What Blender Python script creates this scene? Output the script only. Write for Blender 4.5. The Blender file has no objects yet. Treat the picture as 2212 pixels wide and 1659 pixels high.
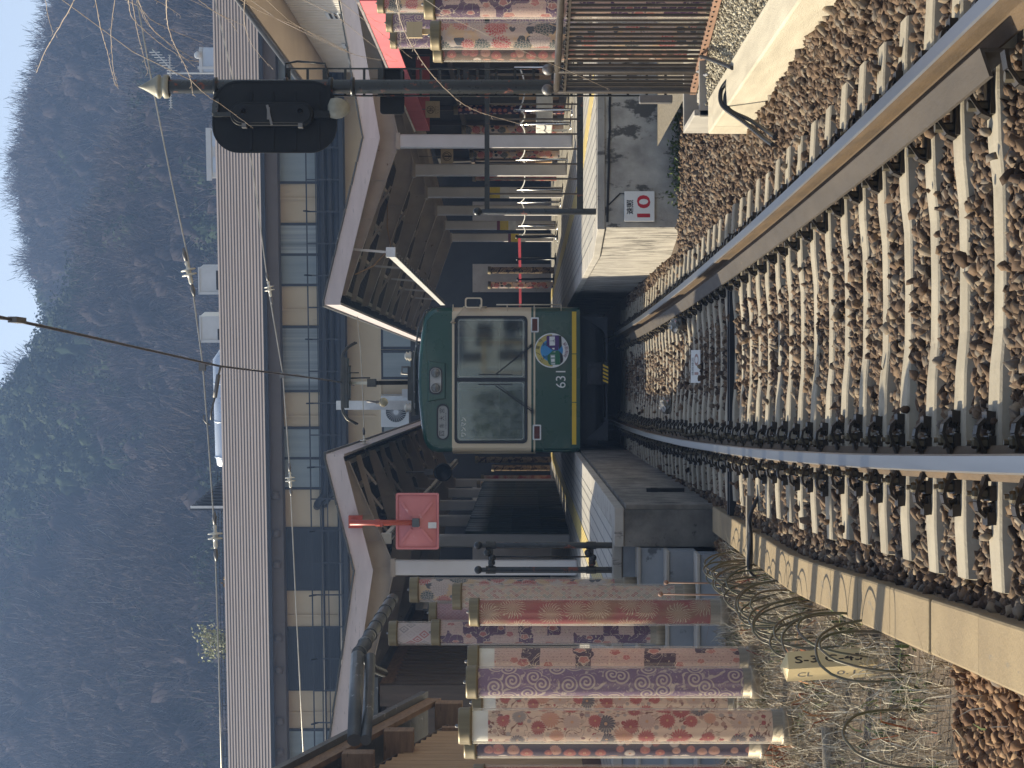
import bpy, math, random
import numpy as np
from mathutils import Vector, Matrix

random.seed(7); RNG = np.random.default_rng(11)
SC = bpy.context.scene
COL = SC.collection
R = math.radians

# ------------------------------------------------------------------ camera
# Portrait photograph stored on its side: world up points to image left.
# z = 0 is the rail head, the camera stands 1.49 m above it and looks along +Y.
FPX, CU, VH, EYE = 4920.0, 829.5, 1136.0, 1.49      # photo measured on a 2212 px long side
cam = bpy.data.cameras.new('camera'); camo = bpy.data.objects.new('camera', cam); COL.objects.link(camo)
cam.sensor_width = 36.0; cam.lens = 36.0 * FPX / 2212.0
cam.shift_x = -(VH - 1106.0) / 2212.0
cam.clip_start = 0.1; cam.clip_end = 3000
camo.matrix_world = Matrix(((0, 1, 0, 0), (0, 0, -1, 0), (-1, 0, 0, EYE), (0, 0, 0, 1)))
SC.camera = camo

# ------------------------------------------------------------------ sky and sun
SUN_EL, SUN_AZ = 38.0, 28.0         # from the left (-X) and well beyond the cross line: things are lit from their left edge
w = bpy.data.worlds.new('World'); SC.world = w; w.use_nodes = True
nt = w.node_tree
sky = nt.nodes.new('ShaderNodeTexSky'); sky.sky_type = 'NISHITA'; sky.sun_disc = False
sky.sun_elevation = R(SUN_EL); sky.sun_rotation = R(270 + SUN_AZ)
sky.air_density = 1.0; sky.dust_density = 1.2; sky.ozone_density = 1.0
hs = nt.nodes.new('ShaderNodeHueSaturation'); hs.inputs['Saturation'].default_value = 0.62
nt.links.new(sky.outputs[0], hs.inputs['Color']); nt.links.new(hs.outputs[0], nt.nodes['Background'].inputs[0])
nt.nodes['Background'].inputs[1].default_value = 0.10
sl = bpy.data.lights.new('sun', 'SUN'); sl.energy = 5.0; sl.angle = R(0.5); sl.color = (1.0, 0.89, 0.68)
so = bpy.data.objects.new('sun', sl); COL.objects.link(so)
sdir = Vector((-math.cos(R(SUN_EL)) * math.cos(R(SUN_AZ)), math.cos(R(SUN_EL)) * math.sin(R(SUN_AZ)), math.sin(R(SUN_EL))))
so.rotation_euler = sdir.to_track_quat('Z', 'Y').to_euler(); so.location = (-20, 0, 30)
vs = SC.view_settings
vs.view_transform = 'Standard'; vs.look = 'None'; vs.exposure = 0.92; vs.gamma = 1.0; vs.use_curve_mapping = False
SC.cycles.max_bounces = 8; SC.cycles.diffuse_bounces = 4; SC.cycles.transparent_max_bounces = 24
SC.cycles.use_denoising = True

# ------------------------------------------------------------------ helpers
def W(U, V, Y):
    return Vector(((U - CU) * Y / FPX, Y, EYE - (V - VH) * Y / FPX))
def WX(U, Y): return (U - CU) * Y / FPX
def WZ(V, Y): return EYE - (V - VH) * Y / FPX

class MB:
    """collects faces of one mesh"""
    def __init__(s): s.v = []; s.f = []; s.mi = []; s.sm = []; s.uv = []
    def add(s, vs_, fs, mi=0, sm=False, uv=None):
        o = len(s.v); s.v += [tuple(p) for p in vs_]
        for k, f in enumerate(fs):
            s.f.append(tuple(i + o for i in f)); s.mi.append(mi); s.sm.append(sm)
            s.uv.append(uv[k] if uv else None)
        return s
    def box(s, x0, x1, y0, y1, z0, z1, mi=0):
        v = [(x, y, z) for x in (x0, x1) for y in (y0, y1) for z in (z0, z1)]
        return s.add(v, [(0, 1, 3, 2), (4, 6, 7, 5), (0, 4, 5, 1), (2, 3, 7, 6), (0, 2, 6, 4), (1, 5, 7, 3)], mi)
    def bar(s, a, b, w_, h, up=(0, 0, 1), mi=0):
        a = Vector(a); b = Vector(b); d = (b - a).normalized(); up = Vector(up)
        if abs(d.dot(up)) > .98: up = Vector((0, 1, 0))
        sx = d.cross(up).normalized() * (w_ / 2); sy = sx.cross(d).normalized() * (h / 2)
        v = [p + q for p in (a, b) for q in (-sx - sy, sx - sy, sx + sy, -sx + sy)]
        return s.add(v, [(3, 2, 1, 0), (4, 5, 6, 7), (0, 1, 5, 4), (1, 2, 6, 5), (2, 3, 7, 6), (3, 0, 4, 7)], mi)
    def tube(s, path, r, n=8, mi=0, caps=True, sm=True):
        P = [Vector(p) for p in path]; rs = r if isinstance(r, (list, tuple)) else [r] * len(P)
        o = []; prev = None
        for i, p in enumerate(P):
            t = (P[min(i + 1, len(P) - 1)] - P[max(i - 1, 0)]).normalized()
            if prev is None:
                u = Vector((0, 0, 1)) if abs(t.z) < .9 else Vector((1, 0, 0))
                a = t.cross(u).normalized()
            else:
                a = (prev - t * prev.dot(t)).normalized()
            prev = a; b = t.cross(a)
            for k in range(n):
                an = 2 * math.pi * k / n
                o.append(p + (a * math.cos(an) + b * math.sin(an)) * rs[i])
        fs = []
        for i in range(len(P) - 1):
            for k in range(n):
                k2 = (k + 1) % n
                fs.append((i * n + k, i * n + k2, (i + 1) * n + k2, (i + 1) * n + k))
        s.add(o, fs, mi, sm)
        if caps:
            L = len(s.v) - len(o)
            s.f.append(tuple(L + k for k in reversed(range(n)))); s.mi.append(mi); s.sm.append(False); s.uv.append(None)
            e = L + (len(P) - 1) * n
            s.f.append(tuple(e + k for k in range(n))); s.mi.append(mi); s.sm.append(False); s.uv.append(None)
        return s
    def lathe(s, prof, c=(0, 0, 0), axis='Z', n=20, mi=0, sm=True, uvs=False):
        c = Vector(c); vs_ = []
        for (r, z) in prof:
            for k in range(n):
                a = 2 * math.pi * k / n; x = r * math.cos(a); y = r * math.sin(a)
                p = (x, y, z) if axis == 'Z' else ((x, z, y) if axis == 'Y' else (z, x, y))
                vs_.append(c + Vector(p))
        fs = []; uv = []
        for i in range(len(prof) - 1):
            for k in range(n):
                k2 = (k + 1) % n
                fs.append((i * n + k, i * n + k2, (i + 1) * n + k2, (i + 1) * n + k))
                if uvs:
                    r_ = max(prof[i][0], .01); q = 2 * math.pi * r_ / n
                    uv.append(((k * q, prof[i][1]), ((k + 1) * q, prof[i][1]), ((k + 1) * q, prof[i + 1][1]), (k * q, prof[i + 1][1])))
        return s.add(vs_, fs, mi, sm, uv if uvs else None)
    def prism(s, poly, f3, d, mi=0):
        """poly of 2-D points mapped by f3(u,v) -> 3-D, extruded by vector d"""
        d = Vector(d); a = [Vector(f3(*p)) for p in poly]; n = len(a)
        fs = [tuple(range(n)), tuple(reversed(range(n, 2 * n)))]
        fs += [(i, i + n, (i + 1) % n + n, (i + 1) % n) for i in range(n)]
        return s.add(a + [p + d for p in a], fs, mi)
    def ring(s, po, pi_, f3, d, mi=0):
        d = Vector(d); n = len(po)
        A = [Vector(f3(*p)) for p in po]; B = [Vector(f3(*p)) for p in pi_]
        v = A + B + [p + d for p in A] + [p + d for p in B]; fs = []
        for i in range(n):
            j = (i + 1) % n
            fs += [(i, j, n + j, n + i), (2 * n + i, 3 * n + i, 3 * n + j, 2 * n + j),
                   (i, 2 * n + i, 2 * n + j, j), (n + i, n + j, 3 * n + j, 3 * n + i)]
        return s.add(v, fs, mi)
    def ball(s, c, r, mi=0, nu=14, nv=8):
        return s.lathe([(max(r * math.sin(math.pi * i / nv), .0004), -r * math.cos(math.pi * i / nv)) for i in range(nv + 1)], c, 'Z', nu, mi)
    def text(s, body, f3, width=None, height=None, mi=0, center=True):
        """flat lettering, f3(u,v) -> 3-D; fitted into width x height, around (0,0)"""
        T = text_geo(body)
        if not T: return s
        vs_, fs = T
        x0 = min(p[0] for p in vs_); x1 = max(p[0] for p in vs_); y0 = min(p[1] for p in vs_); y1 = max(p[1] for p in vs_)
        kx = width / (x1 - x0) if width else None; ky = height / (y1 - y0) if height else None
        kx = kx or ky; ky = ky or kx
        cx, cy = ((x0 + x1) / 2, (y0 + y1) / 2) if center else (x0, y0)
        return s.add([f3((p[0] - cx) * kx, (p[1] - cy) * ky) for p in vs_], fs, mi)

_TX = {}
def text_geo(body):
    if body in _TX: return _TX[body]
    cu = bpy.data.curves.new('lettering', 'FONT'); cu.body = body; cu.resolution_u = 3
    o = bpy.data.objects.new('lettering', cu); COL.objects.link(o)
    bpy.context.view_layer.update()
    me = bpy.data.meshes.new_from_object(o.evaluated_get(bpy.context.evaluated_depsgraph_get()))
    r = ([(v.co.x, v.co.y) for v in me.vertices], [tuple(p.vertices) for p in me.polygons])
    bpy.data.objects.remove(o); bpy.data.curves.remove(cu); bpy.data.meshes.remove(me)
    _TX[body] = r if r[0] else None
    return _TX[body]

ORG = {}
def _mesh(name, mb, mats, off):
    me = bpy.data.meshes.new(name)
    me.from_pydata([(p[0] - off[0], p[1] - off[1], p[2] - off[2]) for p in mb.v], [], mb.f)
    mats = mats if isinstance(mats, (list, tuple)) else [mats]
    for m in mats: me.materials.append(m)
    me.polygons.foreach_set('material_index', mb.mi); me.polygons.foreach_set('use_smooth', mb.sm)
    if any(u is not None for u in mb.uv):
        ul = me.uv_layers.new(name='UVMap')
        for p in me.polygons:
            u = mb.uv[p.index]
            if u is not None:
                for k, li in enumerate(p.loop_indices): ul.data[li].uv = u[k]
    me.update(); me.validate()
    return me
def _bev(o, b):
    if b:
        m = o.modifiers.new('bevel', 'BEVEL'); m.width = b; m.segments = 2; m.limit_method = 'ANGLE'; m.angle_limit = R(40)
def tag(o, label=None, cat=None, group=None, kind=None):
    if label: o['label'] = label
    if cat: o['category'] = cat
    if group: o['group'] = group
    if kind: o['kind'] = kind
    return o
def thing(name, label, cat, loc=(0, 0, 0), group=None):
    o = bpy.data.objects.new(name, None); COL.objects.link(o); o.location = loc; o.empty_display_size = .2
    ORG[o.name] = Vector(loc); return tag(o, label, cat, group)
def part(name, mb, mats, parent, label=None, bevel=0):
    off = ORG[parent.name]; o = bpy.data.objects.new(name, _mesh(name, mb, mats, off)); COL.objects.link(o)
    o.parent = parent; ORG[o.name] = off
    if label: o['label'] = label
    _bev(o, bevel); return o
def base_of(mb):
    a = np.array(mb.v); lo = a.min(0); hi = a.max(0)
    return Vector(((lo[0] + hi[0]) / 2, (lo[1] + hi[1]) / 2, lo[2]))
def solo(name, mb, mats, label, cat, group=None, bevel=0):
    off = base_of(mb); o = bpy.data.objects.new(name, _mesh(name, mb, mats, off)); COL.objects.link(o)
    o.location = off; ORG[o.name] = off; _bev(o, bevel)
    return tag(o, label, cat, group)
def struct(name, mb, mats, kind='structure', bevel=0):
    o = bpy.data.objects.new(name, _mesh(name, mb, mats, (0, 0, 0))); COL.objects.link(o); _bev(o, bevel)
    ORG[o.name] = Vector((0, 0, 0)); o['kind'] = kind; return o
def copy_tree(o, parent=None):
    c = o.copy(); COL.objects.link(c); c.parent = parent
    for ch in list(o.children): copy_tree(ch, c)
    return c
def big_mesh(name, verts, faces, mat, tint=None, kind='stuff', smooth=False):
    """numpy mesh: faces of constant size"""
    me = bpy.data.meshes.new(name); nf, k = faces.shape
    me.vertices.add(len(verts)); me.vertices.foreach_set('co', verts.astype(np.float32).ravel())
    me.loops.add(nf * k); me.loops.foreach_set('vertex_index', faces.astype(np.int32).ravel())
    me.polygons.add(nf); me.polygons.foreach_set('loop_start', np.arange(0, nf * k, k, dtype=np.int32))
    if smooth: me.polygons.foreach_set('use_smooth', np.ones(nf, bool))
    me.materials.append(mat); me.update(calc_edges=True)
    if tint is not None:
        at = me.attributes.new('tint', 'FLOAT', 'POINT'); at.data.foreach_set('value', tint.astype(np.float32))
    o = bpy.data.objects.new(name, me); COL.objects.link(o)
    if kind: o['kind'] = kind
    return o
def rrect(x0, x1, z0, z1, r, n=5):
    P = []
    for cx, cz, a0 in ((x1 - r, z1 - r, 0), (x0 + r, z1 - r, 90), (x0 + r, z0 + r, 180), (x1 - r, z0 + r, 270)):
        for k in range(n + 1):
            a = R(a0 + 90 * k / n); P.append((cx + r * math.cos(a), cz + r * math.sin(a)))
    return P
def circ(cx, cz, r, n=24): return [(cx + r * math.cos(2 * math.pi * k / n), cz + r * math.sin(2 * math.pi * k / n)) for k in range(n)]
def FY(y): return lambda u, v: (u, y, v)

# ------------------------------------------------------------------ materials
def hx(s):
    s = s.lstrip('#'); c = [int(s[i:i + 2], 16) / 255 for i in (0, 2, 4)]
    return tuple(x / 12.92 if x <= .04045 else ((x + .055) / 1.055) ** 2.4 for x in c) + (1,)
class NT:
    def __init__(s, name):
        s.m = bpy.data.materials.new(name); s.m.use_nodes = True; s.t = s.m.node_tree; s.b = s.t.nodes['Principled BSDF']
    def new(s, typ, **kw):
        n = s.t.nodes.new('ShaderNode' + typ)
        for k, v in kw.items(): setattr(n, k, v)
        return n
    def put(s, sock, v):
        if isinstance(v, bpy.types.NodeSocket): s.t.links.new(v, sock)
        else:
            if isinstance(v, tuple) and len(v) == 3 and sock.type == 'RGBA': v = v + (1,)
            sock.default_value = v
    def math(s, op, a, b=0.0, c=0.0):
        n = s.new('Math', operation=op); s.put(n.inputs[0], a); s.put(n.inputs[1], b); s.put(n.inputs[2], c); return n.outputs[0]
    def vm(s, op, a, b=(0, 0, 0)):
        n = s.new('VectorMath', operation=op); s.put(n.inputs[0], a)
        if op == 'SCALE': s.put(n.inputs[3], b)
        else: s.put(n.inputs[1], b)
        return n.outputs[1] if op in ('LENGTH', 'DISTANCE', 'DOT_PRODUCT') else n.outputs[0]
    def mix(s, f, a, b, mode='MIX'):
        n = s.new('Mix', data_type='RGBA', blend_type=mode); s.put(n.inputs[0], f); s.put(n.inputs[6], a); s.put(n.inputs[7], b); return n.outputs[2]
    def noise(s, vec, scale, detail=4, rough=.55, dist=0.0, col=False):
        n = s.new('TexNoise'); s.put(n.inputs['Vector'], vec); n.inputs['Scale'].default_value = scale
        n.inputs['Detail'].default_value = detail; n.inputs['Roughness'].default_value = rough; n.inputs['Distortion'].default_value = dist
        return n.outputs['Color' if col else 'Fac']
    def vor(s, vec, scale, feature='F1', dim='2D', rnd=1.0):
        n = s.new('TexVoronoi', feature=feature, voronoi_dimensions=dim); s.put(n.inputs['Vector'], vec)
        n.inputs['Scale'].default_value = scale; n.inputs['Randomness'].default_value = rnd; return n
    def step(s, v, a, b):
        n = s.new('MapRange'); s.put(n.inputs[0], v); n.inputs[1].default_value = a; n.inputs[2].default_value = b
        return n.outputs[0]
    def ramp(s, f, stops, const=False):
        n = s.new('ValToRGB'); cr = n.color_ramp; cr.interpolation = 'CONSTANT' if const else 'LINEAR'
        while len(cr.elements) < len(stops): cr.elements.new(.5)
        for e, (p, c) in zip(cr.elements, stops): e.position = p; e.color = c if len(c) == 4 else tuple(c) + (1,)
        s.put(n.inputs[0], f); return n.outputs[0]
    def xyz(s, v):
        n = s.new('SeparateXYZ'); s.put(n.inputs[0], v); return n.outputs
    def vec(s, x, y, z=0.0):
        n = s.new('CombineXYZ'); s.put(n.inputs[0], x); s.put(n.inputs[1], y); s.put(n.inputs[2], z); return n.outputs[0]
    def obj(s, stretch=(1, 1, 1)):
        tc = s.new('TexCoord'); oi = s.new('ObjectInfo'); r = s.math('MULTIPLY', oi.outputs['Random'], 37.0)
        return s.vm('MULTIPLY', s.vm('ADD', tc.outputs['Object'], s.vec(r, r, r)), stretch)
    def bump(s, h, strength=.3, dist=.02):
        n = s.new('Bump'); n.inputs['Strength'].default_value = strength; n.inputs['Distance'].default_value = dist
        s.put(n.inputs['Height'], h); s.t.links.new(n.outputs[0], s.b.inputs['Normal'])
    def out(s, col=None, rough=None, metal=None, coat=None, spec=None):
        for k, v in (('Base Color', col), ('Roughness', rough), ('Metallic', metal), ('Coat Weight', coat), ('Specular IOR Level', spec)):
            if v is not None: s.put(s.b.inputs[k], v)
        return s.m

def M(name, c1, c2=None, scale=3.0, rough=.7, metal=0.0, bump=0.0, bscale=30.0, stretch=(1, 1, 1), c3=None, s3=8.0, t3=.62, st3=None, coat=0.0, rv=.12, spec=.4, bdist=.01, r3=None):
    c1 = hx(c1) if isinstance(c1, str) else c1
    c2 = (hx(c2) if isinstance(c2, str) else c2) if c2 else tuple(x * .72 for x in c1[:3]) + (1,)
    n = NT(name); v = n.obj(stretch)
    f = n.step(n.noise(v, scale, 6, .6), .33, .68)
    col = n.mix(f, c1, c2)
    rg = n.math('ADD', n.math('MULTIPLY', n.noise(v, scale * 3, 4), rv * 2), rough - rv)
    if c3:
        v3 = n.obj(st3) if st3 else v
        m3 = n.step(n.noise(v3, s3, 7, .65), t3, t3 + .05)
        col = n.mix(m3, col, hx(c3) if isinstance(c3, str) else c3)
        if r3 is not None: rg = n.math('ADD', n.math('MULTIPLY', rg, n.math('SUBTRACT', 1.0, m3)), n.math('MULTIPLY', m3, r3))
    if bump: n.bump(n.noise(v, bscale, 8, .65), bump, bdist)
    return n.out(col, rg, metal, coat, spec)

def tinted(name, stops, rough=.85, spec=.25, extra=0.0, bump=0):
    n = NT(name); a = n.new('Attribute', attribute_name='tint'); f = a.outputs['Fac']
    if extra:
        f = n.math('ADD', f, n.math('MULTIPLY', n.math('SUBTRACT', n.noise(n.new('TexCoord').outputs['Object'], 22, 5), .5), extra))
    if bump: n.bump(n.noise(n.new('TexCoord').outputs['Object'], 60, 6), bump, .01)
    return n.out(n.ramp(f, stops), rough, 0.0, None, spec)

MT = {}
MT['concrete_sleeper'] = M('sleeper concrete', (.37, .325, .245, 1), (.27, .235, .175, 1), 4, .85, bump=.35, bscale=60, c3=(.24, .2, .15, 1), s3=9, t3=.64)
MT['concrete'] = M('concrete', (.42, .39, .34, 1), (.30, .28, .245, 1), 2.2, .88, bump=.4, bscale=50, c3=(.12, .11, .1, 1), s3=3.2, t3=.60, st3=(1.6, 1.6, .5))
MT['concrete_streak'] = M('streaked concrete', (.50, .465, .40, 1), (.24, .22, .19, 1), 2.6, .9, bump=.5, bscale=30, stretch=(1.2, 4, 1.0), c3=(.10, .092, .08, 1), s3=3.0, t3=.53, st3=(1.5, 7, .8))
MT['concrete_dark'] = M('dark rough concrete', (.22, .205, .18, 1), (.09, .085, .075, 1), 3, .92, bump=.8, bscale=26, c3=(.06, .06, .05, 1), s3=5, t3=.58)
MT['concrete_side'] = M('weathered side concrete', (.27, .245, .205, 1), (.13, .118, .10, 1), 2.0, .9, bump=.6, bscale=22, stretch=(1, .6, 2.2), c3=(.05, .046, .04, 1), s3=2.6, t3=.54, st3=(1, 3.5, .6))
MT['concrete_blue'] = M('blue grey concrete', (.27, .29, .31, 1), (.19, .205, .22, 1), 1.6, .85, bump=.25, bscale=40, c3=(.09, .10, .11, 1), s3=3.4, t3=.61)
MT['trough'] = M('trough lid concrete', (.29, .22, .125, 1), (.22, .165, .095, 1), 2.4, .9, bump=.5, bscale=55, c3=(.20, .165, .115, 1), s3=4.5, t3=.63, st3=(3, .7, 1))
MT['kerb_pale'] = M('pale kerb concrete', (.56, .50, .375, 1), (.40, .35, .26, 1), 2.0, .85, bump=.5, bscale=45, stretch=(4, .5, 4), c3=(.17, .15, .12, 1), s3=9, t3=.70)
MT['ground'] = M('earth', (.17, .125, .085, 1), (.10, .075, .05, 1), 6, .95, bump=.9, bscale=35, bdist=.03)
MT['gravel_bed'] = M('gravel bed', (.30, .26, .19, 1), (.16, .13, .09, 1), 30, .95, bump=1.0, bscale=45, bdist=.03)
MT['rail_top'] = M('worn rail steel', (.42, .42, .42, 1), (.34, .34, .345, 1), 1.5, .30, 1.0, stretch=(7, .15, 7), rv=.04)
MT['rail_rust'] = M('rusty rail side', (.115, .072, .034, 1), (.065, .042, .022, 1), 6, .8, bump=.4, bscale=80, stretch=(1, .3, 1))
MT['guard'] = M('rusty guard angle', (.065, .051, .037, 1), (.042, .033, .024, 1), 5, .72, .15, bump=.2, bscale=60, stretch=(1, .25, 1), c3=(.13, .085, .05, 1), s3=6, t3=.66)
MT['clip'] = M('black fastening steel', (.028, .024, .02, 1), (.05, .04, .03, 1), 9, .42, .5, bump=.2, bscale=90)
MT['nut'] = M('greasy bolt', (.16, .135, .09, 1), (.09, .075, .05, 1), 12, .45, .6)
MT['white_col'] = M('off white painted steel', (.60, .575, .56, 1), (.50, .475, .455, 1), 1.2, .45, c3=(.36, .33, .30, 1), s3=4, t3=.70)
MT['fascia'] = M('weathered lilac white boards', (.56, .49, .475, 1), (.48, .42, .41, 1), 2.0, .7, bump=.2, bscale=30, stretch=(.7, .7, 4), c3=(.27, .25, .25, 1), s3=5, t3=.63, st3=(.8, .8, 7))
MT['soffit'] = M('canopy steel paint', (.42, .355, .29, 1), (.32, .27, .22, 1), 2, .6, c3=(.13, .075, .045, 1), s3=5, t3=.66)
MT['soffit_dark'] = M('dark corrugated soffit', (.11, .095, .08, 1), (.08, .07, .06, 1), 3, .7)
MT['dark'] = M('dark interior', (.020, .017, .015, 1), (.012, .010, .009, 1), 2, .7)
MT['tile_grey'] = None
MT['brown_roof'] = M('stepped metal roof', (.20, .17, .155, 1), (.165, .14, .128, 1), .7, .55, .0, stretch=(.5, 4, 4), c3=(.30, .255, .24, 1), s3=2.2, t3=.66, st3=(.3, 6, 6))
MT['navy'] = M('navy steel', (.026, .030, .037, 1), (.019, .022, .028, 1), 1.5, .5)
MT['wall_beige'] = M('beige render', (.62, .50, .33, 1), (.56, .45, .295, 1), .7, .85, bump=.15, bscale=20, c3=(.45, .36, .24, 1), s3=1.2, t3=.68, st3=(2, 2, .4))
MT['eave_brown'] = M('brown eave board', (.125, .098, .078, 1), (.105, .083, .067, 1), 1, .7)
MT['soffit_beige'] = M('beige soffit', (.56, .44, .31, 1), (.5, .39, .275, 1), 1, .8)
MT['white_sheet'] = M('white corrugated sheet', (.78, .74, .67, 1), (.7, .66, .6, 1), 1, .6)
MT['ac_white'] = M('grey white enamel', (.60, .62, .62, 1), (.53, .55, .55, 1), 2, .5)
MT['pale_blue'] = M('pale blue sheet metal', (.5, .55, .62, 1), (.44, .49, .56, 1), 1, .35, .4)
MT['duct'] = M('bright duct steel', (.62, .68, .74, 1), (.55, .6, .66, 1), 1, .3, .6)
MT['black_paint'] = M('weathered black paint', (.020, .022, .022, 1), (.032, .034, .033, 1), 5, .30, bump=.15, bscale=50, c3=(.19, .06, .035, 1), s3=9, t3=.60, st3=(1, 1, .8), r3=.8)
MT['signal_black'] = M('dull black signal paint', (.012, .013, .014, 1), (.021, .022, .022, 1), 3, .55, spec=.2, bump=.1, bscale=30, c3=(.06, .06, .055, 1), s3=6, t3=.67)
MT['pale_bronze'] = M('pale bronze paint', (.36, .34, .26, 1), (.24, .225, .17, 1), 6, .5)
MT['fence_steel'] = M('brown grey fence steel', (.085, .07, .055, 1), (.055, .045, .036, 1), 5, .33, .3, c3=(.24, .15, .10, 1), s3=7, t3=.67)
MT['fence_rust'] = M('rust red fence rail', (.33, .19, .125, 1), (.25, .15, .10, 1), 5, .65)
MT['chrome'] = M('stainless steel', (.6, .58, .54, 1), (.5, .48, .45, 1), 3, .22, 1.0)
MT['white_plastic'] = M('white plastic', (.78, .78, .76, 1), None, 4, .4)
MT['slat_wood'] = M('weathered slat wood', (.17, .13, .10, 1), (.11, .085, .066, 1), 3, .7, stretch=(4, 4, .5))
MT['black_rubber'] = M('black cable sheath', (.018, .018, .019, 1), (.028, .028, .028, 1), 8, .4)
MT['grey_cable'] = M('grey conduit', (.33, .33, .34, 1), None, 6, .45)
MT['wire'] = M('weathered wire', (.55, .52, .46, 1), (.4, .38, .33, 1), 6, .4, .3)
MT['trolley'] = M('dark copper wire', (.055, .035, .03, 1), (.035, .025, .022, 1), 6, .4, .6)
MT['porcelain'] = M('white porcelain', (.75, .71, .6, 1), (.66, .62, .52, 1), 5, .25)
MT['iron'] = M('grey cast iron', (.22, .21, .2, 1), (.15, .145, .14, 1), 7, .5, .5)
MT['mirror_red'] = M('faded red plastic', (.60, .205, .19, 1), (.52, .165, .155, 1), 3, .5, c3=(.66, .33, .31, 1), s3=4, t3=.62)
MT['mirror_orange'] = M('orange red paint', (.42, .075, .04, 1), (.34, .06, .035, 1), 4, .42)
MT['sign_white'] = M('sign white enamel', (.80, .79, .75, 1), (.74, .73, .69, 1), 5, .4, c3=(.6, .57, .5, 1), s3=9, t3=.7)
MT['belt_red'] = M('dark red belt', (.26, .008, .025, 1), None, 5, .6)
MT['sign_red'] = M('sign red', (.55, .012, .03, 1), None, 5, .4)
MT['sign_black'] = M('sign black', (.02, .02, .02, 1), None, 5, .5)
MT['faded_red'] = M('faded red print', (.50, .33, .29, 1), None, 5, .7)
MT['wood_tan'] = M('tan cedar boards', (.46, .29, .15, 1), (.34, .21, .105, 1), 3, .7, bump=.25, bscale=30, stretch=(6, 6, .6), c3=(.17, .10, .05, 1), s3=4, t3=.64, st3=(9, 9, .5))
MT['wood_beam'] = M('weathered beam wood', (.28, .175, .10, 1), (.18, .11, .062, 1), 4, .75, bump=.4, bscale=30, stretch=(1, 1, 5), c3=(.10, .06, .035, 1), s3=5, t3=.64)
MT['wood_dark'] = M('dark stained wood', (.095, .07, .052, 1), (.06, .045, .034, 1), 3, .65, stretch=(4, 4, .5), bump=.2)
MT['wood_red'] = M('red brown boards', (.14, .065, .045, 1), (.10, .045, .032, 1), 3, .6, stretch=(4, 4, .5))
MT['wood_grey'] = M('grey driftwood', (.27, .235, .18, 1), (.18, .155, .12, 1), 4, .9, bump=.6, bscale=30, stretch=(.5, 4, 4))
MT['hoop'] = M('olive vine rod', (.085, .085, .04, 1), (.12, .085, .05, 1), 6, .42, stretch=(1, 1, 1))
MT['bamboo_dark'] = M('dark green bamboo', (.016, .035, .028, 1), (.010, .022, .018, 1), 4, .4)
MT['gutter'] = M('grey green gutter sheet', (.11, .115, .115, 1), (.075, .08, .08, 1), 3, .45, .3, c3=(.3, .31, .31, 1), s3=6, t3=.62)
MT['awning'] = M('faded red awning canvas', (.64, .155, .165, 1), (.56, .12, .135, 1), 1.5, .85)
MT['awning_white'] = M('white awning trim', (.78, .75, .72, 1), None, 2, .8)
MT['sign_wood'] = M('pale sign wood', (.56, .43, .25, 1), (.48, .36, .2, 1), 3, .6, stretch=(.5, 4, 6))
MT['ink'] = M('dark brown ink', (.05, .035, .022, 1), None, 3, .7)
MT['yellow'] = M('yellow print', (.75, .56, .03, 1), None, 5, .5)
MT['paper'] = M('paper white', (.72, .71, .68, 1), None, 5, .7)
MT['cap'] = M('brass pole cap', (.21, .165, .085, 1), (.15, .115, .06, 1), 3, .48, .35, stretch=(9, 9, .4), c3=(.16, .12, .06, 1), s3=4, t3=.64, st3=(12, 12, .5))
MT['pole_base'] = M('brushed pole socket', (.33, .28, .20, 1), (.22, .18, .125, 1), 3, .5, .3, stretch=(14, 14, .8))
MT['frost'] = M('frosted lining', (.78, .76, .68, 1), (.72, .70, .62, 1), 3, .6, stretch=(4, 4, .6))
MT['stick_face'] = M('painted post cream', (.66, .52, .27, 1), (.60, .46, .24, 1), 3, .6, c3=(.35, .22, .12, 1), s3=6, t3=.72)
MT['weed'] = None
# tram
MT['tram_green'] = M('tram green enamel', (.008, .064, .044, 1), (.007, .056, .039, 1), 1, .28, coat=.4, rv=.04)
MT['tram_cream'] = M('tram cream enamel', (.66, .54, .37, 1), (.62, .51, .35, 1), 1, .33, coat=.3, rv=.04)
MT['tram_black'] = M('black window rubber', (.010, .012, .018, 1), None, 4, .4)
MT['tram_yellow'] = M('tram yellow band', (.80, .50, .02, 1), (.74, .46, .02, 1), 3, .4)
MT['tram_under'] = M('grimy underframe', (.014, .014, .016, 1), (.009, .009, .011, 1), 4, .7)
MT['tram_guard'] = M('blue grey guard plate', (.016, .019, .027, 1), None, 4, .55)
MT['tram_floor'] = M('tram interior dark', (.05, .055, .055, 1), None, 4, .6)
MT['tram_in_green'] = M('tram interior pale green', (.27, .36, .30, 1), None, 2, .5)
MT['tram_in_pale'] = M('tram interior pale', (.52, .54, .50, 1), None, 2, .5)
MT['roll_grey'] = M('destination blind', (.36, .37, .36, 1), (.31, .32, .31, 1), 4, .4)
MT['lamp_chrome'] = M('lamp bezel', (.46, .46, .44, 1), None, 4, .35, .2)
MT['lens_clear'] = M('headlamp lens', (.20, .20, .18, 1), (.11, .11, .10, 1), 40, .10, .2)
MT['lens_red'] = M('dark red lens', (.10, .006, .006, 1), None, 30, .2)
MT['mark_yellow'] = M('mark ochre yellow', (.62, .50, .14, 1), None, 3, .5)
MT['mark_blue'] = M('mark sky blue', (.06, .30, .60, 1), None, 3, .5)
MT['mark_purple'] = M('mark purple', (.085, .025, .16, 1), None, 3, .5)
MT['mark_green'] = M('mark green', (.025, .17, .075, 1), None, 3, .5)
MT['mark_wine'] = M('mark wine red', (.20, .02, .05, 1), None, 3, .5)
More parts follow.
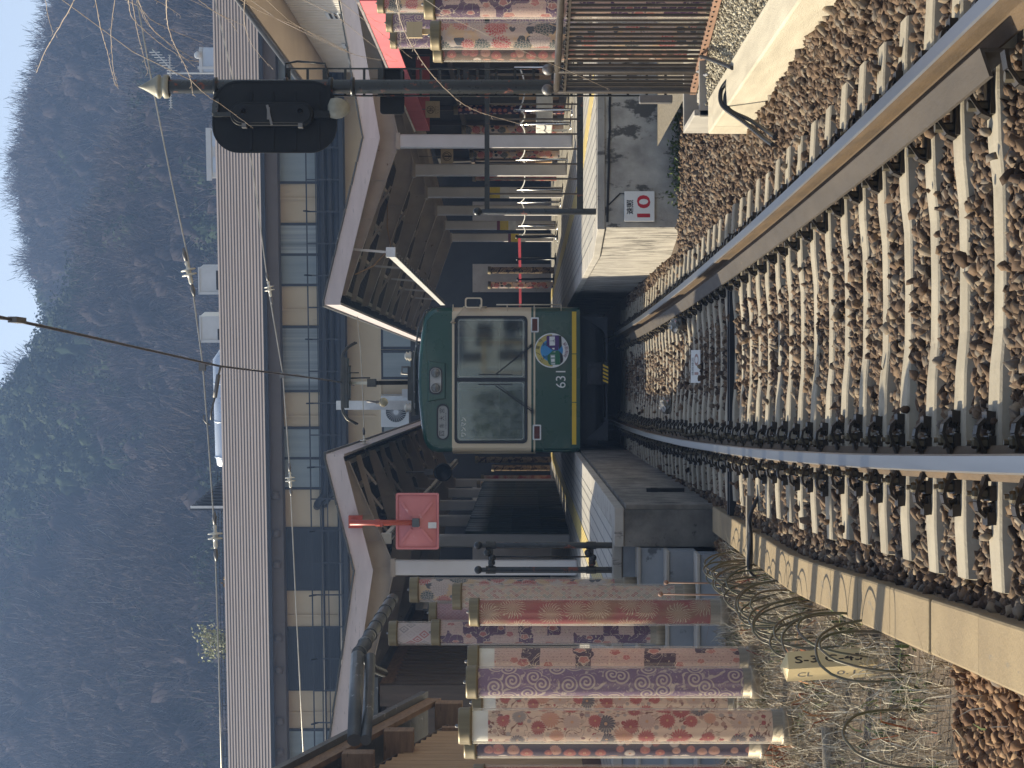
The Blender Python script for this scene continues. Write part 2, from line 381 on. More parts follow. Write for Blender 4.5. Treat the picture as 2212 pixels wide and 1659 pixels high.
MT['panto'] = M('pantograph steel', (.05, .05, .045, 1), (.09, .085, .07, 1), 5, .45, .5)
MT['panto_cream'] = M('pantograph cream arm', (.62, .56, .40, 1), None, 4, .5)

def glass(name, tint, refl, rough=.03, base=None):
    n = NT(name); tr = n.new('BsdfTransparent'); tr.inputs[0].default_value = tint
    gl = n.b; gl.inputs['Base Color'].default_value = base or (.02, .03, .03, 1); gl.inputs['Roughness'].default_value = rough
    gl.inputs['Specular IOR Level'].default_value = .8
    mx = n.new('MixShader'); n.put(mx.inputs[0], refl); n.t.links.new(tr.outputs[0], mx.inputs[1]); n.t.links.new(gl.outputs[0], mx.inputs[2])
    n.t.links.new(mx.outputs[0], n.t.nodes['Material Output'].inputs[0]); return n.m
MT['windscreen'] = glass('windscreen glass', (.70, .78, .77, 1), .38, .02, (.10, .125, .125, 1))
def acrylic():
    n = NT('acrylic tube'); tr = n.new('BsdfTransparent'); tr.inputs[0].default_value = (.98, .97, .95, 1)
    lw = n.new('LayerWeight'); lw.inputs[0].default_value = .5; f = n.math('POWER', lw.outputs['Facing'], 4.0)
    tl = n.new('BsdfTranslucent'); tl.inputs[0].default_value = (.86, .82, .72, 1)
    n.out((.80, .77, .70, 1), .14, 0.0, 0.0, .8)
    a = n.new('MixShader'); a.inputs[0].default_value = .5; n.t.links.new(n.b.outputs[0], a.inputs[1]); n.t.links.new(tl.outputs[0], a.inputs[2])
    b = n.new('MixShader'); n.put(b.inputs[0], n.math('ADD', .15, n.math('MULTIPLY', f, .60))); n.t.links.new(tr.outputs[0], b.inputs[1]); n.t.links.new(a.outputs[0], b.inputs[2])
    n.t.links.new(b.outputs[0], n.t.nodes['Material Output'].inputs[0]); return n.m
MT['acrylic'] = acrylic()
def windscreen():
    n = NT('reflecting windscreen'); tr = n.new('BsdfTransparent'); tr.inputs[0].default_value = (.72, .80, .79, 1)
    gl = n.new('BsdfGlossy'); gl.inputs['Roughness'].default_value = .03; gl.inputs[0].default_value = (.85, .95, 1, 1)
    df = n.new('BsdfDiffuse'); df.inputs[0].default_value = (.05, .065, .065, 1)
    a = n.new('MixShader'); a.inputs[0].default_value = .22; n.t.links.new(tr.outputs[0], a.inputs[1]); n.t.links.new(df.outputs[0], a.inputs[2])
    b = n.new('MixShader'); b.inputs[0].default_value = .11; n.t.links.new(a.outputs[0], b.inputs[1]); n.t.links.new(gl.outputs[0], b.inputs[2])
    n.t.nodes.remove(n.b); n.t.links.new(b.outputs[0], n.t.nodes['Material Output'].inputs[0]); return n.m
MT['windscreen'] = windscreen()
MT['pane'] = M('frosted pane', (.27, .31, .31, 1), (.21, .245, .25, 1), .8, .22, stretch=(4, 1, .3))
MT['pane_curtain'] = M('curtained pane', (.38, .41, .40, 1), (.11, .13, .135, 1), 1.0, .22, stretch=(5, 1, .05))
MT['bulb'] = glass('globe glass', (.9, .85, .7, 1), .4, .05, (.4, .36, .25, 1))

def tile_mat():
    n = NT('platform tiles'); tc = n.new('TexCoord').outputs['Object']; br = n.new('TexBrick', offset=0.0)
    n.put(br.inputs['Vector'], tc); br.inputs['Scale'].default_value = 1.0
    br.inputs['Brick Width'].default_value = .15; br.inputs['Row Height'].default_value = .15; br.inputs['Mortar Size'].default_value = .012
    br.inputs['Color1'].default_value = (.48, .45, .38, 1); br.inputs['Color2'].default_value = (.42, .39, .33, 1); br.inputs['Mortar'].default_value = (.10, .095, .09, 1)
    d = n.step(n.noise(tc, 1.4, 6), .35, .7); col = n.mix(n.math('MULTIPLY', d, .5), br.outputs[0], (.20, .19, .17, 1))
    n.bump(n.math('SUBTRACT', 1.0, br.outputs[1]), .4, .006)
    return n.out(col, .62)
MT['tile_grey'] = tile_mat()
def tactile_mat():
    n = NT('yellow tactile strip'); tc = n.new('TexCoord').outputs['Object']; x, y, z = n.xyz(tc)
    s = n.math('SINE', n.math('MULTIPLY', x, 2 * math.pi / .055))
    col = n.mix(n.step(s, .2, .6), (.42, .32, .10, 1), (.62, .48, .17, 1)); n.bump(s, .5, .006)
    return n.out(col, .6)
MT['tactile'] = tactile_mat()
# ------------------------------------------------------------------ printed cloth of the patterned poles (printed motifs, UV in metres)
def uvv(n, off=0.0):
    u = n.new('UVMap', uv_map='UVMap').outputs[0]
    return n.vm('ADD', u, (off, off * 1.7, 0))
def flowers(n, v, scale, petals, size, sharp=.05, rnd=.75, ring=0.0):
    """mask, radius 0..1, random value and angle of scattered round motifs"""
    vo = n.vor(v, scale, 'F1', '2D', rnd)
    loc = n.vm('SCALE', n.vm('SUBTRACT', v, vo.outputs['Position']), scale)
    x, y, z = n.xyz(loc); ang = n.math('ARCTAN2', y, x); r = n.vm('LENGTH', loc)
    rnd_v = n.xyz(vo.outputs['Color'])
    lim = n.math('MULTIPLY', n.math('ADD', n.math('MULTIPLY', rnd_v[1], .45), .6), size)
    if petals: lim = n.math('MULTIPLY', lim, n.math('ADD', .82, n.math('MULTIPLY', n.math('ABSOLUTE', n.math('SINE', n.math('MULTIPLY', ang, petals / 2))), .22)))
    q = n.math('DIVIDE', r, lim); mask = n.math('SUBTRACT', 1.0, n.step(q, 1 - sharp, 1.0))
    return mask, q, rnd_v[0], ang
def band(n, v, f, lo, hi):
    return n.math('MULTIPLY', n.step(v, lo - f, lo), n.math('SUBTRACT', 1.0, n.step(v, hi, hi + f)))
def fin(n, col):
    # thin printed cloth: sunlight comes through it from behind
    n.out(col, .6, 0.0, .15, .4); n.put(n.b.inputs['Coat Roughness'], .15)
    tl = n.new('BsdfTranslucent'); n.put(tl.inputs[0], col); mx = n.new('MixShader'); mx.inputs[0].default_value = .42
    n.t.links.new(n.b.outputs[0], mx.inputs[1]); n.t.links.new(tl.outputs[0], mx.inputs[2]); n.t.links.new(mx.outputs[0], n.t.nodes['Material Output'].inputs[0]); return n.m
CREAM = (.80, .67, .54, 1); PALE = (.78, .68, .58, 1)

def cloth_floral(name):
    n = NT(name); v = uvv(n, .37); col = n.mix(n.noise(v, 6), CREAM, (.70, .55, .42, 1))
    st = n.math('ABSOLUTE', n.math('SUBTRACT', n.noise(v, 9, 2, .4, 1.2), .5))          # curling stems
    col = n.mix(n.math('SUBTRACT', 1.0, n.step(st, .008, .018)), col, (.20, .075, .055, 1))
    m, q, rv, an = flowers(n, n.vm('ADD', v, (.7, .3, 0)), 24, 8, .42)
    pal = n.ramp(rv, [(0, (.46, .30, .25)), (.3, (.36, .05, .055)), (.5, (.55, .45, .36)), (.7, (.40, .36, .34)), (.85, (.24, .12, .12))], True)
    col = n.mix(n.math('MULTIPLY', m, n.step(n.math('FRACT', n.math('MULTIPLY', rv, 7.3)), .35, .36)), col, pal)
    m, q, rv, an = flowers(n, v, 8.6, 18, .52)
    pal = n.ramp(rv, [(0, (.33, .02, .035)), (.22, (.07, .065, .10)), (.40, (.56, .44, .38)), (.58, (.42, .05, .06)), (.72, (.58, .30, .20)), (.86, (.30, .28, .28))], True)
    pet = n.math('MULTIPLY', n.step(n.math('SINE', n.math('MULTIPLY', an, 18)), .75, .95), n.step(q, .25, .3))
    pal = n.mix(n.math('MULTIPLY', pet, .7), pal, CREAM)
    pal = n.mix(n.math('SUBTRACT', 1.0, n.step(q, .16, .2)), pal, (.62, .38, .22, 1))
    col = n.mix(n.math('MULTIPLY', m, n.step(n.math('FRACT', n.math('MULTIPLY', rv, 5.7)), .18, .19)), col, pal)
    return fin(n, col)
def cloth_swirl(name, bg=(.235, .15, .25, 1), ln=(.74, .62, .52, 1)):
    n = NT(name); v = uvv(n, .13); x, y, z = n.xyz(v)
    wv = n.math('ADD', n.math('MULTIPLY', y, 34), n.math('ADD', n.math('MULTIPLY', x, 38), n.math('MULTIPLY', n.noise(v, 7, 2, .4, .6), 16)))
    lines = n.step(n.math('SINE', wv), .72, .86)
    lines = n.math('MULTIPLY', lines, n.step(n.noise(v, 9, 2), .44, .52))
    vo = n.vor(v, 7.2, 'F1', '2D', .8); loc = n.vm('SCALE', n.vm('SUBTRACT', v, vo.outputs['Position']), 7.2)
    lx, ly, lz = n.xyz(loc); r = n.vm('LENGTH', loc); an = n.math('ARCTAN2', ly, lx)
    sp = n.step(n.math('SINE', n.math('SUBTRACT', n.math('MULTIPLY', r, 30), an)), .05, .3)
    inside = n.math('SUBTRACT', 1.0, n.step(r, .44, .47))
    lines = n.math('ADD', n.math('MULTIPLY', lines, n.step(r, .45, .48)), n.math('MULTIPLY', sp, inside))
    m2 = n.math('MULTIPLY', n.step(n.noise(v, 26, 3, .6, 1.5), .60, .63), n.step(r, .46, .5))
    lines = n.math('MAXIMUM', lines, n.math('MULTIPLY', m2, .8))
    bgc = n.mix(n.noise(v, 3), bg, tuple(c * 1.35 for c in bg[:3]) + (1,))
    return fin(n, n.mix(lines, bgc, ln))
def cloth_dots(name, bg=(.075, .045, .10, 1)):
    n = NT(name); v = uvv(n, .5)
    m, q, rv, an = flowers(n, v, 10.5, 22, .46, .05, .65)
    pal = n.ramp(rv, [(0, (.74, .63, .55)), (.25, (.50, .10, .08)), (.5, (.68, .34, .24)), (.72, (.60, .17, .14)), (.88, (.75, .66, .58))], True)
    rg = n.step(n.math('SINE', n.math('MULTIPLY', an, 22)), .55, .9)
    pal = n.mix(n.math('MULTIPLY', n.math('MULTIPLY', rg, n.step(q, .35, .4)), .5), pal, (.78, .68, .58, 1))
    pal = n.mix(n.math('SUBTRACT', 1.0, n.step(q, .24, .30)), pal, (.74, .45, .30, 1))
    pal = n.mix(n.math('SUBTRACT', 1.0, n.step(q, .08, .12)), pal, (.45, .06, .05, 1))
    return fin(n, n.mix(m, bg, pal))
def cloth_letters(name, dark=(.085, .045, .085, 1), paper=(.68, .50, .44, 1), off=0.0):
    n = NT(name); v = uvv(n, .21 + off); x, y, z = n.xyz(v)
    cell = n.vor(n.vec(n.math('MULTIPLY', x, .8), n.math('ADD', n.math('MULTIPLY', y, 1.0), n.math('MULTIPLY', n.noise(v, 40, 3), .012))), 8.0, 'F1', '2D', .35)
    cell.distance = 'CHEBYCHEV'
    rv = n.xyz(cell.outputs['Color'])
    isd = n.step(rv[0], .60, .605)
    wr = n.noise(n.vm('MULTIPLY', v, (1.0, .55, 1)), 120, 3, .7); rows = n.step(n.math('SINE', n.math('MULTIPLY', x, 260)), -.2, .3)
    ink = n.math('MULTIPLY', n.step(wr, .54, .58), rows)
    pap = n.mix(n.noise(v, 12), paper, (.74, .58, .50, 1)); pap = n.mix(n.math('MULTIPLY', ink, .75), pap, (.22, .12, .11, 1))
    col = n.mix(isd, pap, dark)
    vv = n.vm('MULTIPLY', v, (1.3, .9, 1)); m, q, rn, an = flowers(n, vv, 8.5, 5, .40, .06, .9)
    bl = n.ramp(rn, [(0, (.50, .16, .15)), (.4, (.62, .27, .23)), (.7, (.55, .19, .19))], True)
    bl = n.mix(band(n, q, .04, .80, .92), bl, (.80, .68, .56, 1))
    col = n.mix(n.math('MULTIPLY', m, n.step(n.math('FRACT', n.math('MULTIPLY', rn, 9.1)), .45, .46)), col, bl)
    br = n.math('ABSOLUTE', n.math('SUBTRACT', n.noise(v, 11, 1, .4, 1.4), .52))
    col = n.mix(n.math('SUBTRACT', 1.0, n.step(br, .006, .014)), col, (.80, .68, .54, 1))
    return fin(n, col)
def cloth_chrys(name):
    n = NT(name); v = uvv(n, .66); x, y, z = n.xyz(v)
    bg = n.mix(n.step(n.noise(n.vm('MULTIPLY', v, (1, .6, 1)), 4.2, 2), .42, .62), (.40, .075, .085, 1), (.36, .20, .125, 1))
    vo = n.vor(v, 4.6, 'F1', '2D', .55); loc = n.vm('SCALE', n.vm('SUBTRACT', v, vo.outputs['Position']), 4.6)
    lx, ly, lz = n.xyz(loc); r = n.vm('LENGTH', loc); an = n.math('ARCTAN2', ly, lx)
    an2 = n.math('ADD', n.math('MULTIPLY', an, 22), n.math('ADD', n.math('MULTIPLY', r, 14), n.math('MULTIPLY', n.noise(v, 13, 3), 22)))
    thr = n.math('ADD', .45, n.math('MULTIPLY', r, .8))
    ray = n.math('GREATER_THAN', n.math('SINE', an2), thr); ray = n.math('MULTIPLY', ray, n.math('SUBTRACT', 1.0, n.step(r, .44, .52)))
    haze = n.math('SUBTRACT', 1.0, n.step(r, .12, .50))
    col = n.mix(n.math('MULTIPLY', haze, .65), bg, (.42, .31, .20, 1))
    return fin(n, n.mix(n.math('MULTIPLY', ray, .9), col, (.74, .63, .45, 1)))
def cloth_diamond(name, pal=None, k=26.0, line=(.78, .68, .56)):
    n = NT(name); v = uvv(n, .05); x, y, z = n.xyz(v)
    a = n.math('MULTIPLY', n.math('ADD', x, n.math('MULTIPLY', y, .8)), k); b = n.math('MULTIPLY', n.math('SUBTRACT', x, n.math('MULTIPLY', y, .8)), k)
    wn = n.new('TexWhiteNoise', noise_dimensions='2D'); n.put(wn.inputs[0], n.vec(n.math('FLOOR', a), n.math('FLOOR', b)))
    fa = n.math('ABSOLUTE', n.math('SUBTRACT', n.math('FRACT', a), .5)); fb = n.math('ABSOLUTE', n.math('SUBTRACT', n.math('FRACT', b), .5))
    e = n.math('MAXIMUM', fa, fb)
    c = n.ramp(wn.outputs[0], pal or [(0, (.42, .10, .10)), (.18, (.62, .36, .27)), (.38, (.36, .36, .30)), (.55, (.66, .46, .30)), (.72, (.52, .27, .24)), (.86, (.60, .50, .42))], True)
    c = n.mix(band(n, e, .04, .14, .22), c, tuple(line)); c = n.mix(n.step(e, .38, .42), c, tuple(line))
    return fin(n, c)
def cloth_mum(name, off=0.0):
    n = NT(name); v = uvv(n, .9 + off); bg = n.mix(n.step(n.noise(v, 5), .45, .55), (.74, .55, .34, 1), (.66, .58, .54, 1))
    m0, q0, r0, a0 = flowers(n, n.vm('ADD', v, (.3, .9, 0)), 11, 3, .5); bg = n.mix(n.math('MULTIPLY', m0, n.step(r0, .5, .51)), bg, (.06, .075, .11, 1))
    m, q, rv, an = flowers(n, v, 6.2, 16, .56, .03, .7)
    pal = n.ramp(rv, [(0, (.055, .095, .10)), (.27, (.52, .045, .06)), (.45, (.62, .16, .12)), (.62, (.68, .60, .56)), (.84, (.60, .10, .085))], True)
    sc = n.vor(v, 44, 'DISTANCE_TO_EDGE', '2D', .8); ed = n.math('SUBTRACT', 1.0, n.step(sc.outputs['Distance'], .05, .11))
    pal = n.mix(n.math('MULTIPLY', ed, .75), pal, n.mix(n.step(rv, .62, .63), (.74, .62, .56, 1), (.34, .25, .25, 1)))
    sp = n.step(n.math('SINE', n.math('ADD', n.math('MULTIPLY', an, 16), n.math('MULTIPLY', q, 14))), .5, .7)
    pal = n.mix(n.math('MULTIPLY', sp, n.math('MULTIPLY', n.step(rv, .27, .28), .55)), pal, (.76, .67, .62, 1))
    return fin(n, n.mix(m, bg, pal))
CL = {'floral': cloth_floral('floral cloth'), 'swirl': cloth_swirl('purple swirl cloth'), 'dots': cloth_dots('dotted plum cloth'),
      'letters': cloth_letters('letter cloth'), 'letters2': cloth_letters('letter cloth two', (.12, .05, .14, 1), (.70, .50, .46, 1), .4),
      'chrys': cloth_chrys('red chrysanthemum cloth'), 'diamond': cloth_diamond('diamond cloth'), 'mum': cloth_mum('big flower cloth'), 'mum2': cloth_mum('big flower cloth two', .55),
      'geo': cloth_diamond('pink lozenge cloth', [(0, (.64, .55, .53)), (.3, (.50, .30, .32)), (.5, (.66, .57, .54)), (.75, (.42, .38, .38)), (.9, (.55, .22, .22))], 10.0, (.70, .62, .60)),
      'scale': cloth_diamond('magenta scale cloth', [(0, (.34, .10, .17)), (.5, (.42, .17, .22)), (.8, (.28, .08, .15))], 30.0, (.62, .45, .46)),
      'brown_dots': cloth_dots('brown flower cloth', (.20, .13, .095, 1)), 'gold': cloth_swirl('black gold swirl cloth', (.05, .035, .03, 1), (.50, .36, .20, 1)),
      'gold_red': cloth_mum('autumn cloth', .2)}

def pole(x, y, z0, z1, r, cloth, label, group, base=.10, white=.0, seg=28, small=False):
    t = thing('patterned_pole', label, 'decorative pole', (x, y, z0), group)
    h = z1 - z0; cap = .085
    if white: part('lining', MB().lathe([(r * .84, h - cap - white), (r * .84, h - cap)], (x, y, z0), n=seg), MT['frost'], t)
    part('cloth', MB().lathe([(r * .85, base), (r * .85, h - cap - white)], (x, y, z0), n=seg, uvs=True), CL[cloth], t)
    if not small:
        part('clear_tube', MB().lathe([(r * .985, base * .3), (r * .985, h - cap * .5)], (x, y, z0), n=seg), MT['acrylic'], t)
        part('socket', MB().lathe([(.001, 0), (r * 1.03, 0), (r * 1.03, base * .55), (r * 1.0, base * .62), (r * .9, base * .62), (r * .9, base), (.001, base)], (x, y, z0), n=seg), MT['pole_base'], t)
    c = part('cap', MB().lathe([(r * .95, h - cap), (r * 1.06, h - cap), (r * 1.06, h - cap * .78), (r * 1.03, h - cap * .72), (r * 1.03, h - .012), (r * .98, h), (.001, h + .002)], (x, y, z0), n=seg), MT['cap'], t)
    if not small: part('cap_nut', MB().lathe([(.012, h), (.012, h + .014), (.006, h + .022), (.001, h + .022)], (x, y, z0), n=8), MT['iron'], c)
    return t
# ------------------------------------------------------------------ ground, hills, forest
gb = MB(); gb.box(-420, 420, -300, 190, -.62, -.23)
struct('ground', gb, MT['ground'])

HY0, HY1 = 150.0, 400.0
def v_sky(U):
    pts = [(-900, -470), (-300, -450), (0, -420), (300, -290), (560, -170), (700, -95), (820, -30), (890, 4), (930, 26), (980, 40), (1040, 30), (1100, 42), (1160, 52), (1250, 58), (1330, 72), (1420, 92), (1500, 104), (1580, 118), (1659, 126), (1900, 160), (2600, 240)]
    return float(np.interp(U, [p[0] for p in pts], [p[1] for p in pts]))
_GR = np.random.default_rng(5)
_wv = [(_GR.uniform(.012, .06), _GR.uniform(.006, .03), _GR.uniform(0, 6.28)) for _ in range(9)]
def hill_z(x, y):
    t = (y - HY0) / (HY1 - HY0)
    U = CU + x * FPX / HY1
    zc = EYE + (VH - v_sky(U)) * HY1 / FPX - 12.2
    if t <= 0: return -1.0
    if t <= 1:
        zz = zc * (1 - (1 - t) ** 1.35) * .55 + zc * t * .45
    else: zz = zc * max(0, 1 - (t - 1) * .8)
    rid = sum(abs(math.sin(x * a + y * b + c)) for a, b, c in _wv) / len(_wv) - .6
    return zz + rid * 38 * min(1, t * 3) * min(1, max(0, (1.04 - t) * 5)) 
hm = MB(); NX, NY = 90, 60
xs = np.linspace(-330, 330, NX); ys = np.linspace(HY0 - 10, HY1 + 110, NY)
hm.add([(x, y, hill_z(x, y)) for y in ys for x in xs],
       [(j * NX + i, j * NX + i + 1, (j + 1) * NX + i + 1, (j + 1) * NX + i) for j in range(NY - 1) for i in range(NX - 1)], 0, True)
struct('hills', hm, M('leaf litter slope', (.075, .058, .045, 1), (.05, .042, .032, 1), .05, .95))

def rand_rot(n):
    q = RNG.normal(size=(n, 4)); q /= np.linalg.norm(q, axis=1)[:, None]
    w_, x, y, z = q.T
    return np.stack([np.stack([1 - 2 * (y * y + z * z), 2 * (x * y - z * w_), 2 * (x * z + y * w_)], -1),
                     np.stack([2 * (x * y + z * w_), 1 - 2 * (x * x + z * z), 2 * (y * z - x * w_)], -1),
                     np.stack([2 * (x * z - y * w_), 2 * (y * z + x * w_), 1 - 2 * (x * x + y * y)], -1)], 1)

def ico2():
    p = (1 + 5 ** .5) / 2
    v = [np.array(q, float) / math.sqrt(1 + p * p) for q in ((-1, p, 0), (1, p, 0), (-1, -p, 0), (1, -p, 0), (0, -1, p), (0, 1, p), (0, -1, -p), (0, 1, -p), (p, 0, -1), (p, 0, 1), (-p, 0, -1), (-p, 0, 1))]
    f = [(0, 11, 5), (0, 5, 1), (0, 1, 7), (0, 7, 10), (0, 10, 11), (1, 5, 9), (5, 11, 4), (11, 10, 2), (10, 7, 6), (7, 1, 8), (3, 9, 4), (3, 4, 2), (3, 2, 6), (3, 6, 8), (3, 8, 9), (4, 9, 5), (2, 4, 11), (6, 2, 10), (8, 6, 7), (9, 8, 1)]
    mid = {}; out = []
    def m(a, b):
        k = (min(a, b), max(a, b))
        if k not in mid: q = v[a] + v[b]; v.append(q / np.linalg.norm(q)); mid[k] = len(v) - 1
        return mid[k]
    for a, b, c in f: ab, bc, ca = m(a, b), m(b, c), m(c, a); out += [(a, ab, ca), (b, bc, ab), (c, ca, bc), (ab, bc, ca)]
    return np.array(v), np.array(out)
def forest():
    bare_v, bare_t, ev_v, ev_t = [], [], [], []; core_v, core_t, core_f = [], [], []; nc0 = 0; cv0, cf0 = ico2()
    def green_f(x, y):   # patches of evergreens on the slope
        s = math.sin(x * .045 + 1.3) + math.sin(y * .05 + x * .02) + math.sin(x * .11 - y * .07 + 2) * .6
        return s * .8 + max(0, (y - 330) / 70) * .35
    n = 0
    for _ in range(9000):
        if n >= 3300: break
        y = RNG.uniform(HY0 + 12, HY1 + 12); hw = y * 990 / FPX + 14; x = RNG.uniform(-hw, hw)
        z = hill_z(x, y)
        if z < 4: continue
        # hidden below the station roof
        if VH - (z + 9 - EYE) * FPX / y > 560: continue
        if VH - (z - EYE) * FPX / y < -90: continue
        n += 1
        g = green_f(x, y); tint = RNG.uniform(0, 1); is_ev = False
        if g + RNG.normal() * .5 > .45:
            is_ev = True
            h = RNG.uniform(5, 8.5); r = RNG.uniform(2.2, 3.8); k = 480
            nc = 9; cc = RNG.normal(size=(nc, 3)); cc /= np.linalg.norm(cc, axis=1)[:, None]
            cc = cc * np.array([r, r, h * .36]) * RNG.uniform(.35, .8, (nc, 1)) + np.array([x, y, z + h * .62])
            d = RNG.normal(size=(k, 3)); d /= np.linalg.norm(d, axis=1)[:, None]
            ci = RNG.integers(0, nc, k); p = cc[ci] + d * RNG.uniform(.75, 1.05, (k, 1)) * r * .5
            sz = RNG.uniform(.13, .30, (k, 1))
            nn = d + RNG.normal(size=(k, 3)) * .5; nn /= np.linalg.norm(nn, axis=1)[:, None]
            a = np.cross(nn, RNG.normal(size=(k, 3))); a /= np.linalg.norm(a, axis=1)[:, None]; b = np.cross(nn, a)
            ev_v.append(np.stack([p - a * sz, p + b * sz * .8, p + a * sz, p - b * sz * .8], 1).reshape(-1, 3))
            ev_t.append(np.repeat(np.clip(tint * .7 + RNG.uniform(0, .3, k), 0, 1), 4))
        else:
            h = RNG.uniform(6.5, 11); r = RNG.uniform(2.8, 5.4); k = 430
            base = np.array([x, y, z])
            # boughs reach a domed crown; sprays of fine twigs radiate near its shell
            nb = 11; az = RNG.uniform(0, 6.28, nb); el = np.arcsin(RNG.uniform(.12, 1.0, nb))
            bd = np.stack([np.cos(az) * np.cos(el), np.sin(az) * np.cos(el), np.sin(el)], 1)
            b0 = base + np.stack([np.zeros(nb), np.zeros(nb), RNG.uniform(.25, .5, nb) * h], 1)
            b1 = base + np.array([0, 0, h * .45]) + bd * np.array([r, r, h * .55])
            cc = base + np.array([0, 0, h * .42])
            d0 = RNG.normal(size=(k, 3)); d0[:, 2] = np.abs(d0[:, 2]) * 1.1 - .15; d0 /= np.linalg.norm(d0, axis=1)[:, None]
            nz = 1 + .22 * np.sin(d0[:, :1] * 5 + tint * 9) * np.sin(d0[:, 1:2] * 4 + tint * 17)
            q = cc + d0 * np.array([r, r, h * .56]) * RNG.uniform(.50, .92, (k, 1)) * nz
            dd = d0 * .8 + np.array([0, 0, .45]) + RNG.normal(size=(k, 3)) * .30; dd /= np.linalg.norm(dd, axis=1)[:, None]
            L_ = RNG.uniform(.5, 1.5, (k, 1)); tip = q + dd * L_
            side = np.cross(dd, RNG.normal(size=(k, 3))); side /= np.linalg.norm(side, axis=1)[:, None]
            wd = RNG.uniform(.022, .06, (k, 1))
            bare_v.append(np.stack([q - side * wd, q + side * wd, tip + side * wd * .35, tip - side * wd * .35], 1).reshape(-1, 3))
            bare_t.append(np.repeat(np.clip(tint * .80 + RNG.uniform(0, .14, k), 0, .94), 4))
            # trunk and boughs, some pale barked
            P0 = np.vstack([base[None] , b0]); P1 = np.vstack([(base + [0, 0, h * .5])[None], b1])
            sd = np.cross(P1 - P0, np.array([0, 1.0, 0])); sd /= (np.linalg.norm(sd, axis=1)[:, None] + 1e-6)
            ww = np.array([.13] + [.045] * nb)[:, None]
            bare_v.append(np.stack([P0 - sd * ww, P0 + sd * ww, P1 + sd * ww * .3, P1 - sd * ww * .3], 1).reshape(-1, 3))
            bare_t.append(np.full(len(P0) * 4, 1.0 if RNG.uniform() < .3 else .5))
        # opaque dark lobes added inside each crown to give it rounded shading
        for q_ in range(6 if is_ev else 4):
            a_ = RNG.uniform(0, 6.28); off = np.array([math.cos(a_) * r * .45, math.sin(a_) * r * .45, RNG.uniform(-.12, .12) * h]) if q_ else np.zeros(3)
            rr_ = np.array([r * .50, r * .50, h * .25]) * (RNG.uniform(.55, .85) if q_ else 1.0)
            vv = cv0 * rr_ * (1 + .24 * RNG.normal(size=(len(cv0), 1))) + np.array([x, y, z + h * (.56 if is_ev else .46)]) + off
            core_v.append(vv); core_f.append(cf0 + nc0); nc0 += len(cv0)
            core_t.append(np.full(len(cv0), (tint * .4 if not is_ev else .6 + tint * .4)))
    def mk(name, vs_, ts, stops):
        v = np.concatenate(vs_); t = np.concatenate(ts); f = np.arange(len(v)).reshape(-1, 4)
        return big_mesh(name, v, f, tinted(name, stops, .9, .1), t)
    o = mk('bare_woodland', bare_v, bare_t, [(0, (.042, .036, .040, 1)), (.5, (.080, .067, .070, 1)), (.94, (.112, .092, .088, 1)), (.97, (.24, .215, .19, 1)), (1, (.26, .235, .21, 1))])
    o2 = mk('evergreen_woodland', ev_v, ev_t, [(0, (.022, .034, .024, 1)), (.6, (.040, .055, .034, 1)), (1, (.062, .074, .042, 1))])
    big_mesh('crown_cores', np.concatenate(core_v), np.concatenate(core_f), tinted('dark crown core', [(0, (.030, .026, .030, 1)), (.4, (.052, .043, .046, 1)), (.55, (.045, .042, .040, 1)), (.6, (.016, .028, .020, 1)), (1, (.040, .056, .032, 1))], .95, .02, .5), np.concatenate(core_t), 'stuff', False)
forest()
# the air: far slopes fade to blue
hz = MB().box(-428, 428, -308, 560, -1.7, 150)
hn = NT('air'); hn.t.nodes.remove(hn.b); pv = hn.new('VolumePrincipled')
pv.inputs['Color'].default_value = (.36, .56, 1.0, 1); pv.inputs['Density'].default_value = .0008; pv.inputs['Anisotropy'].default_value = .25
hn.t.links.new(pv.outputs[0], hn.t.nodes['Material Output'].inputs['Volume'])
struct('haze', hz, hn.m, 'stuff')

# ------------------------------------------------------------------ track
_TK = [(0, .74), (4, .605), (6.8, .510), (8.74, .449), (10.91, .388), (14.5, .306), (18, .243), (21.65, .188), (26, .140), (30, .110), (35, .090), (60, .075), (90, .075)]
def tc(Y):
    """centre line of the curved track (Catmull-Rom through the surveyed points)"""
    P = _TK
    for i in range(len(P) - 1):
        if P[i][0] <= Y <= P[i + 1][0]: break
    y0, x0 = P[i]; y1, x1 = P[i + 1]
    m0 = (x1 - P[max(i - 1, 0)][1]) / (y1 - P[max(i - 1, 0)][0]); m1 = (P[min(i + 2, len(P) - 1)][1] - x0) / (P[min(i + 2, len(P) - 1)][0] - y0)
    t = (Y - y0) / (y1 - y0); h = y1 - y0
    return (2 * t**3 - 3 * t**2 + 1) * x0 + (t**3 - 2 * t**2 + t) * h * m0 + (-2 * t**3 + 3 * t**2) * x1 + (t**3 - t**2) * h * m1
def tdir(Y): return Vector((tc(Y + .05) - tc(Y - .05), .1, 0)).normalized()
def sweep(mb, off, prof, mis, y0, y1, step=.4):
    n = max(2, int((y1 - y0) / step) + 1); Ys = np.linspace(y0, y1, n); L = len(prof); vs_ = []
    for Y in Ys:
        d = tdir(Y); lat = Vector((d.y, -d.x, 0)); c = Vector((tc(Y), Y, 0)) + lat * off
        vs_ += [c + lat * px + Vector((0, 0, pz)) for px, pz in prof]
    o = len(mb.v)
    for i in range(n - 1):
        for k in range(L):
            k2 = (k + 1) % L
            mb.f.append((o + i * L + k, o + (i + 1) * L + k, o + (i + 1) * L + k2, o + i * L + k2)); mb.mi.append(mis[k]); mb.sm.append(False); mb.uv.append(None)
    mb.v += [tuple(p) for p in vs_]
    mb.f.append(tuple(o + k for k in range(L))); mb.f.append(tuple(o + (n - 1) * L + k for k in reversed(range(L))))
    mb.mi += [mis[0]] * 2; mb.sm += [False] * 2; mb.uv += [None] * 2
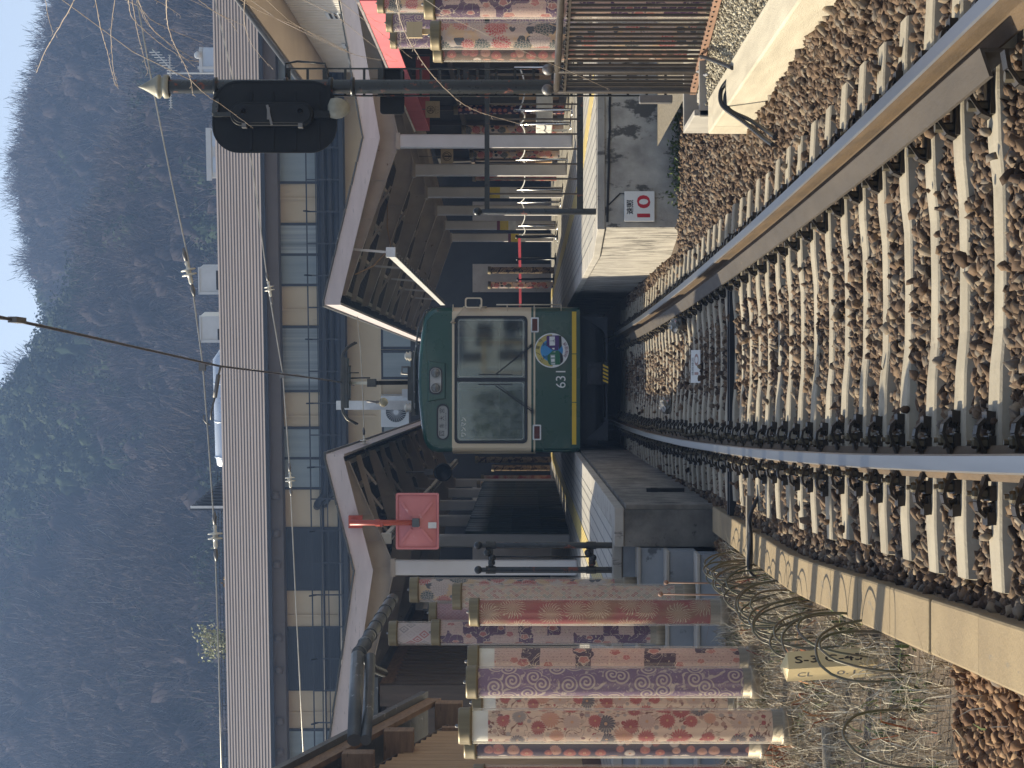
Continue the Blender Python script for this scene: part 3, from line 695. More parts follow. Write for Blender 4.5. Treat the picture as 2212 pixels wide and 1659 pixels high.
RAILP = [(-.063, -.153), (-.063, -.143), (-.013, -.122), (-.008, -.11), (-.008, -.05), (-.0325, -.036), (-.0325, -.007), (-.026, 0), (.026, 0), (.0325, -.007), (.0325, -.036), (.008, -.05), (.008, -.11), (.013, -.122), (.063, -.143), (.063, -.153)]
RM = [1] * 16; RM[6] = RM[7] = RM[8] = 0
GH = .75                              # half distance between rail heads
for sgn, lb in ((-1, 'curving steel rail on the side of the hooped verge'), (1, 'curving steel rail with a rusty guard angle along its inside')):
    mb = MB(); sweep(mb, sgn * GH, RAILP, RM, 3.5, 52)
    solo('rail', mb, [MT['rail_top'], MT['rail_rust']], lb, 'rail', 'rails of the track')
# guard angle inside the right rail
ga = thing('guard_rail', 'rusty steel guard angle bolted along the inside of the right rail', 'guard rail', (tc(7.9) + GH - .17, 7.9, -.15))
mb = MB(); sweep(mb, GH - .155, [(.045, -.145), (.045, -.028), (-.050, -.060), (-.050, -.074), (.033, -.044), (.033, -.145)], [0] * 6, 7.6, 33.5)
part('angle', mb, MT['guard'], ga)

# concrete sleepers
SP = .634; SY0 = 4.9
def sleeper_mesh():
    xs_ = [-1.19, -1.185, -1.0, -.58, -.40, -.25, 0, .25, .40, .58, 1.0, 1.185, 1.19]
    tz = [-.20, -.170, -.160, -.160, -.166, -.181, -.184, -.181, -.166, -.160, -.160, -.170, -.20]
    tw = [.085, .092, .102, .108, .10, .090, .086, .090, .10, .108, .102, .092, .085]
    mb = MB(); vs_ = []
    for x, z, w_ in zip(xs_, tz, tw):
        vs_ += [(x, -w_ - .035, -.33), (x, -w_, z - .008), (x, -w_ + .012, z), (x, w_ - .012, z), (x, w_, z - .008), (x, w_ + .035, -.33)]
    fs = []
    for i in range(len(xs_) - 1):
        for k in range(5): fs.append((i * 6 + k, i * 6 + k + 1, (i + 1) * 6 + k + 1, (i + 1) * 6 + k))
    n = len(xs_); fs += [tuple(reversed(range(6))), tuple((n - 1) * 6 + k for k in range(6))]
    return mb.add(vs_, fs, 0)
def clip_mb(x, s):
    """leaf spring clip on side s (+1 right of the rail) of a rail at x"""
    mb = MB(); pth = [(.030, -.132), (.060, -.122), (.085, -.108), (.118, -.098), (.150, -.104), (.172, -.126), (.168, -.150), (.140, -.156), (.122, -.148)]
    W_ = .034
    for i in range(len(pth) - 1):
        a = pth[i]; b = pth[i + 1]
        mb.bar((x + s * a[0], 0, a[1]), (x + s * b[0], 0, b[1]), W_ * 2, .013)
    mb.box(min(x + s * .062, x + s * .115), max(x + s * .062, x + s * .115), -.05, .05, -.162, -.135)
    mb.box(min(x + s * .155, x + s * .20), max(x + s * .155, x + s * .20), -.042, .042, -.162, -.128)
    mb.bar((x + s * .118, 0, -.165), (x + s * .172, 0, -.128), .02, .02)
    return mb
def bolt_mb(x, s):
    return MB().lathe([(.021, -.135), (.021, -.088), (.017, -.080), (.010, -.080), (.010, -.064), (.001, -.064)], (x + s * .089, 0, 0), n=6, sm=False).lathe([(.034, -.108), (.034, -.100), (.02, -.1)], (x + s * .089, 0, 0), n=10)
def make_sleeper():
    t = thing('sleeper', 'grey concrete sleeper under the rails in the brown ballast', 'sleeper', (0, 0, 0), 'concrete sleepers of the track')
    part('beam', sleeper_mesh(), MT['concrete_sleeper'], t)
    for x in (-GH, GH):
        for s in (-1, 1):
            if x > 0 and s < 0: continue
            c = part('rail_clip', clip_mb(x, s), MT['clip'], t); part('bolt', bolt_mb(x, s), MT['nut'], c)
    # stubby clip and shoe under the guard angle
    mb = MB(); mb.box(GH - .25, GH - .11, -.06, .06, -.162, -.146); mb.bar((GH - .24, 0, -.12), (GH - .19, 0, -.085), .07, .014); mb.bar((GH - .19, 0, -.085), (GH - .13, 0, -.075), .07, .014); mb.bar((GH - .255, 0, -.155), (GH - .24, 0, -.12), .07, .014)
    c = part('guard_clip', mb, MT['clip'], t); part('bolt', MB().lathe([(.02, -.15), (.02, -.075), (.001, -.075)], (GH - .215, 0, 0), n=6, sm=False), MT['nut'], c)
    return t
SL = []; proto = make_sleeper()
for i in range(60):
    Y = SY0 + SP * i
    if Y > 40: break
    o = proto if i == 0 else copy_tree(proto)
    d = tdir(Y); o.location = (tc(Y) + random.uniform(-.02, .02), Y, random.uniform(-.003, .001)); o.rotation_euler = (0, 0, math.atan2(-d.x, d.y))
    SL.append(Y)

# ------------------------------------------------------------------ ballast
def ico():
    p = (1 + 5 ** .5) / 2
    v = np.array([(-1, p, 0), (1, p, 0), (-1, -p, 0), (1, -p, 0), (0, -1, p), (0, 1, p), (0, -1, -p), (0, 1, -p), (p, 0, -1), (p, 0, 1), (-p, 0, -1), (-p, 0, 1)], float)
    v /= np.linalg.norm(v[0])
    f = np.array([(0, 11, 5), (0, 5, 1), (0, 1, 7), (0, 7, 10), (0, 10, 11), (1, 5, 9), (5, 11, 4), (11, 10, 2), (10, 7, 6), (7, 1, 8), (3, 9, 4), (3, 4, 2), (3, 2, 6), (3, 6, 8), (3, 8, 9), (4, 9, 5), (2, 4, 11), (6, 2, 10), (8, 6, 7), (9, 8, 1)])
    return v, f
def stones(name, P, size, mat, smooth=False):
    v0, f0 = ico(); n = len(P)
    jit = 1 + RNG.normal(size=(n, 12, 1)) * .22
    sc = np.stack([RNG.uniform(.8, 1.45, n), RNG.uniform(.65, 1.1, n), RNG.uniform(.45, .8, n)], -1)[:, None, :]
    v = v0[None] * jit * sc * size[:, None, None]
    rot = rand_rot(n); v = np.einsum('nij,nkj->nki', rot, v) + P[:, None, :]
    f = (f0[None] + (np.arange(n) * 12)[:, None, None]).reshape(-1, 3)
    return big_mesh(name, v.reshape(-1, 3), f, mat, np.repeat(RNG.uniform(0, 1, n), 12), smooth=smooth)
def _hd(y): d = tdir(y); return math.atan2(d.x, d.y)
def on_sleeper(x, y):
    k = round((y - SY0) / SP); dy = y - (SY0 + SP * k)
    return abs(x - tc(y)) < 1.21 and abs(dy + (x - tc(y)) * math.tan(_hd(y))) < .118
def bed(n, xr, yr, zf, s0, s1, keep=None):
    P = []; S = []
    for _ in range(n):
        y = RNG.uniform(*yr); a, b = xr(y)
        if b <= a: continue
        x = RNG.uniform(a, b)
        if keep and not keep(x, y): continue
        P.append((x, y, zf(x, y))); S.append(RNG.uniform(s0, s1))
    return P, S
def r_edge(y): return float(np.interp(y, [0, 12.6, 17.5, 17.6, 25.2, 25.3, 50], [1.94, 1.96, 1.93, 2.75, 2.9, 1.47, 1.47]))
def keep_main(x, y):
    c = tc(y)
    if abs(abs(x - c) - GH) < .075: return False
    if on_sleeper(x, y): return RNG.uniform() < .006
    return True
def bed_z(x, y):
    d = x - tc(y)
    return -.222 + (.012 if abs(d) < .35 else 0) + max(0, d - 1.2) * .24 * min(1, max(0, (17.3 - y) / 4.5)) - max(0, -d - 1.3) * .03
def z_main(x, y):
    if on_sleeper(x, y): return -.150
    d = x - tc(y)
    return bed_z(x, y) + RNG.normal() * .013
P, S = [], []
for (ya, yb, n, s0, s1) in ((4.6, 9, 23000, .014, .034), (9, 14, 23000, .015, .035), (14, 22, 21000, .020, .038), (22, 38, 18000, .025, .041)):
    p, s = bed(n, lambda y: (max(-1.06 if y < 20.4 else -1.08, tc(y) - 1.62), r_edge(y)), (ya, yb), z_main, s0, s1, keep_main); P += p; S += s
BST = [(0, (.030, .020, .013, 1)), (.25, (.075, .046, .028, 1)), (.5, (.125, .078, .046, 1)), (.72, (.175, .118, .072, 1)), (.86, (.15, .128, .104, 1)), (1, (.26, .195, .125, 1))]
bst = tinted('ballast stone', BST, .85, .3, .45, .25)
tb_ = MB(); ys_ = np.linspace(3.4, 40, 90); NXB = 15
tb_.add([(a + (b - a) * i / (NXB - 1), y, bed_z(a + (b - a) * i / (NXB - 1), y) - .022) for y in ys_ for a, b in ((max(-1.08, tc(y) - 1.7), r_edge(y) + .02),) for i in range(NXB)],
        [(j * NXB + i, j * NXB + i + 1, (j + 1) * NXB + i + 1, (j + 1) * NXB + i) for j in range(len(ys_) - 1) for i in range(NXB - 1)], 0, True)
struct('track_bed', tb_, MT['ground'])
stones('ballast', np.array(P), np.array(S), bst)
# orange ballast left of the trough, near the camera, and a strip by the steps
P, S = bed(10500, lambda y: (-2.6, -1.03 - (y - 7.4) * .035), (5.5, 9.0), lambda x, y: -.235 + RNG.normal() * .015, .016, .031)
p, s = bed(1500, lambda y: (-1.95, -1.38), (17.6, 20.3), lambda x, y: -.225 + RNG.normal() * .012, .024, .04); P += p; S += s
stones('verge_ballast', np.array(P), np.array(S), tinted('rusty stone', [(0, (.07, .036, .02, 1)), (.5, (.18, .098, .05, 1)), (1, (.29, .185, .10, 1))], .88, .25, .45, .25))
# fine gravel behind the pale kerb
P, S = bed(15000, lambda y: (float(np.interp(y, [10, 17.5], [2.24, 2.20])), 3.4), (10, 18.8), lambda x, y: .055 + RNG.normal() * .006, .008, .017)
gv = MB(); gv.add([(2.0, 9, .05), (9, 9, .05), (9, 25, .05), (2.6, 25, .05), (2.6, 19.2, .05), (2.2, 17.4, .05)], [(0, 1, 2, 3, 4, 5)])
struct('gravel_ground', gv, MT['gravel_bed'])
stones('fine_gravel', np.array(P), np.array(S), tinted('gravel', [(0, (.12, .10, .07, 1)), (.5, (.32, .28, .2, 1)), (1, (.55, .5, .38, 1))], .9, .25))
# ------------------------------------------------------------------ platforms
PZ = .70
def platform(name, label, outline, z, slab_over, walls, top):
    t = thing(name, label, 'platform', (outline[0][0], outline[0][1], -.4))
    part('wall', MB().prism(outline, lambda u, v: (u, v, -.4), (0, 0, z - .09 + .4)), walls, t)
    cx = sum(p[0] for p in outline) / len(outline); cy = sum(p[1] for p in outline) / len(outline)
    o2 = [(x + (slab_over if x > -1.2 and name and cx < 0 else (-slab_over if cx > 0 and x < 2 else 0)), y - (slab_over if y < 27 and y > 20 and y != 27.0 else 0)) for x, y in outline]
    part('slab', MB().prism(o2, lambda u, v: (u, v, z - .0895), (0, 0, .086)), MT['concrete'], t, bevel=.008)
    return t
pl = platform('platform', 'raised station platform with wide steps at its near end, opposite the red awning', [(-1.13, 20.45), (-1.13, 78), (-9, 78), (-9, 30.5), (-4.0, 30.5), (-4.0, 20.85), (-1.46, 20.85), (-1.46, 20.45)], PZ, .02, MT['concrete_dark'], None)
mb = MB(); mb.box(-3.95, -1.32, 20.95, 77.9, PZ - .006, PZ + .001).box(-8.9, -3.951, 30.6, 77.9, PZ - .006, PZ + .001); part('paving', mb, MT['tile_grey'], pl)
mb = MB(); mb.box(-2.28, -1.98, 21.6, 77, PZ + .002, PZ + .008); part('tactile_strip', mb, MT['tactile'], pl)
# cast wall panels on the track side of the left platform
mb = MB()
for y0, y1 in ((20.5, 24.0), (24.02, 29.0), (29.02, 34.0), (34.02, 40.0), (40.02, 47.0)): mb.box(-1.128, -1.085, y0, y1, -.4, PZ - .11)
part('side_panels', mb, MT['concrete_side'], pl)
pr = platform('platform', 'raised station platform with a cracked end wall that carries the white speed sign', [(1.74, 25.32), (12, 25.32), (12, 78), (1.52, 78), (1.52, 27.0)], PZ, .02, MT['concrete_streak'], None)
mb = MB(); mb.prism([(1.98, 25.6), (11.9, 25.6), (11.9, 77.9), (1.72, 77.9), (1.72, 27.2)], lambda u, v: (u, v, PZ - .006), (0, 0, .007)); part('paving', mb, MT['tile_grey'], pr)
mb = MB(); mb.prism([(3.35, 26.2), (3.65, 26.2), (3.05, 34), (2.85, 77), (2.55, 77), (2.75, 34)], lambda u, v: (u, v, PZ + .002), (0, 0, .006)); part('tactile_strip', mb, MT['tactile'], pr)
# the crack below the slab of the end wall, as a jagged dark seam standing 2 mm proud
cr = [(1.80, .585), (2.2, .575), (2.45, .565), (2.62, .57), (2.85, .555), (3.05, .56), (3.3, .55), (3.52, .558), (3.78, .548)]
mb = MB()
for (a, b) in zip(cr[:-1], cr[1:]): mb.bar((a[0], 25.314, a[1]), (b[0], 25.314, b[1]), .012, .026)
for a, b in (((1.98, .58), (2.12, .44)), ((2.12, .44), (2.10, .30)), ((3.52, .558), (3.56, .40)), ((3.56, .40), (3.62, .22)), ((3.30, .55), (3.30, .47))): mb.bar((a[0], 25.314, a[1]), (b[0], 25.314, b[1]), .008, .016)
part('crack', mb, MT['dark'], pr)
# steps
st = thing('steps', 'blue grey concrete steps climbing to the platform behind the patterned poles', 'steps', (-2.6, 19.6, -.3))
sz = [(19.6, .02), (20.0, .26), (20.4, .49)]
for y, z in sz:
    zb = -.4
    part('step', MB().box(-4.2, -1.47, y, 20.845, zb, z - .03), MT['concrete_blue'], st)
    part('tread', MB().box(-4.22, -1.465, y - .02, 20.845 if y == 20.4 else y + .38, z - .03, z), MT['concrete'], st, bevel=.006)
part('step', MB().box(-4.2, -1.48, 20.846, 20.849, .49, PZ - .1), MT['concrete_blue'], st)

# ------------------------------------------------------------------ butterfly canopies
def canopy(label, prof, y0, y1, cols, colx, tip_i, edge_mat_label):
    """prof: [(x,z)...] underside line of the roof: tip, valley, far tip"""
    t = thing('platform_canopy', label, 'canopy', (prof[1][0], y0, PZ))
    (xa, za), (xv, zv), (xb, zb) = prof
    def line(x): return za + (zv - za) * (x - xa) / (xv - xa) if (x - xv) * (xa - xv) > 0 else zb + (zv - zb) * (x - xb) / (xv - xb)
    up = .27
    # roof sheet
    mb = MB(); mb.prism([(xa, za + up - .05), (xv, zv + up - .05), (xb, zb + up - .05), (xb, zb + up - .01), (xv, zv + up - .01), (xa, za + up - .01)], lambda u, v: (u, y0 + .05, v), (0, y1 - y0 - .1, 0))
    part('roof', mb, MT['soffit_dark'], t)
    # ribs of the corrugated underside
    mb = MB()
    for k in range(int((y1 - y0) / .33)):
        y = y0 + .2 + k * .33
        for (p, q) in (((xa, za), (xv, zv)), ((xv, zv), (xb, zb))): mb.bar((p[0], y, p[1] + up - .062), (q[0], y, q[1] + up - .062), .07, .02)
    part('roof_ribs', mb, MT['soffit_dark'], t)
    # front boards
    for (p, q) in (((xa, za), (xv, zv)), ((xv, zv), (xb, zb))):
        mb = MB().prism([(p[0], p[1]), (q[0], q[1]), (q[0], q[1] + up), (p[0], p[1] + up)], lambda u, v: (u, y0 - .03, v), (0, .05, 0)); part('fascia_board', mb, MT['fascia'], t)
        # dark drip cap lying in overlapping lengths
        mb = MB(); n = 7
        for k in range(n):
            a = [p[i] + (q[i] - p[i]) * k / n for i in (0, 1)]; b = [p[i] + (q[i] - p[i]) * (k + .98) / n for i in (0, 1)]
            mb.bar((a[0], y0 - .01, a[1] + up + .018), (b[0], y0 - .01, b[1] + up + .027), .12, .022)
        part('drip_cap', mb, MT['gutter'], t)
    # edge board toward the track
    for xe, ze, s in ((xa, za, -1 if xa < xv else 1),):
        mb = MB()
        y = y0 - .03
        while y < y1:
            mb.box(min(xe, xe + s * .04), max(xe, xe + s * .04), y, min(y + 3.6, y1) - .012, ze - .01, ze + up - .01); y += 3.6
        part('edge_board', mb, MT['fascia'], t)
        mb = MB(); mb.box(min(xe - s * .05, xe + s * .07), max(xe - s * .05, xe + s * .07), y0 - .04, y1, ze + up - .008, ze + up + .03); part('edge_cap', mb, MT['gutter'], t)
    # purlins along, trussed brackets across
    for (p, q, n) in (((xa, za), (xv, zv), 4), ((xv, zv), (xb, zb), 4)):
        for k in range(n):
            f = (k + .35) / n; x = p[0] + (q[0] - p[0]) * f; z = p[1] + (q[1] - p[1]) * f
            part('purlin', MB().box(x - .035, x + .035, y0 + .1, y1 - .2, z + .10, z + .195), MT['soffit'], t)
    for i, cy in enumerate(cols):
        for yy in ((cy, cy + (cols[1] - cols[0]) / 2) if i < len(cols) - 1 else (cy,)):
            for (p, s) in (((xa, za), 1), ((xb, zb), 1)):
                m2 = MB(); x1_ = xv + (p[0] - xv) * .95; z1_ = zv + (p[1] - zv) * .95
                if yy == cy:
                    m2.prism([(xv, zv - .30), (x1_, z1_ - .02), (x1_, z1_ + .10), (xv, zv + .06)], lambda u, v: (u, yy - .012, v), (0, .024, 0))
                    m2.bar((xv, yy, zv - .30), (x1_, yy, z1_ - .02), .11, .014); m2.bar((xv, yy, zv + .06), (x1_, yy, z1_ + .10), .11, .014)
                    for q_ in (.25, .5, .75):
                        xx = xv + (x1_ - xv) * q_; zz = zv - .30 + (z1_ - .02 - zv + .30) * q_; m2.bar((xx, yy, zz), (xx, yy, zz + .30 - .18 * q_), .09, .012, (1, 0, 0))
                    part('beam', m2, MT['soffit'], t)
                else:
                    m2.bar((xv, yy, zv + .02), (x1_, yy, z1_ + .06), .05, .09)
                    for q_ in (.2, .45, .7): m2.bar((xv + (x1_ - xv) * q_, yy, zv + (z1_ - zv) * q_ - .12), (xv + (x1_ - xv) * (q_ + .2), yy, zv + (z1_ - zv) * (q_ + .2) + .05), .04, .04)
                    part('rafter', m2, MT['soffit'], t)
        cx = colx(cy)
        part('column', MB().box(cx - .115, cx + .115, cy - .10, cy + .10, PZ, zv - .28), MT['white_col'], t, bevel=.03)
        # conduit and collar up the column
        part('collar', MB().box(cx - .135, cx + .135, cy - .12, cy + .12, zv - .31, zv - .24), MT['soffit'], t)
    # bolt plate on the first brackets
    return t
LX = -2.82
can_l = canopy('butterfly platform canopy that carries the square red mirror on its front', [(-1.10, WZ(742, 34.5)), (LX, WZ(806, 34.5)), (-6.6, WZ(727, 34.5))], 34.5, 70, [35, 41, 47, 53, 59, 65], lambda y: LX, 0, '')
can_r = canopy('butterfly platform canopy over the red awning and the queue of steel posts', [(1.36, WZ(735, 38.0)), (4.10, WZ(821, 38.0)), (8.6, WZ(722, 38.0))], 38.0, 70, [38.5, 43.9, 49.3, 54.7, 60.1, 65.5], lambda y: 4.10 + (y - 38.5) * .004, 0, '')
# cable along the valley columns
def sag(a, b, s, n=14):
    a = Vector(a); b = Vector(b); return [a.lerp(b, k / n) - Vector((0, 0, s * 4 * (k / n) * (1 - k / n))) for k in range(n + 1)]
mb = MB(); mb.tube([WX(1138, 38.2) and (1.9, 39.5, 4.45), (2.1, 40.5, 4.2), (2.5, 41.5, 3.95), (2.9, 42, 4.05), (3.4, 43, 4.1)], .012, 6); part('loose_conduit', mb, MT['wood_tan'], can_r)

# light rails hung below the canopies
for x, y0, y1, z, lb in ((2.22, 38.2, 62, 3.78, 'white perforated light rail hanging under the canopy of the awning side'), (-2.42, 36, 72, 3.72, 'white perforated light rail hanging under the canopy behind the red mirror')):
    t = thing('light_rail', lb, 'light rail', (x, y0, z), None)
    part('channel', MB().box(x - .06, x + .05, y0, y1, z - .06, z + .012).box(x - .061, x - .075, y0, y1, z - .09, z + .03), MT['white_plastic'], t)
    y = y0 + .3
    while y < y1: part('lamp_holder', MB().box(x - .045, x + .035, y, y + .34, z - .085, z - .061), MT['iron'], t); y += .85
    for y in np.arange(y0 + .2, y1, 5.4): part('hanger', MB().bar((x, y, z + .012), (x + .05, y, z + .62), .04, .02), MT['white_col'], t)
    part('end_box', MB().box(x - .10, x + .07, y0 - .12, y0 - .002, z - .11, z + .05), MT['white_plastic'], t, bevel=.01)

# ------------------------------------------------------------------ station building across the end of the line
YB, PH = 76.0, R(9.0)
cph, sph = math.cos(PH), math.sin(PH)
def B3(s, z, d=0.0): return Vector((s * cph - d * sph, YB - s * sph - d * cph, z))
def bs(U, d=0.0):
    a = (U - CU) / FPX; return (a * (YB - d * cph) + d * sph) / (cph + a * sph)
def bz(U, V, d=0.0): return WZ(V, B3(bs(U, d), 0, d).y)
def bbox(mb, s0, s1, z0, z1, d0, d1, mi=0):
    v = [B3(s, z, d) for s in (s0, s1) for d in (d1, d0) for z in (z0, z1)]
    return mb.add(v, [(0, 1, 3, 2), (4, 6, 7, 5), (0, 4, 5, 1), (2, 3, 7, 6), (0, 2, 6, 4), (1, 5, 7, 3)], mi)
bd = thing('station_building', 'long beige station building with a stepped pinkish metal roof across the end of the tracks', 'building', B3(0, PZ, 0))
S0, S1 = -19.0, 13.5
ZE, ZR = 10.06, 12.17; D_E, D_R = 1.0, -3.6
mb = MB(); bbox(mb, S0, S1, 4.9, ZE, -8, 0); part('wall', mb, MT['wall_beige'], bd)
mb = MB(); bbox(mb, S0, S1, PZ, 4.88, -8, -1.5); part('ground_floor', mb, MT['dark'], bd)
mb = MB(); NC = 15
pts = []
for k in range(NC):
    d0 = D_E + (D_R - D_E) * k / NC; z0 = ZE + (ZR - ZE) * k / NC; d1 = D_E + (D_R - D_E) * (k + 1) / NC; z1 = ZE + (ZR - ZE) * (k + 1) / NC
    pts += [(d0, z0 + .045), (d1, z1 + .0)]
pts += [(D_R - .15, ZR - .02), (D_R - 4.5, ZE + .3), (D_R - 4.5, ZE + .2), (D_R, ZR - .2), (D_E, ZE - .06)]
mb.prism(pts, lambda u, v: B3(S0 - .6, v, u), (S1 - S0 + 1.2) * Vector((cph, -sph, 0)), 0)
roof_b = part('roof', mb, MT['brown_roof'], bd)
mb = MB(); bbox(mb, S0 - .6, S1 + .6, ZE - .10, ZE + .035, D_E + .002, D_E + .10); part('gutter', mb, MT['navy'], bd)
mb = MB(); bbox(mb, S0 - .6, S1 + .6, ZE - .46, ZE - .062, D_E - .25, D_E - .20); bbox(mb, S0 - .6, S1 + .6, ZE - .48, ZE - .461, .003, D_E - .20); part('eave_board', mb, MT['eave_brown'], bd)
for i, U in enumerate((586, 504, 436, 278, 208, 98, 30)):
    c = B3(bs(U, D_E), ZE - .27, D_E - .19)
    part('vent_cap', MB().lathe([(.001, -.11), (.13, -.11), (.14, 0), (.13, .09), (.08, .14), (.001, .15)], c, 'Z', 14), MT['eave_brown'], bd)
def window(U0, U1, V0, V1, panes, curtain, fw=.09):
    f = MB(); s0, s1 = bs(U0), bs(U1); uc = (U0 + U1) / 2; z1, z0 = bz(uc, V0), bz(uc, V1)
    bbox(f, s0, s1, z0, z1, .002, .05); 
    w_ = part('window', f, MT['navy'], bd)
    for k in range(panes):
        a = s0 + fw + (s1 - s0 - fw) * k / panes; b = s0 + (s1 - s0 - fw) * (k + 1) / panes
        m_ = MB(); bbox(m_, a, b, z0 + fw, z1 - fw, .051, .056); part('pane', m_, MT['pane_curtain' if curtain == 2 or (curtain == 1 and k == panes - 1) else 'pane'], w_)
for a in ((1262, 1390, 592, 700, 1, 0), (1041, 1178, 596, 703, 2, 1), (812, 956, 603, 712, 1, 2), (602, 738, 606, 716, 2, 0), (-70, 86, 620, 730, 2, 0), (1470, 1560, 585, 690, 1, 0)): window(*a)
for U0, U1, V0, V1 in ((384, 521, 610, 742), (168, 306, 615, 745)):
    m_ = MB(); s0, s1 = bs(U0), bs(U1); z1, z0 = bz((U0 + U1) / 2, V0), bz((U0 + U1) / 2, V1); bbox(m_, s0, s1, z0, z1, .002, .06)
    lv = part('louvre_panel', m_, MT['navy'], bd)
    m_ = MB()
    for k in range(26): zz = z0 + (z1 - z0) * (k + .5) / 26; bbox(m_, s0 + .06, s1 - .06, zz, zz + .02, .061, .075)
    part('louvre_blades', m_, MT['navy'], lv)
m_ = MB()
for U in (120, 330, 760, 990, 1230):
    m_ = MB(); s = bs(U); bbox(m_, s - .03, s + .03, 6.5, ZE - .48, .001, .06); part('wall_pipe', m_, MT['wall_beige'], bd)
# gallery rails and the bundle of big dark pipes
m_ = MB(); DR = .85
def zc_(V): return WZ(V, YB - DR)
for V, r in ((668, .022), (688, .016), (704, .016)): m_.bar(B3(S0, zc_(V) , DR), B3(S1, zc_(V), DR), r * 2, r * 2)
for k, U in enumerate(range(-40, 1620, 69)): m_.bar(B3(bs(U, DR), zc_(740), DR), B3(bs(U, DR), zc_(668) - .0, DR), .045, .045)
for k, U in enumerate(range(-40, 1620, 138)): m_.bar(B3(bs(U, DR), zc_(676), DR), B3(bs(U, DR) + .05, zc_(664), DR + .35), .05, .05)
part('gallery_rail', m_, MT['navy'], bd)
for V, r, d, Ue in ((700, .13, .60, 585), (716, .14, .48, 592), (733, .14, .60, -60), (744, .08, .75, -60), (690, .05, .35, -60)):
    z = zc_(V); s_e = bs(Ue, d)
    pth = [B3(S1, z, d)] + ([B3(s_e + .3, z, d), B3(s_e + .08, z + .05, d), B3(s_e - .25, z + .30, d * .8), B3(s_e - .42, z + .36, .1)] if Ue > 0 else [B3(S0, z, d)])
    part('service_pipe', MB().tube(pth, r, 12), MT['navy'], bd)
m_ = MB(); bbox(m_, S0, S1, zc_(747), zc_(738), .002, .95); part('gallery_floor', m_, MT['navy'], bd)
# lower middle windows
for a in ((905, 965, 822, 900, 1, 0), (840, 903, 822, 900, 1, 0), (690, 752, 824, 905, 1, 0)): window(*a)
m_ = MB(); bbox(m_, S0, S1, bz(830, 824), bz(830, 818), .001, .08); part('sill_band', m_, MT['wall_beige'], bd)
m_ = MB(); bbox(m_, bs(720), bs(840), bz(780, 930), bz(780, 886), .002, .9)
part('balcony_boards', m_, MT['wood_dark'], bd)
# air conditioner on that balcony
ac = thing('air_conditioner', 'grey white outdoor fan unit above the green tram by the blue panes', 'air conditioner', B3(bs(773), bz(773, 886), .5))
m_ = MB(); bbox(m_, bs(742), bs(809), bz(775, 886), bz(775, 825), .1, .5); part('casing', m_, MT['ac_white'], ac, bevel=.02)
fc = B3(bs(769, .5), (bz(770, 886, .5) + bz(770, 825, .5)) / 2, .50); fr = .37
def AF(u, v, d=0): return fc + Vector((u * cph - d * sph, -u * sph - d * cph, v))
m_ = MB().ring(circ(0, 0, fr, 30), circ(0, 0, fr - .03, 30), AF, Vector((-sph, -cph, 0)) * .03)
m_.prism(circ(0, 0, .085, 18), AF, Vector((-sph, -cph, 0)) * .035)
for k in range(26):
    a = 2 * math.pi * k / 26; m_.bar(AF(.08 * math.cos(a), .08 * math.sin(a), .018), AF(.355 * math.cos(a + .35), .355 * math.sin(a + .35), .018), .012, .012)
part('fan_grille', m_, MT['ac_white'], ac)
part('fan_opening', MB().prism(circ(0, 0, fr - .03, 26), AF, Vector((-sph, -cph, 0)) * .004), MT['dark'], ac)

# wing at right: white corrugated wall, deep beige soffit
wg = thing('wing_building', 'projecting wing with white corrugated walls under a deep beige soffit', 'building', (11, 58, PZ))
XE, ZW = 8.62, 7.96; XW = 10.05
part('wall', MB().box(XW, 22, 40, 73.3, 3, ZW - .16), MT['white_sheet'], wg)
m_ = MB()
for k in range(120): y = 40.1 + k * .276; m_.box(XW - .05, XW - .001, y, y + .12, 3, ZW - .17)
part('corrugation', m_, MT['white_sheet'], wg)
part('soffit', MB().box(XE + .03, XW + .3, 40, 73.2, ZW - .14, ZW - .10), MT['soffit_beige'], wg)
part('roof', MB().prism([(XE, ZW - .09), (XE, ZW), (15, ZW + 2.85), (22, ZW - .09)], lambda u, v: (u, 39.7, v), (0, 33.4, 0)), MT['brown_roof'], wg)
m_ = MB(); m_.tube([(XE - .06, 39.7, ZW - .06), (XE - .06, 73, ZW - .06)], .07, 10); part('gutter', m_, MT['navy'], wg)
for y in (61.6, 67.2):
    w_ = part('window', MB().box(XW - .085, XW - .052, y - .45, y + .55, 5.6, 6.9), MT['ac_white'], wg)
    m_ = MB()
    for k in range(9): m_.box(XW - .10, XW - .086, y - .36, y + .46, 5.7 + k * .13, 5.7 + k * .13 + .06)
    part('louvre', m_, MT['dark'], w_)

# roof top items
RD = -4.6
def roof_box(name, U0, U1, V0, V1, mat, label, cat, depth=1.6, d=RD, extra=None, group=None):
    s0, s1 = bs(U0, d), bs(U1, d); z1, z0 = bz((U0 + U1) / 2, V0, d), 11.0
    t = thing(name, label, cat, B3((s0 + s1) / 2, z0, d), group)
    m_ = MB(); bbox(m_, s0, s1, z0, z1, d - depth, d); part('casing', m_, MT[mat], t, bevel=.02)
    if extra: extra(t, s0, s1, z0, z1, d)
    return t
def hood(side):
    def f(t, s0, s1, z0, z1, d):
        zr = z1 - 1.0; m_ = MB(); bbox(m_, s0 + (s1 - s0) * side[0], s0 + (s1 - s0) * side[1], zr - .9, z1 - .62, d + .002, d + .02); part('opening', m_, MT['dark'], t)
        m_ = MB(); bbox(m_, s0 - .03, s1 + .03, z1 - .04, z1 + .01, d + .003, d + .05); bbox(m_, s0 - .03, s0 + .06, zr - .9, z1, d + .003, d + .05); part('flange', m_, MT['ac_white'], t)
    return f
roof_box('roof_ventilator', 1025, 1080, 429, 480, 'ac_white', 'white box ventilator with a wide dark opening on the station roof ridge', 'ventilator', 1.2, RD, hood((.15, .9)), 'white ventilators on the station roof')
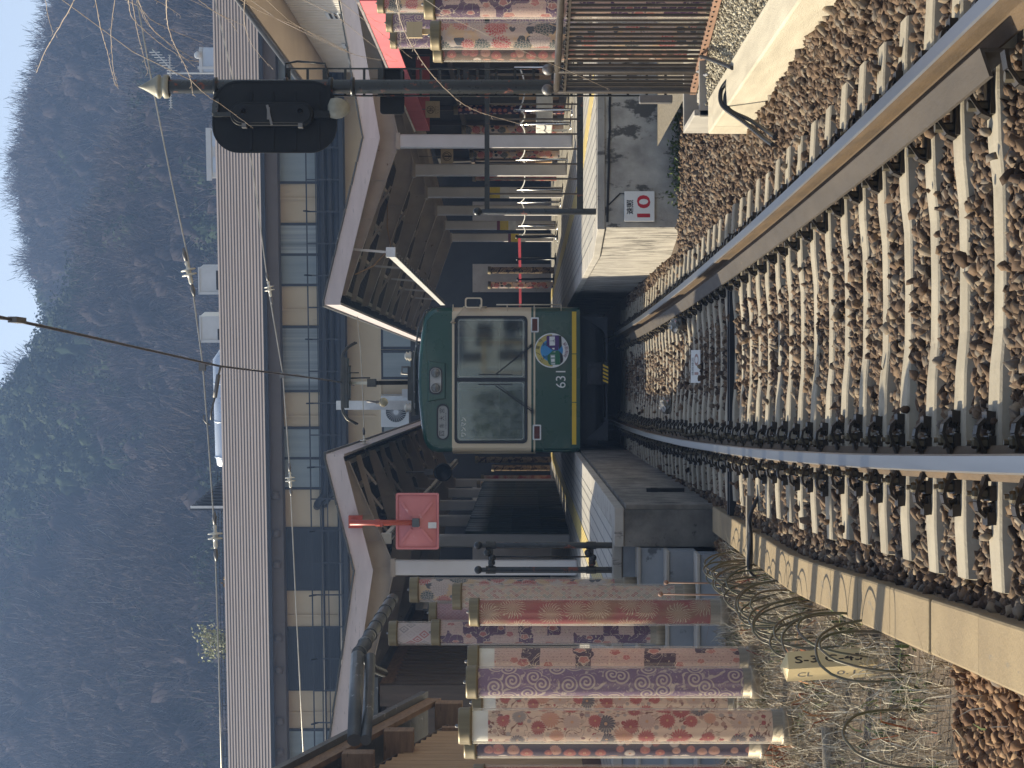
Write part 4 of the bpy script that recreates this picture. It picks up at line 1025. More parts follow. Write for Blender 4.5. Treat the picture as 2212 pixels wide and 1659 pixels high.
roof_box('roof_ventilator', 921, 976, 432, 480, 'ac_white', 'white box ventilator with a half width opening beside the long bright duct', 'ventilator', 1.2, RD, hood((.05, .5)), 'white ventilators on the station roof')
def lidf(t, s0, s1, z0, z1, d):
    m_ = MB(); bbox(m_, s0 - .08, s1 + .08, z1 - .16, z1 + .02, d + .003, d + .06); part('rim', m_, MT['ac_white'], t)
    m_ = MB(); bbox(m_, s0 + .2, s0 + .75, z1 - .62, z1 - .2, d + .004, d + .03); bbox(m_, s0 + 1.1, s0 + 1.8, z1 - .62, z1 - .2, d + .004, d + .03); part('panel', m_, MT['pale_blue'], t)
roof_box('roof_tank', 1274, 1378, 447, 480, 'ac_white', 'low grey white roof tank left of the signal post finial', 'tank', 1.5, RD, lidf)
def dish(t, s0, s1, z0, z1, d):
    m_ = MB(); bbox(m_, s0 + .1, s0 + .2, z0, z1 + .05, d + .004, d + .06); bbox(m_, s0 - .02, s1 + .02, z1 - .12, z1 - .02, d + .004, d + .05); part('rib', m_, MT['ac_white'], t)
    part('lamp_ball', MB().ball(B3(s1 - .25, z1 + .02, d + .1), .13), MT['white_plastic'], t)
roof_box('water_tank', 1503, 1556, 430, 480, 'pale_blue', 'pale blue panel water tank behind the roof aerial', 'tank', 1.3, RD, dish)
dk = thing('roof_duct', 'long bright metal duct lying along the station roof ridge', 'duct', B3(bs(785, RD), 11.8, RD))
s0, s1 = bs(655, RD), bs(912, RD); zt = bz(785, 463, RD)
part('body', MB().tube([B3(s0, zt - .42, RD), B3(s0 + .35, zt - .42, RD), B3(s1 - .5, zt - .38, RD), B3(s1 - .2, zt - .6, RD), B3(s1, zt - .95, RD)], [.36, .42, .40, .36, .30], 18), MT['duct'], dk)
for f in (.08, .38, .70): part('joint_band', MB().tube([B3(s0 + (s1 - s0) * f - .03, zt - .415, RD), B3(s0 + (s1 - s0) * f + .03, zt - .41, RD)], .435, 18), MT['pale_blue'], dk)
sc_ = thing('slatted_screen', 'dark stepped lattice screen on the roof above the beige wall', 'screen', B3(bs(592, RD), 11.8, RD))
m_ = MB()
for k in range(9):
    s = bs(618, RD) - k * .115 - .0; top = bz(590, 410 + (8 - k) * 7.6, RD); bbox(m_, s - .11 - .0, s - .03, 11.4, top, RD - .5 - k * .02, RD)
part('slats', m_, MT['navy'], sc_)
m_ = MB(); m_.bar(B3(bs(564, RD), 11.4, RD + .04), B3(bs(564, RD), bz(564, 412, RD), RD + .04), .09, .06); part('post', m_, MT['white_plastic'], sc_)
# aerial
an = thing('roof_aerial', 'comb shaped television aerial on a thin mast by the pale blue tank', 'aerial', B3(bs(1501, RD), 11.8, RD))
Da = RD; sA = bs(1501, Da)
m_ = MB(); m_.bar(B3(sA, 11.6, Da), B3(sA, bz(1501, 361, Da), Da), .05, .05); part('mast', m_, MT['ac_white'], an)
m_ = MB(); zb = bz(1490, 368, Da); a0, a1 = bs(1426, Da), bs(1540, Da); m_.bar(B3(a0, zb, Da + .05), B3(a1, zb, Da + .05), .035, .035)
for k in range(22): s = a0 + (a1 - a0) * k / 21; m_.bar(B3(s, zb, Da - .25), B3(s, zb, Da + .35), .014, .014); m_.bar(B3(s, zb - .05, Da + .05), B3(s, zb + .06, Da + .05), .018, .018)
zb2 = zb + .12
for k in range(9): s = a1 - .62 + k * .09; z_ = zb - .18 + k * .085; m_.bar(B3(s, z_ - .16, Da + .05), B3(s, z_ + .20, Da + .05), .025, .025)
m_.bar(B3(a1 - .7, zb - .25, Da + .05), B3(a1 + .2, zb + .6, Da + .05), .03, .03)
part('elements', m_, MT['ac_white'], an)
# shrubs showing over the ridge
def shrub(name, label, U, V0, V1, wpx, n, stops, d=RD - .6):
    t = thing(name, label, 'shrub', B3(bs(U, d), bz(U, V1, d) - .4, d))
    zt, zb = bz(U, V0, d), bz(U, V1, d) - .2; w_ = wpx * (YB - d) / FPX; rr = np.random.default_rng(int(U))
    m_ = MB(); tops = []
    for k in range(14):
        a = rr.uniform(0, 6.28); q = rr.uniform(.2, 1); top = (rr.normal() * w_ * .28, rr.normal() * .3, zb + (zt - zb) * (1 - abs(rr.normal()) * .35)); tops.append(top)
        c = B3(bs(U, d) + top[0] * .2, zb - .3, d + top[1] * .3); m_.tube([c, c.lerp(B3(bs(U, d) + top[0], top[2], d + top[1]), .6) + Vector((0, 0, .1)), B3(bs(U, d) + top[0], top[2], d + top[1])], [.02, .014, .006], 5)
    part('stems', m_, MT['wood_grey'], t)
    V_, T_ = [], []
    for k in range(n):
        i = rr.integers(0, len(tops)); f = rr.uniform(.15, 1.02); x = tops[i][0] * (.2 + .8 * f) + rr.normal() * w_ * .10; z = zb - .1 + (tops[i][2] - zb + .1) * f + rr.normal() * .06
        p = np.array(B3(bs(U, d) + x, z, d + rr.normal() * .35)) - np.array(t.location); a = rr.normal(size=3); a /= np.linalg.norm(a); b = np.cross(a, rr.normal(size=3)); b /= np.linalg.norm(b)
        l_ = rr.uniform(.045, .085); V_.append([p - a * l_, p + b * l_ * .5, p + a * l_, p - b * l_ * .5]); T_ += [rr.uniform(0, 1)] * 4
    o = big_mesh('foliage', np.array(V_).reshape(-1, 3), np.arange(n * 4).reshape(-1, 4), tinted(label[:20], stops, .6, .3), np.array(T_), None); o.parent = t
shrub('roof_shrub', 'round pale green shrub rising over the station roof ridge', 267, 420, 490, 85, 900, [(0, (.12, .14, .06, 1)), (.5, (.34, .35, .19, 1)), (1, (.58, .56, .36, 1))])
shrub('roof_flowers', 'two small orange flowering sprigs over the roof ridge', 402, 478, 492, 26, 60, [(0, (.3, .18, .05, 1)), (1, (.62, .36, .07, 1))])
m_ = MB(); DD = RD - .2
for V in (477, 484): m_.bar(B3(S0, bz(300, V, DD), DD), B3(bs(640, DD), bz(300, V, DD), DD), .03, .03)
for U in range(-30, 640, 55): m_.bar(B3(bs(U, DD), 11.6, DD), B3(bs(U, DD), bz(300, 477, DD), DD), .03, .03)
solo('roof_railing', m_, MT['navy'], 'thin dark railing along the roof ridge by the pale shrub', 'railing')

# ------------------------------------------------------------------ behind the columns
sh = thing('shop_row', 'dark row of shop fronts under the canopy beside the red awning', 'shop row', (7, 45, PZ))
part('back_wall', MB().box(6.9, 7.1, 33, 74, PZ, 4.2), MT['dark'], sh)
m_ = MB()
for y in np.arange(34, 74, 3.2): m_.box(6.78, 6.895, y, y + .14, PZ, 4.0)
m_.box(6.74, 6.895, 33, 74, 3.05, 3.15); part('posts', m_, MT['wood_dark'], sh)
m_ = MB()
for k, y in enumerate(np.arange(34.6, 73, 3.2)): m_.box(6.6, 6.893, y, y + 2.3, PZ + .02, PZ + (.95 if k % 2 else .5))
part('counters', m_, MT['wood_tan'], sh)
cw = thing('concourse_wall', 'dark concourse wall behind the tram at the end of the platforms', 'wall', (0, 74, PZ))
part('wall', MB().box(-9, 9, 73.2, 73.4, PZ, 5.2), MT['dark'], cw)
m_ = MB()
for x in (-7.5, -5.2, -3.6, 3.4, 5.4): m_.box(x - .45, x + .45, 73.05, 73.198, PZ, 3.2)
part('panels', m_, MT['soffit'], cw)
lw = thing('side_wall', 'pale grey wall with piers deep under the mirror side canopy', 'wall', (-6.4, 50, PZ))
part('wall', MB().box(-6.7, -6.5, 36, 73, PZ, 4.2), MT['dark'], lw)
m_ = MB()
for y in (37.5, 40.2, 44, 49, 54, 60, 66): m_.box(-6.49, -6.15, y, y + .6, PZ, 4.1)
part('piers', m_, MT['white_col'], lw)

# lattice wall and wooden hut at left
lt = thing('lattice_house', 'dark brown house wall of close vertical slats behind the patterned poles', 'house', (-5.4, 40, PZ))
XL, ZL = -4.67, 3.72
part('wall', MB().box(-6.4, XL - .06, 35.0, 46.3, PZ, ZL), MT['wood_dark'], lt)
m_ = MB(); y = 35.1
while y < 46.1: m_.box(XL - .058, XL + .06, y, y + .16, PZ, ZL - .16); y += .44
part('slats', m_, MT['slat_wood'], lt)
part('top_beam', MB().box(XL - .1, XL + .06, 34.9, 46.4, ZL - .19, ZL + .02), MT['wood_beam'], lt)
part('mid_rail', MB().box(XL - .05, XL + .05, 35.0, 46.3, 2.25, 2.35), MT['wood_dark'], lt)
part('corner_post', MB().box(XL - .25, XL + .07, 34.75, 34.99, PZ, ZL), MT['wood_dark'], lt)
part('front_wall', MB().box(-6.4, XL - .255, 34.8, 34.98, PZ, ZL - .1), MT['wood_dark'], lt)
part('roof', MB().prism([(XL + .2, ZL + .025), (XL + .2, ZL + .09), (-6.4, ZL + .35), (-6.4, ZL + .025)], lambda u, v: (u, 34.7, v), (0, 11.8, 0)), MT['gutter'], lt)
# roof edge, gutter and down pipe stack between hut and canopy
gt = thing('eave_gutter', 'grey jointed gutter pipe slanting down from the canopy edge beside the lattice wall', 'gutter', WX(300, 27) and (WX(300, 27), 27, WZ(800, 27)))
a = W(365, 848, 29.5); b = W(242, 772, 25.5); m_ = MB().tube([a, b], .075, 12); 
part('pipe', m_, MT['gutter'], gt)
for f in np.linspace(.08, .95, 7): p = a.lerp(b, f); q = a.lerp(b, f + .012); part('joint', MB().tube([p, q], .086, 12), MT['gutter'], gt)
m_ = MB(); m_.tube([W(242, 772, 25.5), W(160, 768, 24.5), W(60, 765, 23.6)], .075, 10); m_.tube([W(240, 800, 25.5), W(120, 795, 24.5), W(60, 790, 23.6)], .06, 10); m_.tube([W(242, 772, 25.5), W(235, 790, 25.6), W(215, 806, 25.8), W(205, 830, 26)], .05, 8)
part('gutter_run', m_, MT['gutter'], gt)

ht = thing('wooden_hut', 'tan boarded wooden hut with projecting beam ends under its sloping roof edge', 'hut', (-5.6, 25.6, -.2))
HXF = -4.29; hy0, hy1 = 20.95, 29.3; slope = -.2204
hz0 = 2.813 + slope * (hy0 - 29.24); hz1 = 2.813 + slope * (hy1 - 29.24)
part('wall', MB().prism([(hy0, -.3), (28.2, -.3), (28.2, hz1 - .12), (hy0, hz0 - .43)], lambda u, v: (-8.8, u, v), (8.8 + HXF - .04, 0, 0)), MT['wood_dark'], ht)
m_ = MB(); y = hy0
while y < 28.1: m_.box(HXF - .039, HXF, y, y + .24, .85, hz0 + slope * (y + .24 - hy0) - .46); y += .25
part('wall_boards', m_, MT['wood_tan'], ht)
m_ = MB(); y = hy0
while y < 28.1: m_.box(HXF - .039, HXF + .013, y, y + .195, -.3, .845); y += .2
part('plinth_boards', m_, MT['wood_red'], ht)
part('verge_board', MB().prism([(hy0, hz0 - .22), (hy1, hz1 - .22), (hy1, hz1 - .04), (hy0, hz0 - .04)], lambda u, v: (-4.10, u, v), (.06, 0, 0)), MT['wood_beam'], ht)
part('roof', MB().prism([(hy0 - .05, hz0 - .037), (hy1 + .14, hz1 - .047), (hy1 + .14, hz1 + .04), (hy0 - .05, hz0 + .047)], lambda u, v: (-8.9, u, v), (8.9 - 3.97, 0, 0)), MT['gutter'], ht)
for y in (28.96, 26.66, 25.04, 23.5, 22.0):
    z = hz0 + slope * (y - hy0) - .23; part('purlin_end', MB().box(-4.86, -4.04, y - .15, y + .15, z - .35, z - .003), MT['wood_beam'], ht, bevel=.01)
part('corner_board', MB().box(HXF - .08, HXF + .04, 28.16, 28.32, -.3, hz1 - .27), MT['wood_beam'], ht)
part('hut_soffit', MB().prism([(hy0, hz0 - .42), (hy1 - .07, hz1 - .42), (hy1 - .07, hz1 - .39), (hy0, hz0 - .39)], lambda u, v: (-4.79, u, v), (.48, 0, 0)), MT['wood_dark'], ht)
# ------------------------------------------------------------------ the tram
TY = 37.0
def tX(ty): return 2.079 - ty * .002506
def tZ(tx): return 4.488 - tx * .002506
tr = thing('tram', 'dark green and cream tram numbered 631 standing between the platforms', 'tram', (.068, TY, 0))
XC, HWD = .068, 1.185
SEC = [(1, .62), (1, 1.338), (1, 1.366), (1, 1.403), (1, 2.69), (1, 2.93), (.985, 3.02), (.93, 3.10), (.84, 3.155), (.6, 3.20), (.3, 3.235), (0, 3.247)]
def zone(z): return 1 if (1.338 <= z <= 1.366 or 1.403 <= z <= 2.69) else 0
full = [(XC - HWD * a, z) for a, z in SEC] + [(XC + HWD * a, z) for a, z in reversed(SEC[:-1])]
ringsY = [(0, .085, .055), (.015, .05, .03), (.05, .02, .012), (.12, .004, .002), (.22, 0, 0), (15.0, 0, 0)]
mb = MB(); L = len(full); vs_ = []
for dy, ix, iz in ringsY:
    for x, z in full:
        f = max(0, (z - 2.6) / .65); vs_.append((x - math.copysign(ix * min(1, abs(x - XC) / .4), x - XC), TY + dy, z - iz * f))
fs = []; mis = []
o0 = len(mb.v); mb.v += vs_
for i in range(len(ringsY) - 1):
    for k in range(L - 1):
        zm = (full[k][1] + full[k + 1][1]) / 2
        mb.f.append((o0 + i * L + k, o0 + (i + 1) * L + k, o0 + (i + 1) * L + k + 1, o0 + i * L + k + 1)); mb.mi.append(zone(zm)); mb.sm.append(True); mb.uv.append(None)
part('body', mb, [MT['tram_green'], MT['tram_cream']], tr)
# front face with the window opening
def half(z):
    zs = [p[1] - .055 * max(0, (p[1] - 2.6) / .65) for p in SEC]; xs_ = [p[0] * HWD - .085 * min(1, p[0] * HWD / .4) for p in SEC]
    return float(np.interp(z, zs, xs_))
WX0, WX1, WZ0, WZ1 = tX(1207), tX(396), tZ(1200), tZ(740)
mb = MB(); zr = sorted([.62, 1.338, 1.366, 1.403, WZ0, WZ1, 2.69, 2.80, 2.92, 2.98, 3.02, 3.06, 3.10, 3.13, 3.16, 3.18, 3.192])
for za, zb in zip(zr[:-1], zr[1:]):
    zm = (za + zb) / 2; ha, hb = half(za), half(zb); mi = zone(zm)
    spans = [(None, WX0), (WX1, None)] if WZ0 <= zm <= WZ1 else [(None, None)]
    for a, b in spans:
        la = a if a is not None else XC - ha; lb = a if a is not None else XC - hb; ra = b if b is not None else XC + ha; rb = b if b is not None else XC + hb
        mb.add([(la, TY, za), (ra, TY, za), (rb, TY, zb), (lb, TY, zb)], [(0, 1, 2, 3)], mi)
part('front_panel', mb, [MT['tram_green'], MT['tram_cream']], tr)
# window surround, divider, glass
mb = MB(); mb.ring(rrect(tX(1215), tX(388), tZ(1207), tZ(733), .08), rrect(WX0 + .025, WX1 - .025, WZ0 + .025, WZ1 - .025, .06), FY(TY - .012), (0, .06, 0))
xd = tX(802); mb.box(xd - .033, xd + .033, TY - .011, TY + .03, WZ0 + .02, WZ1 - .02)
wf = part('window_frame', mb, MT['tram_black'], tr)
for a, b in ((WX0 + .02, xd - .033), (xd + .033, WX1 - .02)): part('windscreen', MB().box(a, b, TY + .012, TY + .018, WZ0 + .02, WZ1 - .02), MT['windscreen'], wf)
mb = MB()
for a, b in ((WX0 + .045, xd - .045), (xd + .045, WX1 - .045)): mb.ring(rrect(a, b, WZ0 + .05, WZ1 - .05, .03), rrect(a + .008, b - .008, WZ0 + .058, WZ1 - .058, .025), FY(TY + .006), (0, .005, 0))
part('window_trim', mb, MT['tram_in_pale'], wf)
part('one_man_lettering', MB().text('ワンマン', lambda u, v: (tX(1107) + u, TY + .010, tZ(793) + v), .31, .075), MT['sign_white'], wf)
# interior
mb = MB(); mb.box(-1.0, 1.14, TY + .3, TY + 9, .9, .95); mb.box(-1.0, 1.14, TY + 9, TY + 9.05, .95, 3.0); mb.box(-.95, 1.1, TY + .12, TY + .75, .95, 1.55); mb.box(-.75, -.2, TY + .5, TY + .75, 1.55, 1.75); part('cab_desk', mb, MT['tram_floor'], tr)
mb = MB(); y = TY + 1.5
for a, b, z0, z1 in ((-1.0, -.42, .95, 3.0), (-.12, .02, .95, 3.0), (.72, .80, .95, 3.0), (-.42, -.12, .95, 1.5)): mb.box(a, b, y, y + .05, z0, z1)
mb.box(.02, .72, y, y + .05, 2.55, 3.0); part('cab_partition', mb, MT['tram_in_green'], tr)
mb = MB(); mb.ring(rrect(-.92, -.50, 1.6, 2.5, .05), rrect(-.88, -.54, 1.64, 2.46, .04), FY(TY + 1.47), (0, .02, 0)); mb.box(-.10, -.07, TY + 1.44, TY + 1.47, .95, 2.9); mb.box(.06, .09, TY + 1.2, TY + 1.23, .95, 2.9); mb.box(-1.0, 1.14, TY + 1.40, TY + 1.44, 1.93, 1.95); mb.box(.82, 1.1, TY + 1.5, TY + 1.54, 1.2, 1.6); part('hand_poles', mb, MT['tram_in_pale'], tr)
mb = MB()
for s, x in ((-1, -.98), (1, 1.12)):
    for k in range(5): yy = TY + 2.2 + k * 1.35; mb.box(x - .02, x + .02, yy, yy + 1.0, 1.65, 2.55)
part('side_window', mb, MT['tram_in_pale'], tr)
mb = MB(); mb.box(-.85, -.35, TY + 3, TY + 8.5, .95, 1.38); mb.box(.55, 1.0, TY + 3, TY + 8.5, .95, 1.38); part('seats', mb, MT['mark_green'], tr)
# headlight housing
mb = MB(); mb.prism([(tX(945), tZ(560)), (tX(925), tZ(676)), (tX(695), tZ(676)), (tX(678), tZ(560))], FY(TY - .05), (0, .05, 0))
hh = part('headlamp_housing', mb, MT['tram_green'], tr, bevel=.015)
mb = MB(); mb.prism(rrect(tX(897), tX(718), tZ(655), tZ(570), .085), FY(TY - .062), (0, .012, 0)); part('lamp_surround', mb, MT['tram_black'], hh)
mb = MB(); mb.prism(rrect(tX(888), tX(727), tZ(648), tZ(577), .075), FY(TY - .066), (0, .004, 0)); part('lamp_plate', mb, MT['lamp_chrome'], hh)
for ty in (855, 758):
    c = (tX(ty), TY - .067, tZ(612)); hl = part('headlight', MB().lathe([(.085, 0), (.085, -.022), (.078, -.026), (.078, -.012), (.05, -.022), (.001, -.026)], c, 'Y', 24), MT['lamp_chrome'], hh)
    part('lens', MB().lathe([(.074, -.020), (.04, -.034), (.001, -.036)], c, 'Y', 20), MT['lens_clear'], hl)
# upper moulding lines of the dome
mb = MB()
for a, b in (((1235, 640), (1225, 590)), ((1225, 590), (1190, 558)), ((1190, 558), (950, 548)), ((385, 690), (387, 590)), ((387, 590), (420, 556)), ((420, 556), (680, 546))): mb.bar((tX(a[0]), TY - .006, tZ(a[1])), (tX(b[0]), TY - .006, tZ(b[1])), .02, .016)
part('moulding', mb, MT['tram_green'], tr)
# destination sign
mb = MB(); mb.ring(rrect(tX(1192), tX(958), tZ(698), tZ(618), .095), rrect(tX(1184), tX(968), tZ(690), tZ(627), .08), FY(TY - .03), (0, .03, 0)); db = part('destination_box', mb, MT['tram_black'], tr)
part('blind', MB().prism(rrect(tX(1184), tX(968), tZ(690), tZ(627), .08), FY(TY - .012), (0, .01, 0)), MT['roll_grey'], db)
mb = MB(); xm, zm = tX(1076), tZ(652)
for i, ch in enumerate('四条大宮'): mb.text(ch, lambda u, v, q=i: (xm - .183 + q * .122 + u, TY - .014, zm + v), .078, .084)
mb.text('SHIJO-OMIYA', lambda u, v: (xm + .02 + u, TY - .014, tZ(679) + v), .27, .022)
part('destination_lettering', mb, MT['sign_black'], db)
# number, tail lamps, band
part('number_lettering', MB().text('631', lambda u, v: ((tX(745) + tX(855)) / 2 + u, TY - .004, tZ(1422) + v), .275, .16), MT['sign_white'], tr)
for a, b, c, d in ((495, 398, 1280, 1228), (1193, 1093, 1295, 1241)):
    x0, x1, z0, z1 = tX(a), tX(b), tZ(c), tZ(d); tl = part('tail_light', MB().ring(rrect(x0, x1, z0, z1, .015), rrect(x0 + .022, x1 - .022, z0 + .022, z1 - .022, .01), FY(TY - .045), (0, .05, 0)), MT['white_plastic'], tr)
    part('lens', MB().box(x0 + .022, x1 - .022, TY - .03, TY + .0, z0 + .022, z1 - .022), MT['lens_red'], tl)
mb = MB()
for a, b in ((360, 632), (637, 946), (951, 1222)): mb.box(tX(b), tX(a), TY - .012, TY + .01, tZ(1523), tZ(1495))
part('yellow_band', mb, MT['tram_yellow'], tr)
part('bumper', MB().box(tX(1245), tX(350), TY - .008, TY + .05, tZ(1547), tZ(1524)).box(tX(1245), tX(350), TY - .006, TY + .05, tZ(1494), tZ(1486)), MT['tram_green'], tr)
# lower crease panel
mb = MB()
for a, b in (((1262, 1312), (1240, 1306)), ((1240, 1306), (870, 1302)), ((1262, 1312), (1262, 1480)), ((372, 1300), (392, 1296)), ((392, 1296), (495, 1296)), ((372, 1300), (372, 1480))): mb.bar((tX(a[0]), TY - .002, tZ(a[1])), (tX(b[0]), TY - .002, tZ(b[1])), .012, .012)
part('crease', mb, MT['tram_green'], tr)
# round head mark
mx, mz, mr = tX(612), tZ(1363), .281
def HM(u, v): return (mx + u, TY - .05, mz + v)
def hp(px, py): return ((826 - py) / 628 * mr, (842 - px) / 628 * mr)   # from the zoomed photograph: px down, py left
def HP(d): return lambda u, v: (mx + u, TY - .05 - d, mz + v)
hmk = part('head_mark', MB().prism(circ(0, 0, mr, 48), HP(0), (0, .03, 0)), MT['sign_white'], tr)
mb = MB(); arc = [(.262 * math.cos(R(a)), .262 * math.sin(R(a))) for a in range(-2, 186, 6)]; arc_in = [(.172 * math.cos(R(a)), .172 * math.sin(R(a))) for a in range(-2, 186, 6)]
for i in range(len(arc) - 1): mb.prism([arc[i], arc[i + 1], arc_in[i + 1], arc_in[i]], HP(.002), (0, .0015, 0))
part('ring_band', mb, MT['mark_yellow'], hmk)
part('sky_disc', MB().prism(circ(0, -.002, .183, 40), HP(.0035), (0, .001, 0)), MT['mark_blue'], hmk)
def poly(pl_, d, mat, name): part(name, MB().prism([hp(*p) for p in pl_], HP(d), (0, .001, 0)), MT[mat], hmk)
poly([(655, 330), (690, 295), (1100, 280), (1115, 640), (1080, 820), (880, 825), (700, 690), (660, 640)], .006, 'mark_purple', 'purple_tram')
poly([(1100, 285), (1190, 300), (1205, 560), (1210, 660), (1110, 800), (1112, 600)], .007, 'sign_black', 'tram_skirt')
poly([(760, 325), (960, 318), (965, 645), (765, 650)], .008, 'sign_white', 'tram_window'); poly([(845, 740), (945, 732), (948, 790), (890, 795)], .008, 'sign_white', 'tram_window')
poly([(690, 1010), (880, 840), (1090, 830), (1140, 960), (1145, 1340), (800, 1362), (740, 1320), (690, 1180)], .0065, 'mark_green', 'green_tram')
poly([(1110, 835), (1240, 985), (1262, 1160), (1240, 1240), (1150, 1330), (1145, 1000)], .0068, 'sign_black', 'tram_skirt')
poly([(790, 975), (970, 968), (975, 1350), (815, 1355)], .0075, 'tram_in_green', 'tram_side')
for q in ([(815, 1015), (950, 1012), (952, 1075), (818, 1080)], [(822, 1140), (950, 1135), (950, 1235), (826, 1240)], [(835, 1300), (965, 1295), (965, 1325), (840, 1330)], [(880, 890), (975, 860), (975, 890)]): poly(q, .0085, 'sign_white', 'tram_window')
mb = MB()
for (cx_, cy_) in ((590, 600), (600, 1070)):
    for a, b in (((-60, -60), (70, 60)), ((-60, 60), (70, -60)), ((-50, -70), (-50, 70)), ((-60, -60), (-40, 0)), ((70, -60), (70, 70))):
        p, q = hp(cx_ + a[0], cy_ + a[1]), hp(cx_ + b[0], cy_ + b[1]); mb.bar(HP(.007)(*p), HP(.007)(*q), .005, .003, (0, 1, 0))
a, b = hp(775, 485), hp(955, 475); mb.bar(HP(.0095)(*a), HP(.0095)(*b), .005, .002, (0, 1, 0)); c = hp(885, 480)
for e in (hp(960, 420), hp(960, 535)): mb.bar(HP(.0095)(*c), HP(.0095)(*e), .004, .002, (0, 1, 0))
part('line_drawing', mb, MT['tram_black'], hmk)
mb = MB()
for ch, px, py, an_ in (('江', 470, 1180, 50), ('ノ', 340, 950, 17), ('電', 335, 720, -10), ('号', 440, 480, -38)):
    p = hp(px, py); ca, sa = math.cos(R(an_)), math.sin(R(an_)); mb.text(ch, lambda u, v, p=p, ca=ca, sa=sa: HP(.005)(p[0] + u * ca - v * sa, p[1] + u * sa + v * ca), .060, .060)
part('mark_lettering', mb, MT['sign_black'], hmk)
mb = MB()
for ch, px, py, an_ in (('姉', 1345, 1010, -40), ('妹', 1385, 880, -14), ('提', 1380, 740, 12), ('携', 1330, 600, 36)):
    p = hp(px, py); ca, sa = math.cos(R(an_)), math.sin(R(an_)); mb.text(ch, lambda u, v, p=p, ca=ca, sa=sa: HP(.005)(p[0] + u * ca - v * sa, p[1] + u * sa + v * ca), .058, .058)
part('red_lettering', mb, MT['mark_wine'], hmk)
# wipers
for piv, elbow, bx_ in (((1008, 1238), (840, 1000), 832), ((585, 1232), (768, 1000), 768)):
    mb = MB(); P = (tX(piv[0]), TY - .045, tZ(piv[1])); E_ = (tX(elbow[0]), TY - .04, tZ(elbow[1]))
    mb.bar(P, E_, .026, .02); mb.bar((P[0] + .03, P[1], P[2]), (E_[0] + .02, E_[1], E_[2] - .03), .010, .01); mb.bar((tX(bx_), TY - .03, tZ(890)), (tX(bx_), TY - .03, tZ(1110)), .018, .02); mb.lathe([(.032, -.06), (.032, .045)], P, 'Y', 12)
    part('wiper', mb, MT['tram_black'], tr)
# mirror, side rails
mb = MB(); mb.ring(rrect(tX(340), tX(272), tZ(915), tZ(803), .04), rrect(tX(332), tX(280), tZ(905), tZ(813), .03), FY(TY - .22), (0, .02, 0)); mb.tube([(tX(330), TY - .2, tZ(800)), (tX(432), TY - .02, tZ(710)), (tX(432), TY - .01, tZ(740))], .012, 6); mb.tube([(tX(335), TY - .2, tZ(905)), (tX(330), TY + .1, tZ(940))], .012, 6)
mr_ = part('mirror', mb, MT['tram_cream'], tr); part('mirror_shell', MB().prism(rrect(tX(334), tX(280), tZ(880), tZ(800), .05), FY(TY - .19), (0, .05, 0)), MT['tram_black'], mr_)
mb = MB(); mb.tube([(tX(316), TY - .04, tZ(1005)), (tX(316), TY - .04, tZ(1420))], .012, 6); mb.tube([(tX(1280), TY + .3, tZ(720)), (tX(1280), TY + .3, tZ(1260))], .012, 6)
for tx in (725, 900, 1075, 1250, 1425): mb.tube([(tX(316), TY - .04, tZ(tx)), (tX(360), TY + .02, tZ(tx))], .009, 5)
part('grab_rail', mb, MT['tram_cream'], tr)
mb = MB(); mb.tube([(XC + 1.19, TY + .2, 3.0), (XC + 1.12, TY + .12, 3.13), (XC + .85, TY + .1, 3.24), (XC + .3, TY + .12, 3.31), (XC - .5, TY + .12, 3.30)], .014, 6)
for x, z in ((XC + 1.12, 3.13), (XC + .6, 3.275), (XC, 3.31)): mb.tube([(x, TY + .12, z), (x - .02, TY + .16, z - .10)], .010, 5)
part('roof_rail', mb, MT['gutter'], tr)
# underframe and coupler
mb = MB(); mb.box(-1.02, 1.16, TY + .5, TY + 14.5, .30, .618); mb.box(-.95, 1.1, TY + .25, TY + .45, .35, .62)
for y in (TY + 1.6, TY + 3.4, TY + 11.5, TY + 13.3):
    for x in (-.72, .86): mb.lathe([(.34, -.05), (.34, .05)], (x, y, .34), 'X', 20)
mb.box(-.9, 1.05, TY + 1.2, TY + 3.8, .18, .5); part('underframe', mb, MT['tram_under'], tr)
mb = MB(); mb.prism([(tX(1190), tZ(1590)), (tX(1200), tZ(1730)), (tX(1080), tZ(1732)), (tX(1000), tZ(1728)), (tX(480), tZ(1728)), (tX(395), tZ(1728)), (tX(390), tZ(1565)), (tX(480), tZ(1700)), (tX(520), tZ(1715)), (tX(1060), tZ(1715)), (tX(1090), tZ(1700))], FY(TY + .16), (0, .03, 0)); part('lifeguard', mb, MT['tram_guard'], tr)
x0, x1, z0, z1 = tX(835), tX(690), tZ(1690), tZ(1594)
mb = MB(); mb.ring(rrect(x0, x1, z0, z1, .02), [(x0 + .12 + .06 * math.cos(t_), (z0 + z1) / 2 + .085 * math.sin(t_)) for t_ in [2 * math.pi * k / 24 for k in range(24)]][:24], FY(TY - .12), (0, .1, 0)) if False else mb.prism(rrect(x0, x1, z0, z1, .02), FY(TY - .12), (0, .1, 0))
cp = part('coupler', mb, MT['tram_under'], tr, bevel=.008)
mb = MB(); mb.prism(rrect(x0 + .07, x1 - .09, z0 + .05, z1 - .05, .06), FY(TY - .126), (0, .006, 0)); 
for a in (x0 + .04, x1 - .04):
    for z in (z0 + .04, (z0 + z1) / 2, z1 - .04): mb.prism(circ(a, z, .02, 10), FY(TY - .124), (0, .004, 0))
part('coupler_mouth', mb, MT['tram_black'], cp)
part('coupler_draft_gear', MB().box(x0 + .05, x1 - .05, TY - .02, TY + 1, z0 + .03, z1 - .03), MT['tram_under'], cp)
mb = MB(); mb.box(tX(828), tX(692), TY - .10, TY - .08, tZ(1730), tZ(1693)); hzp = part('hazard_plate', mb, MT['tram_black'], cp)
mb = MB()
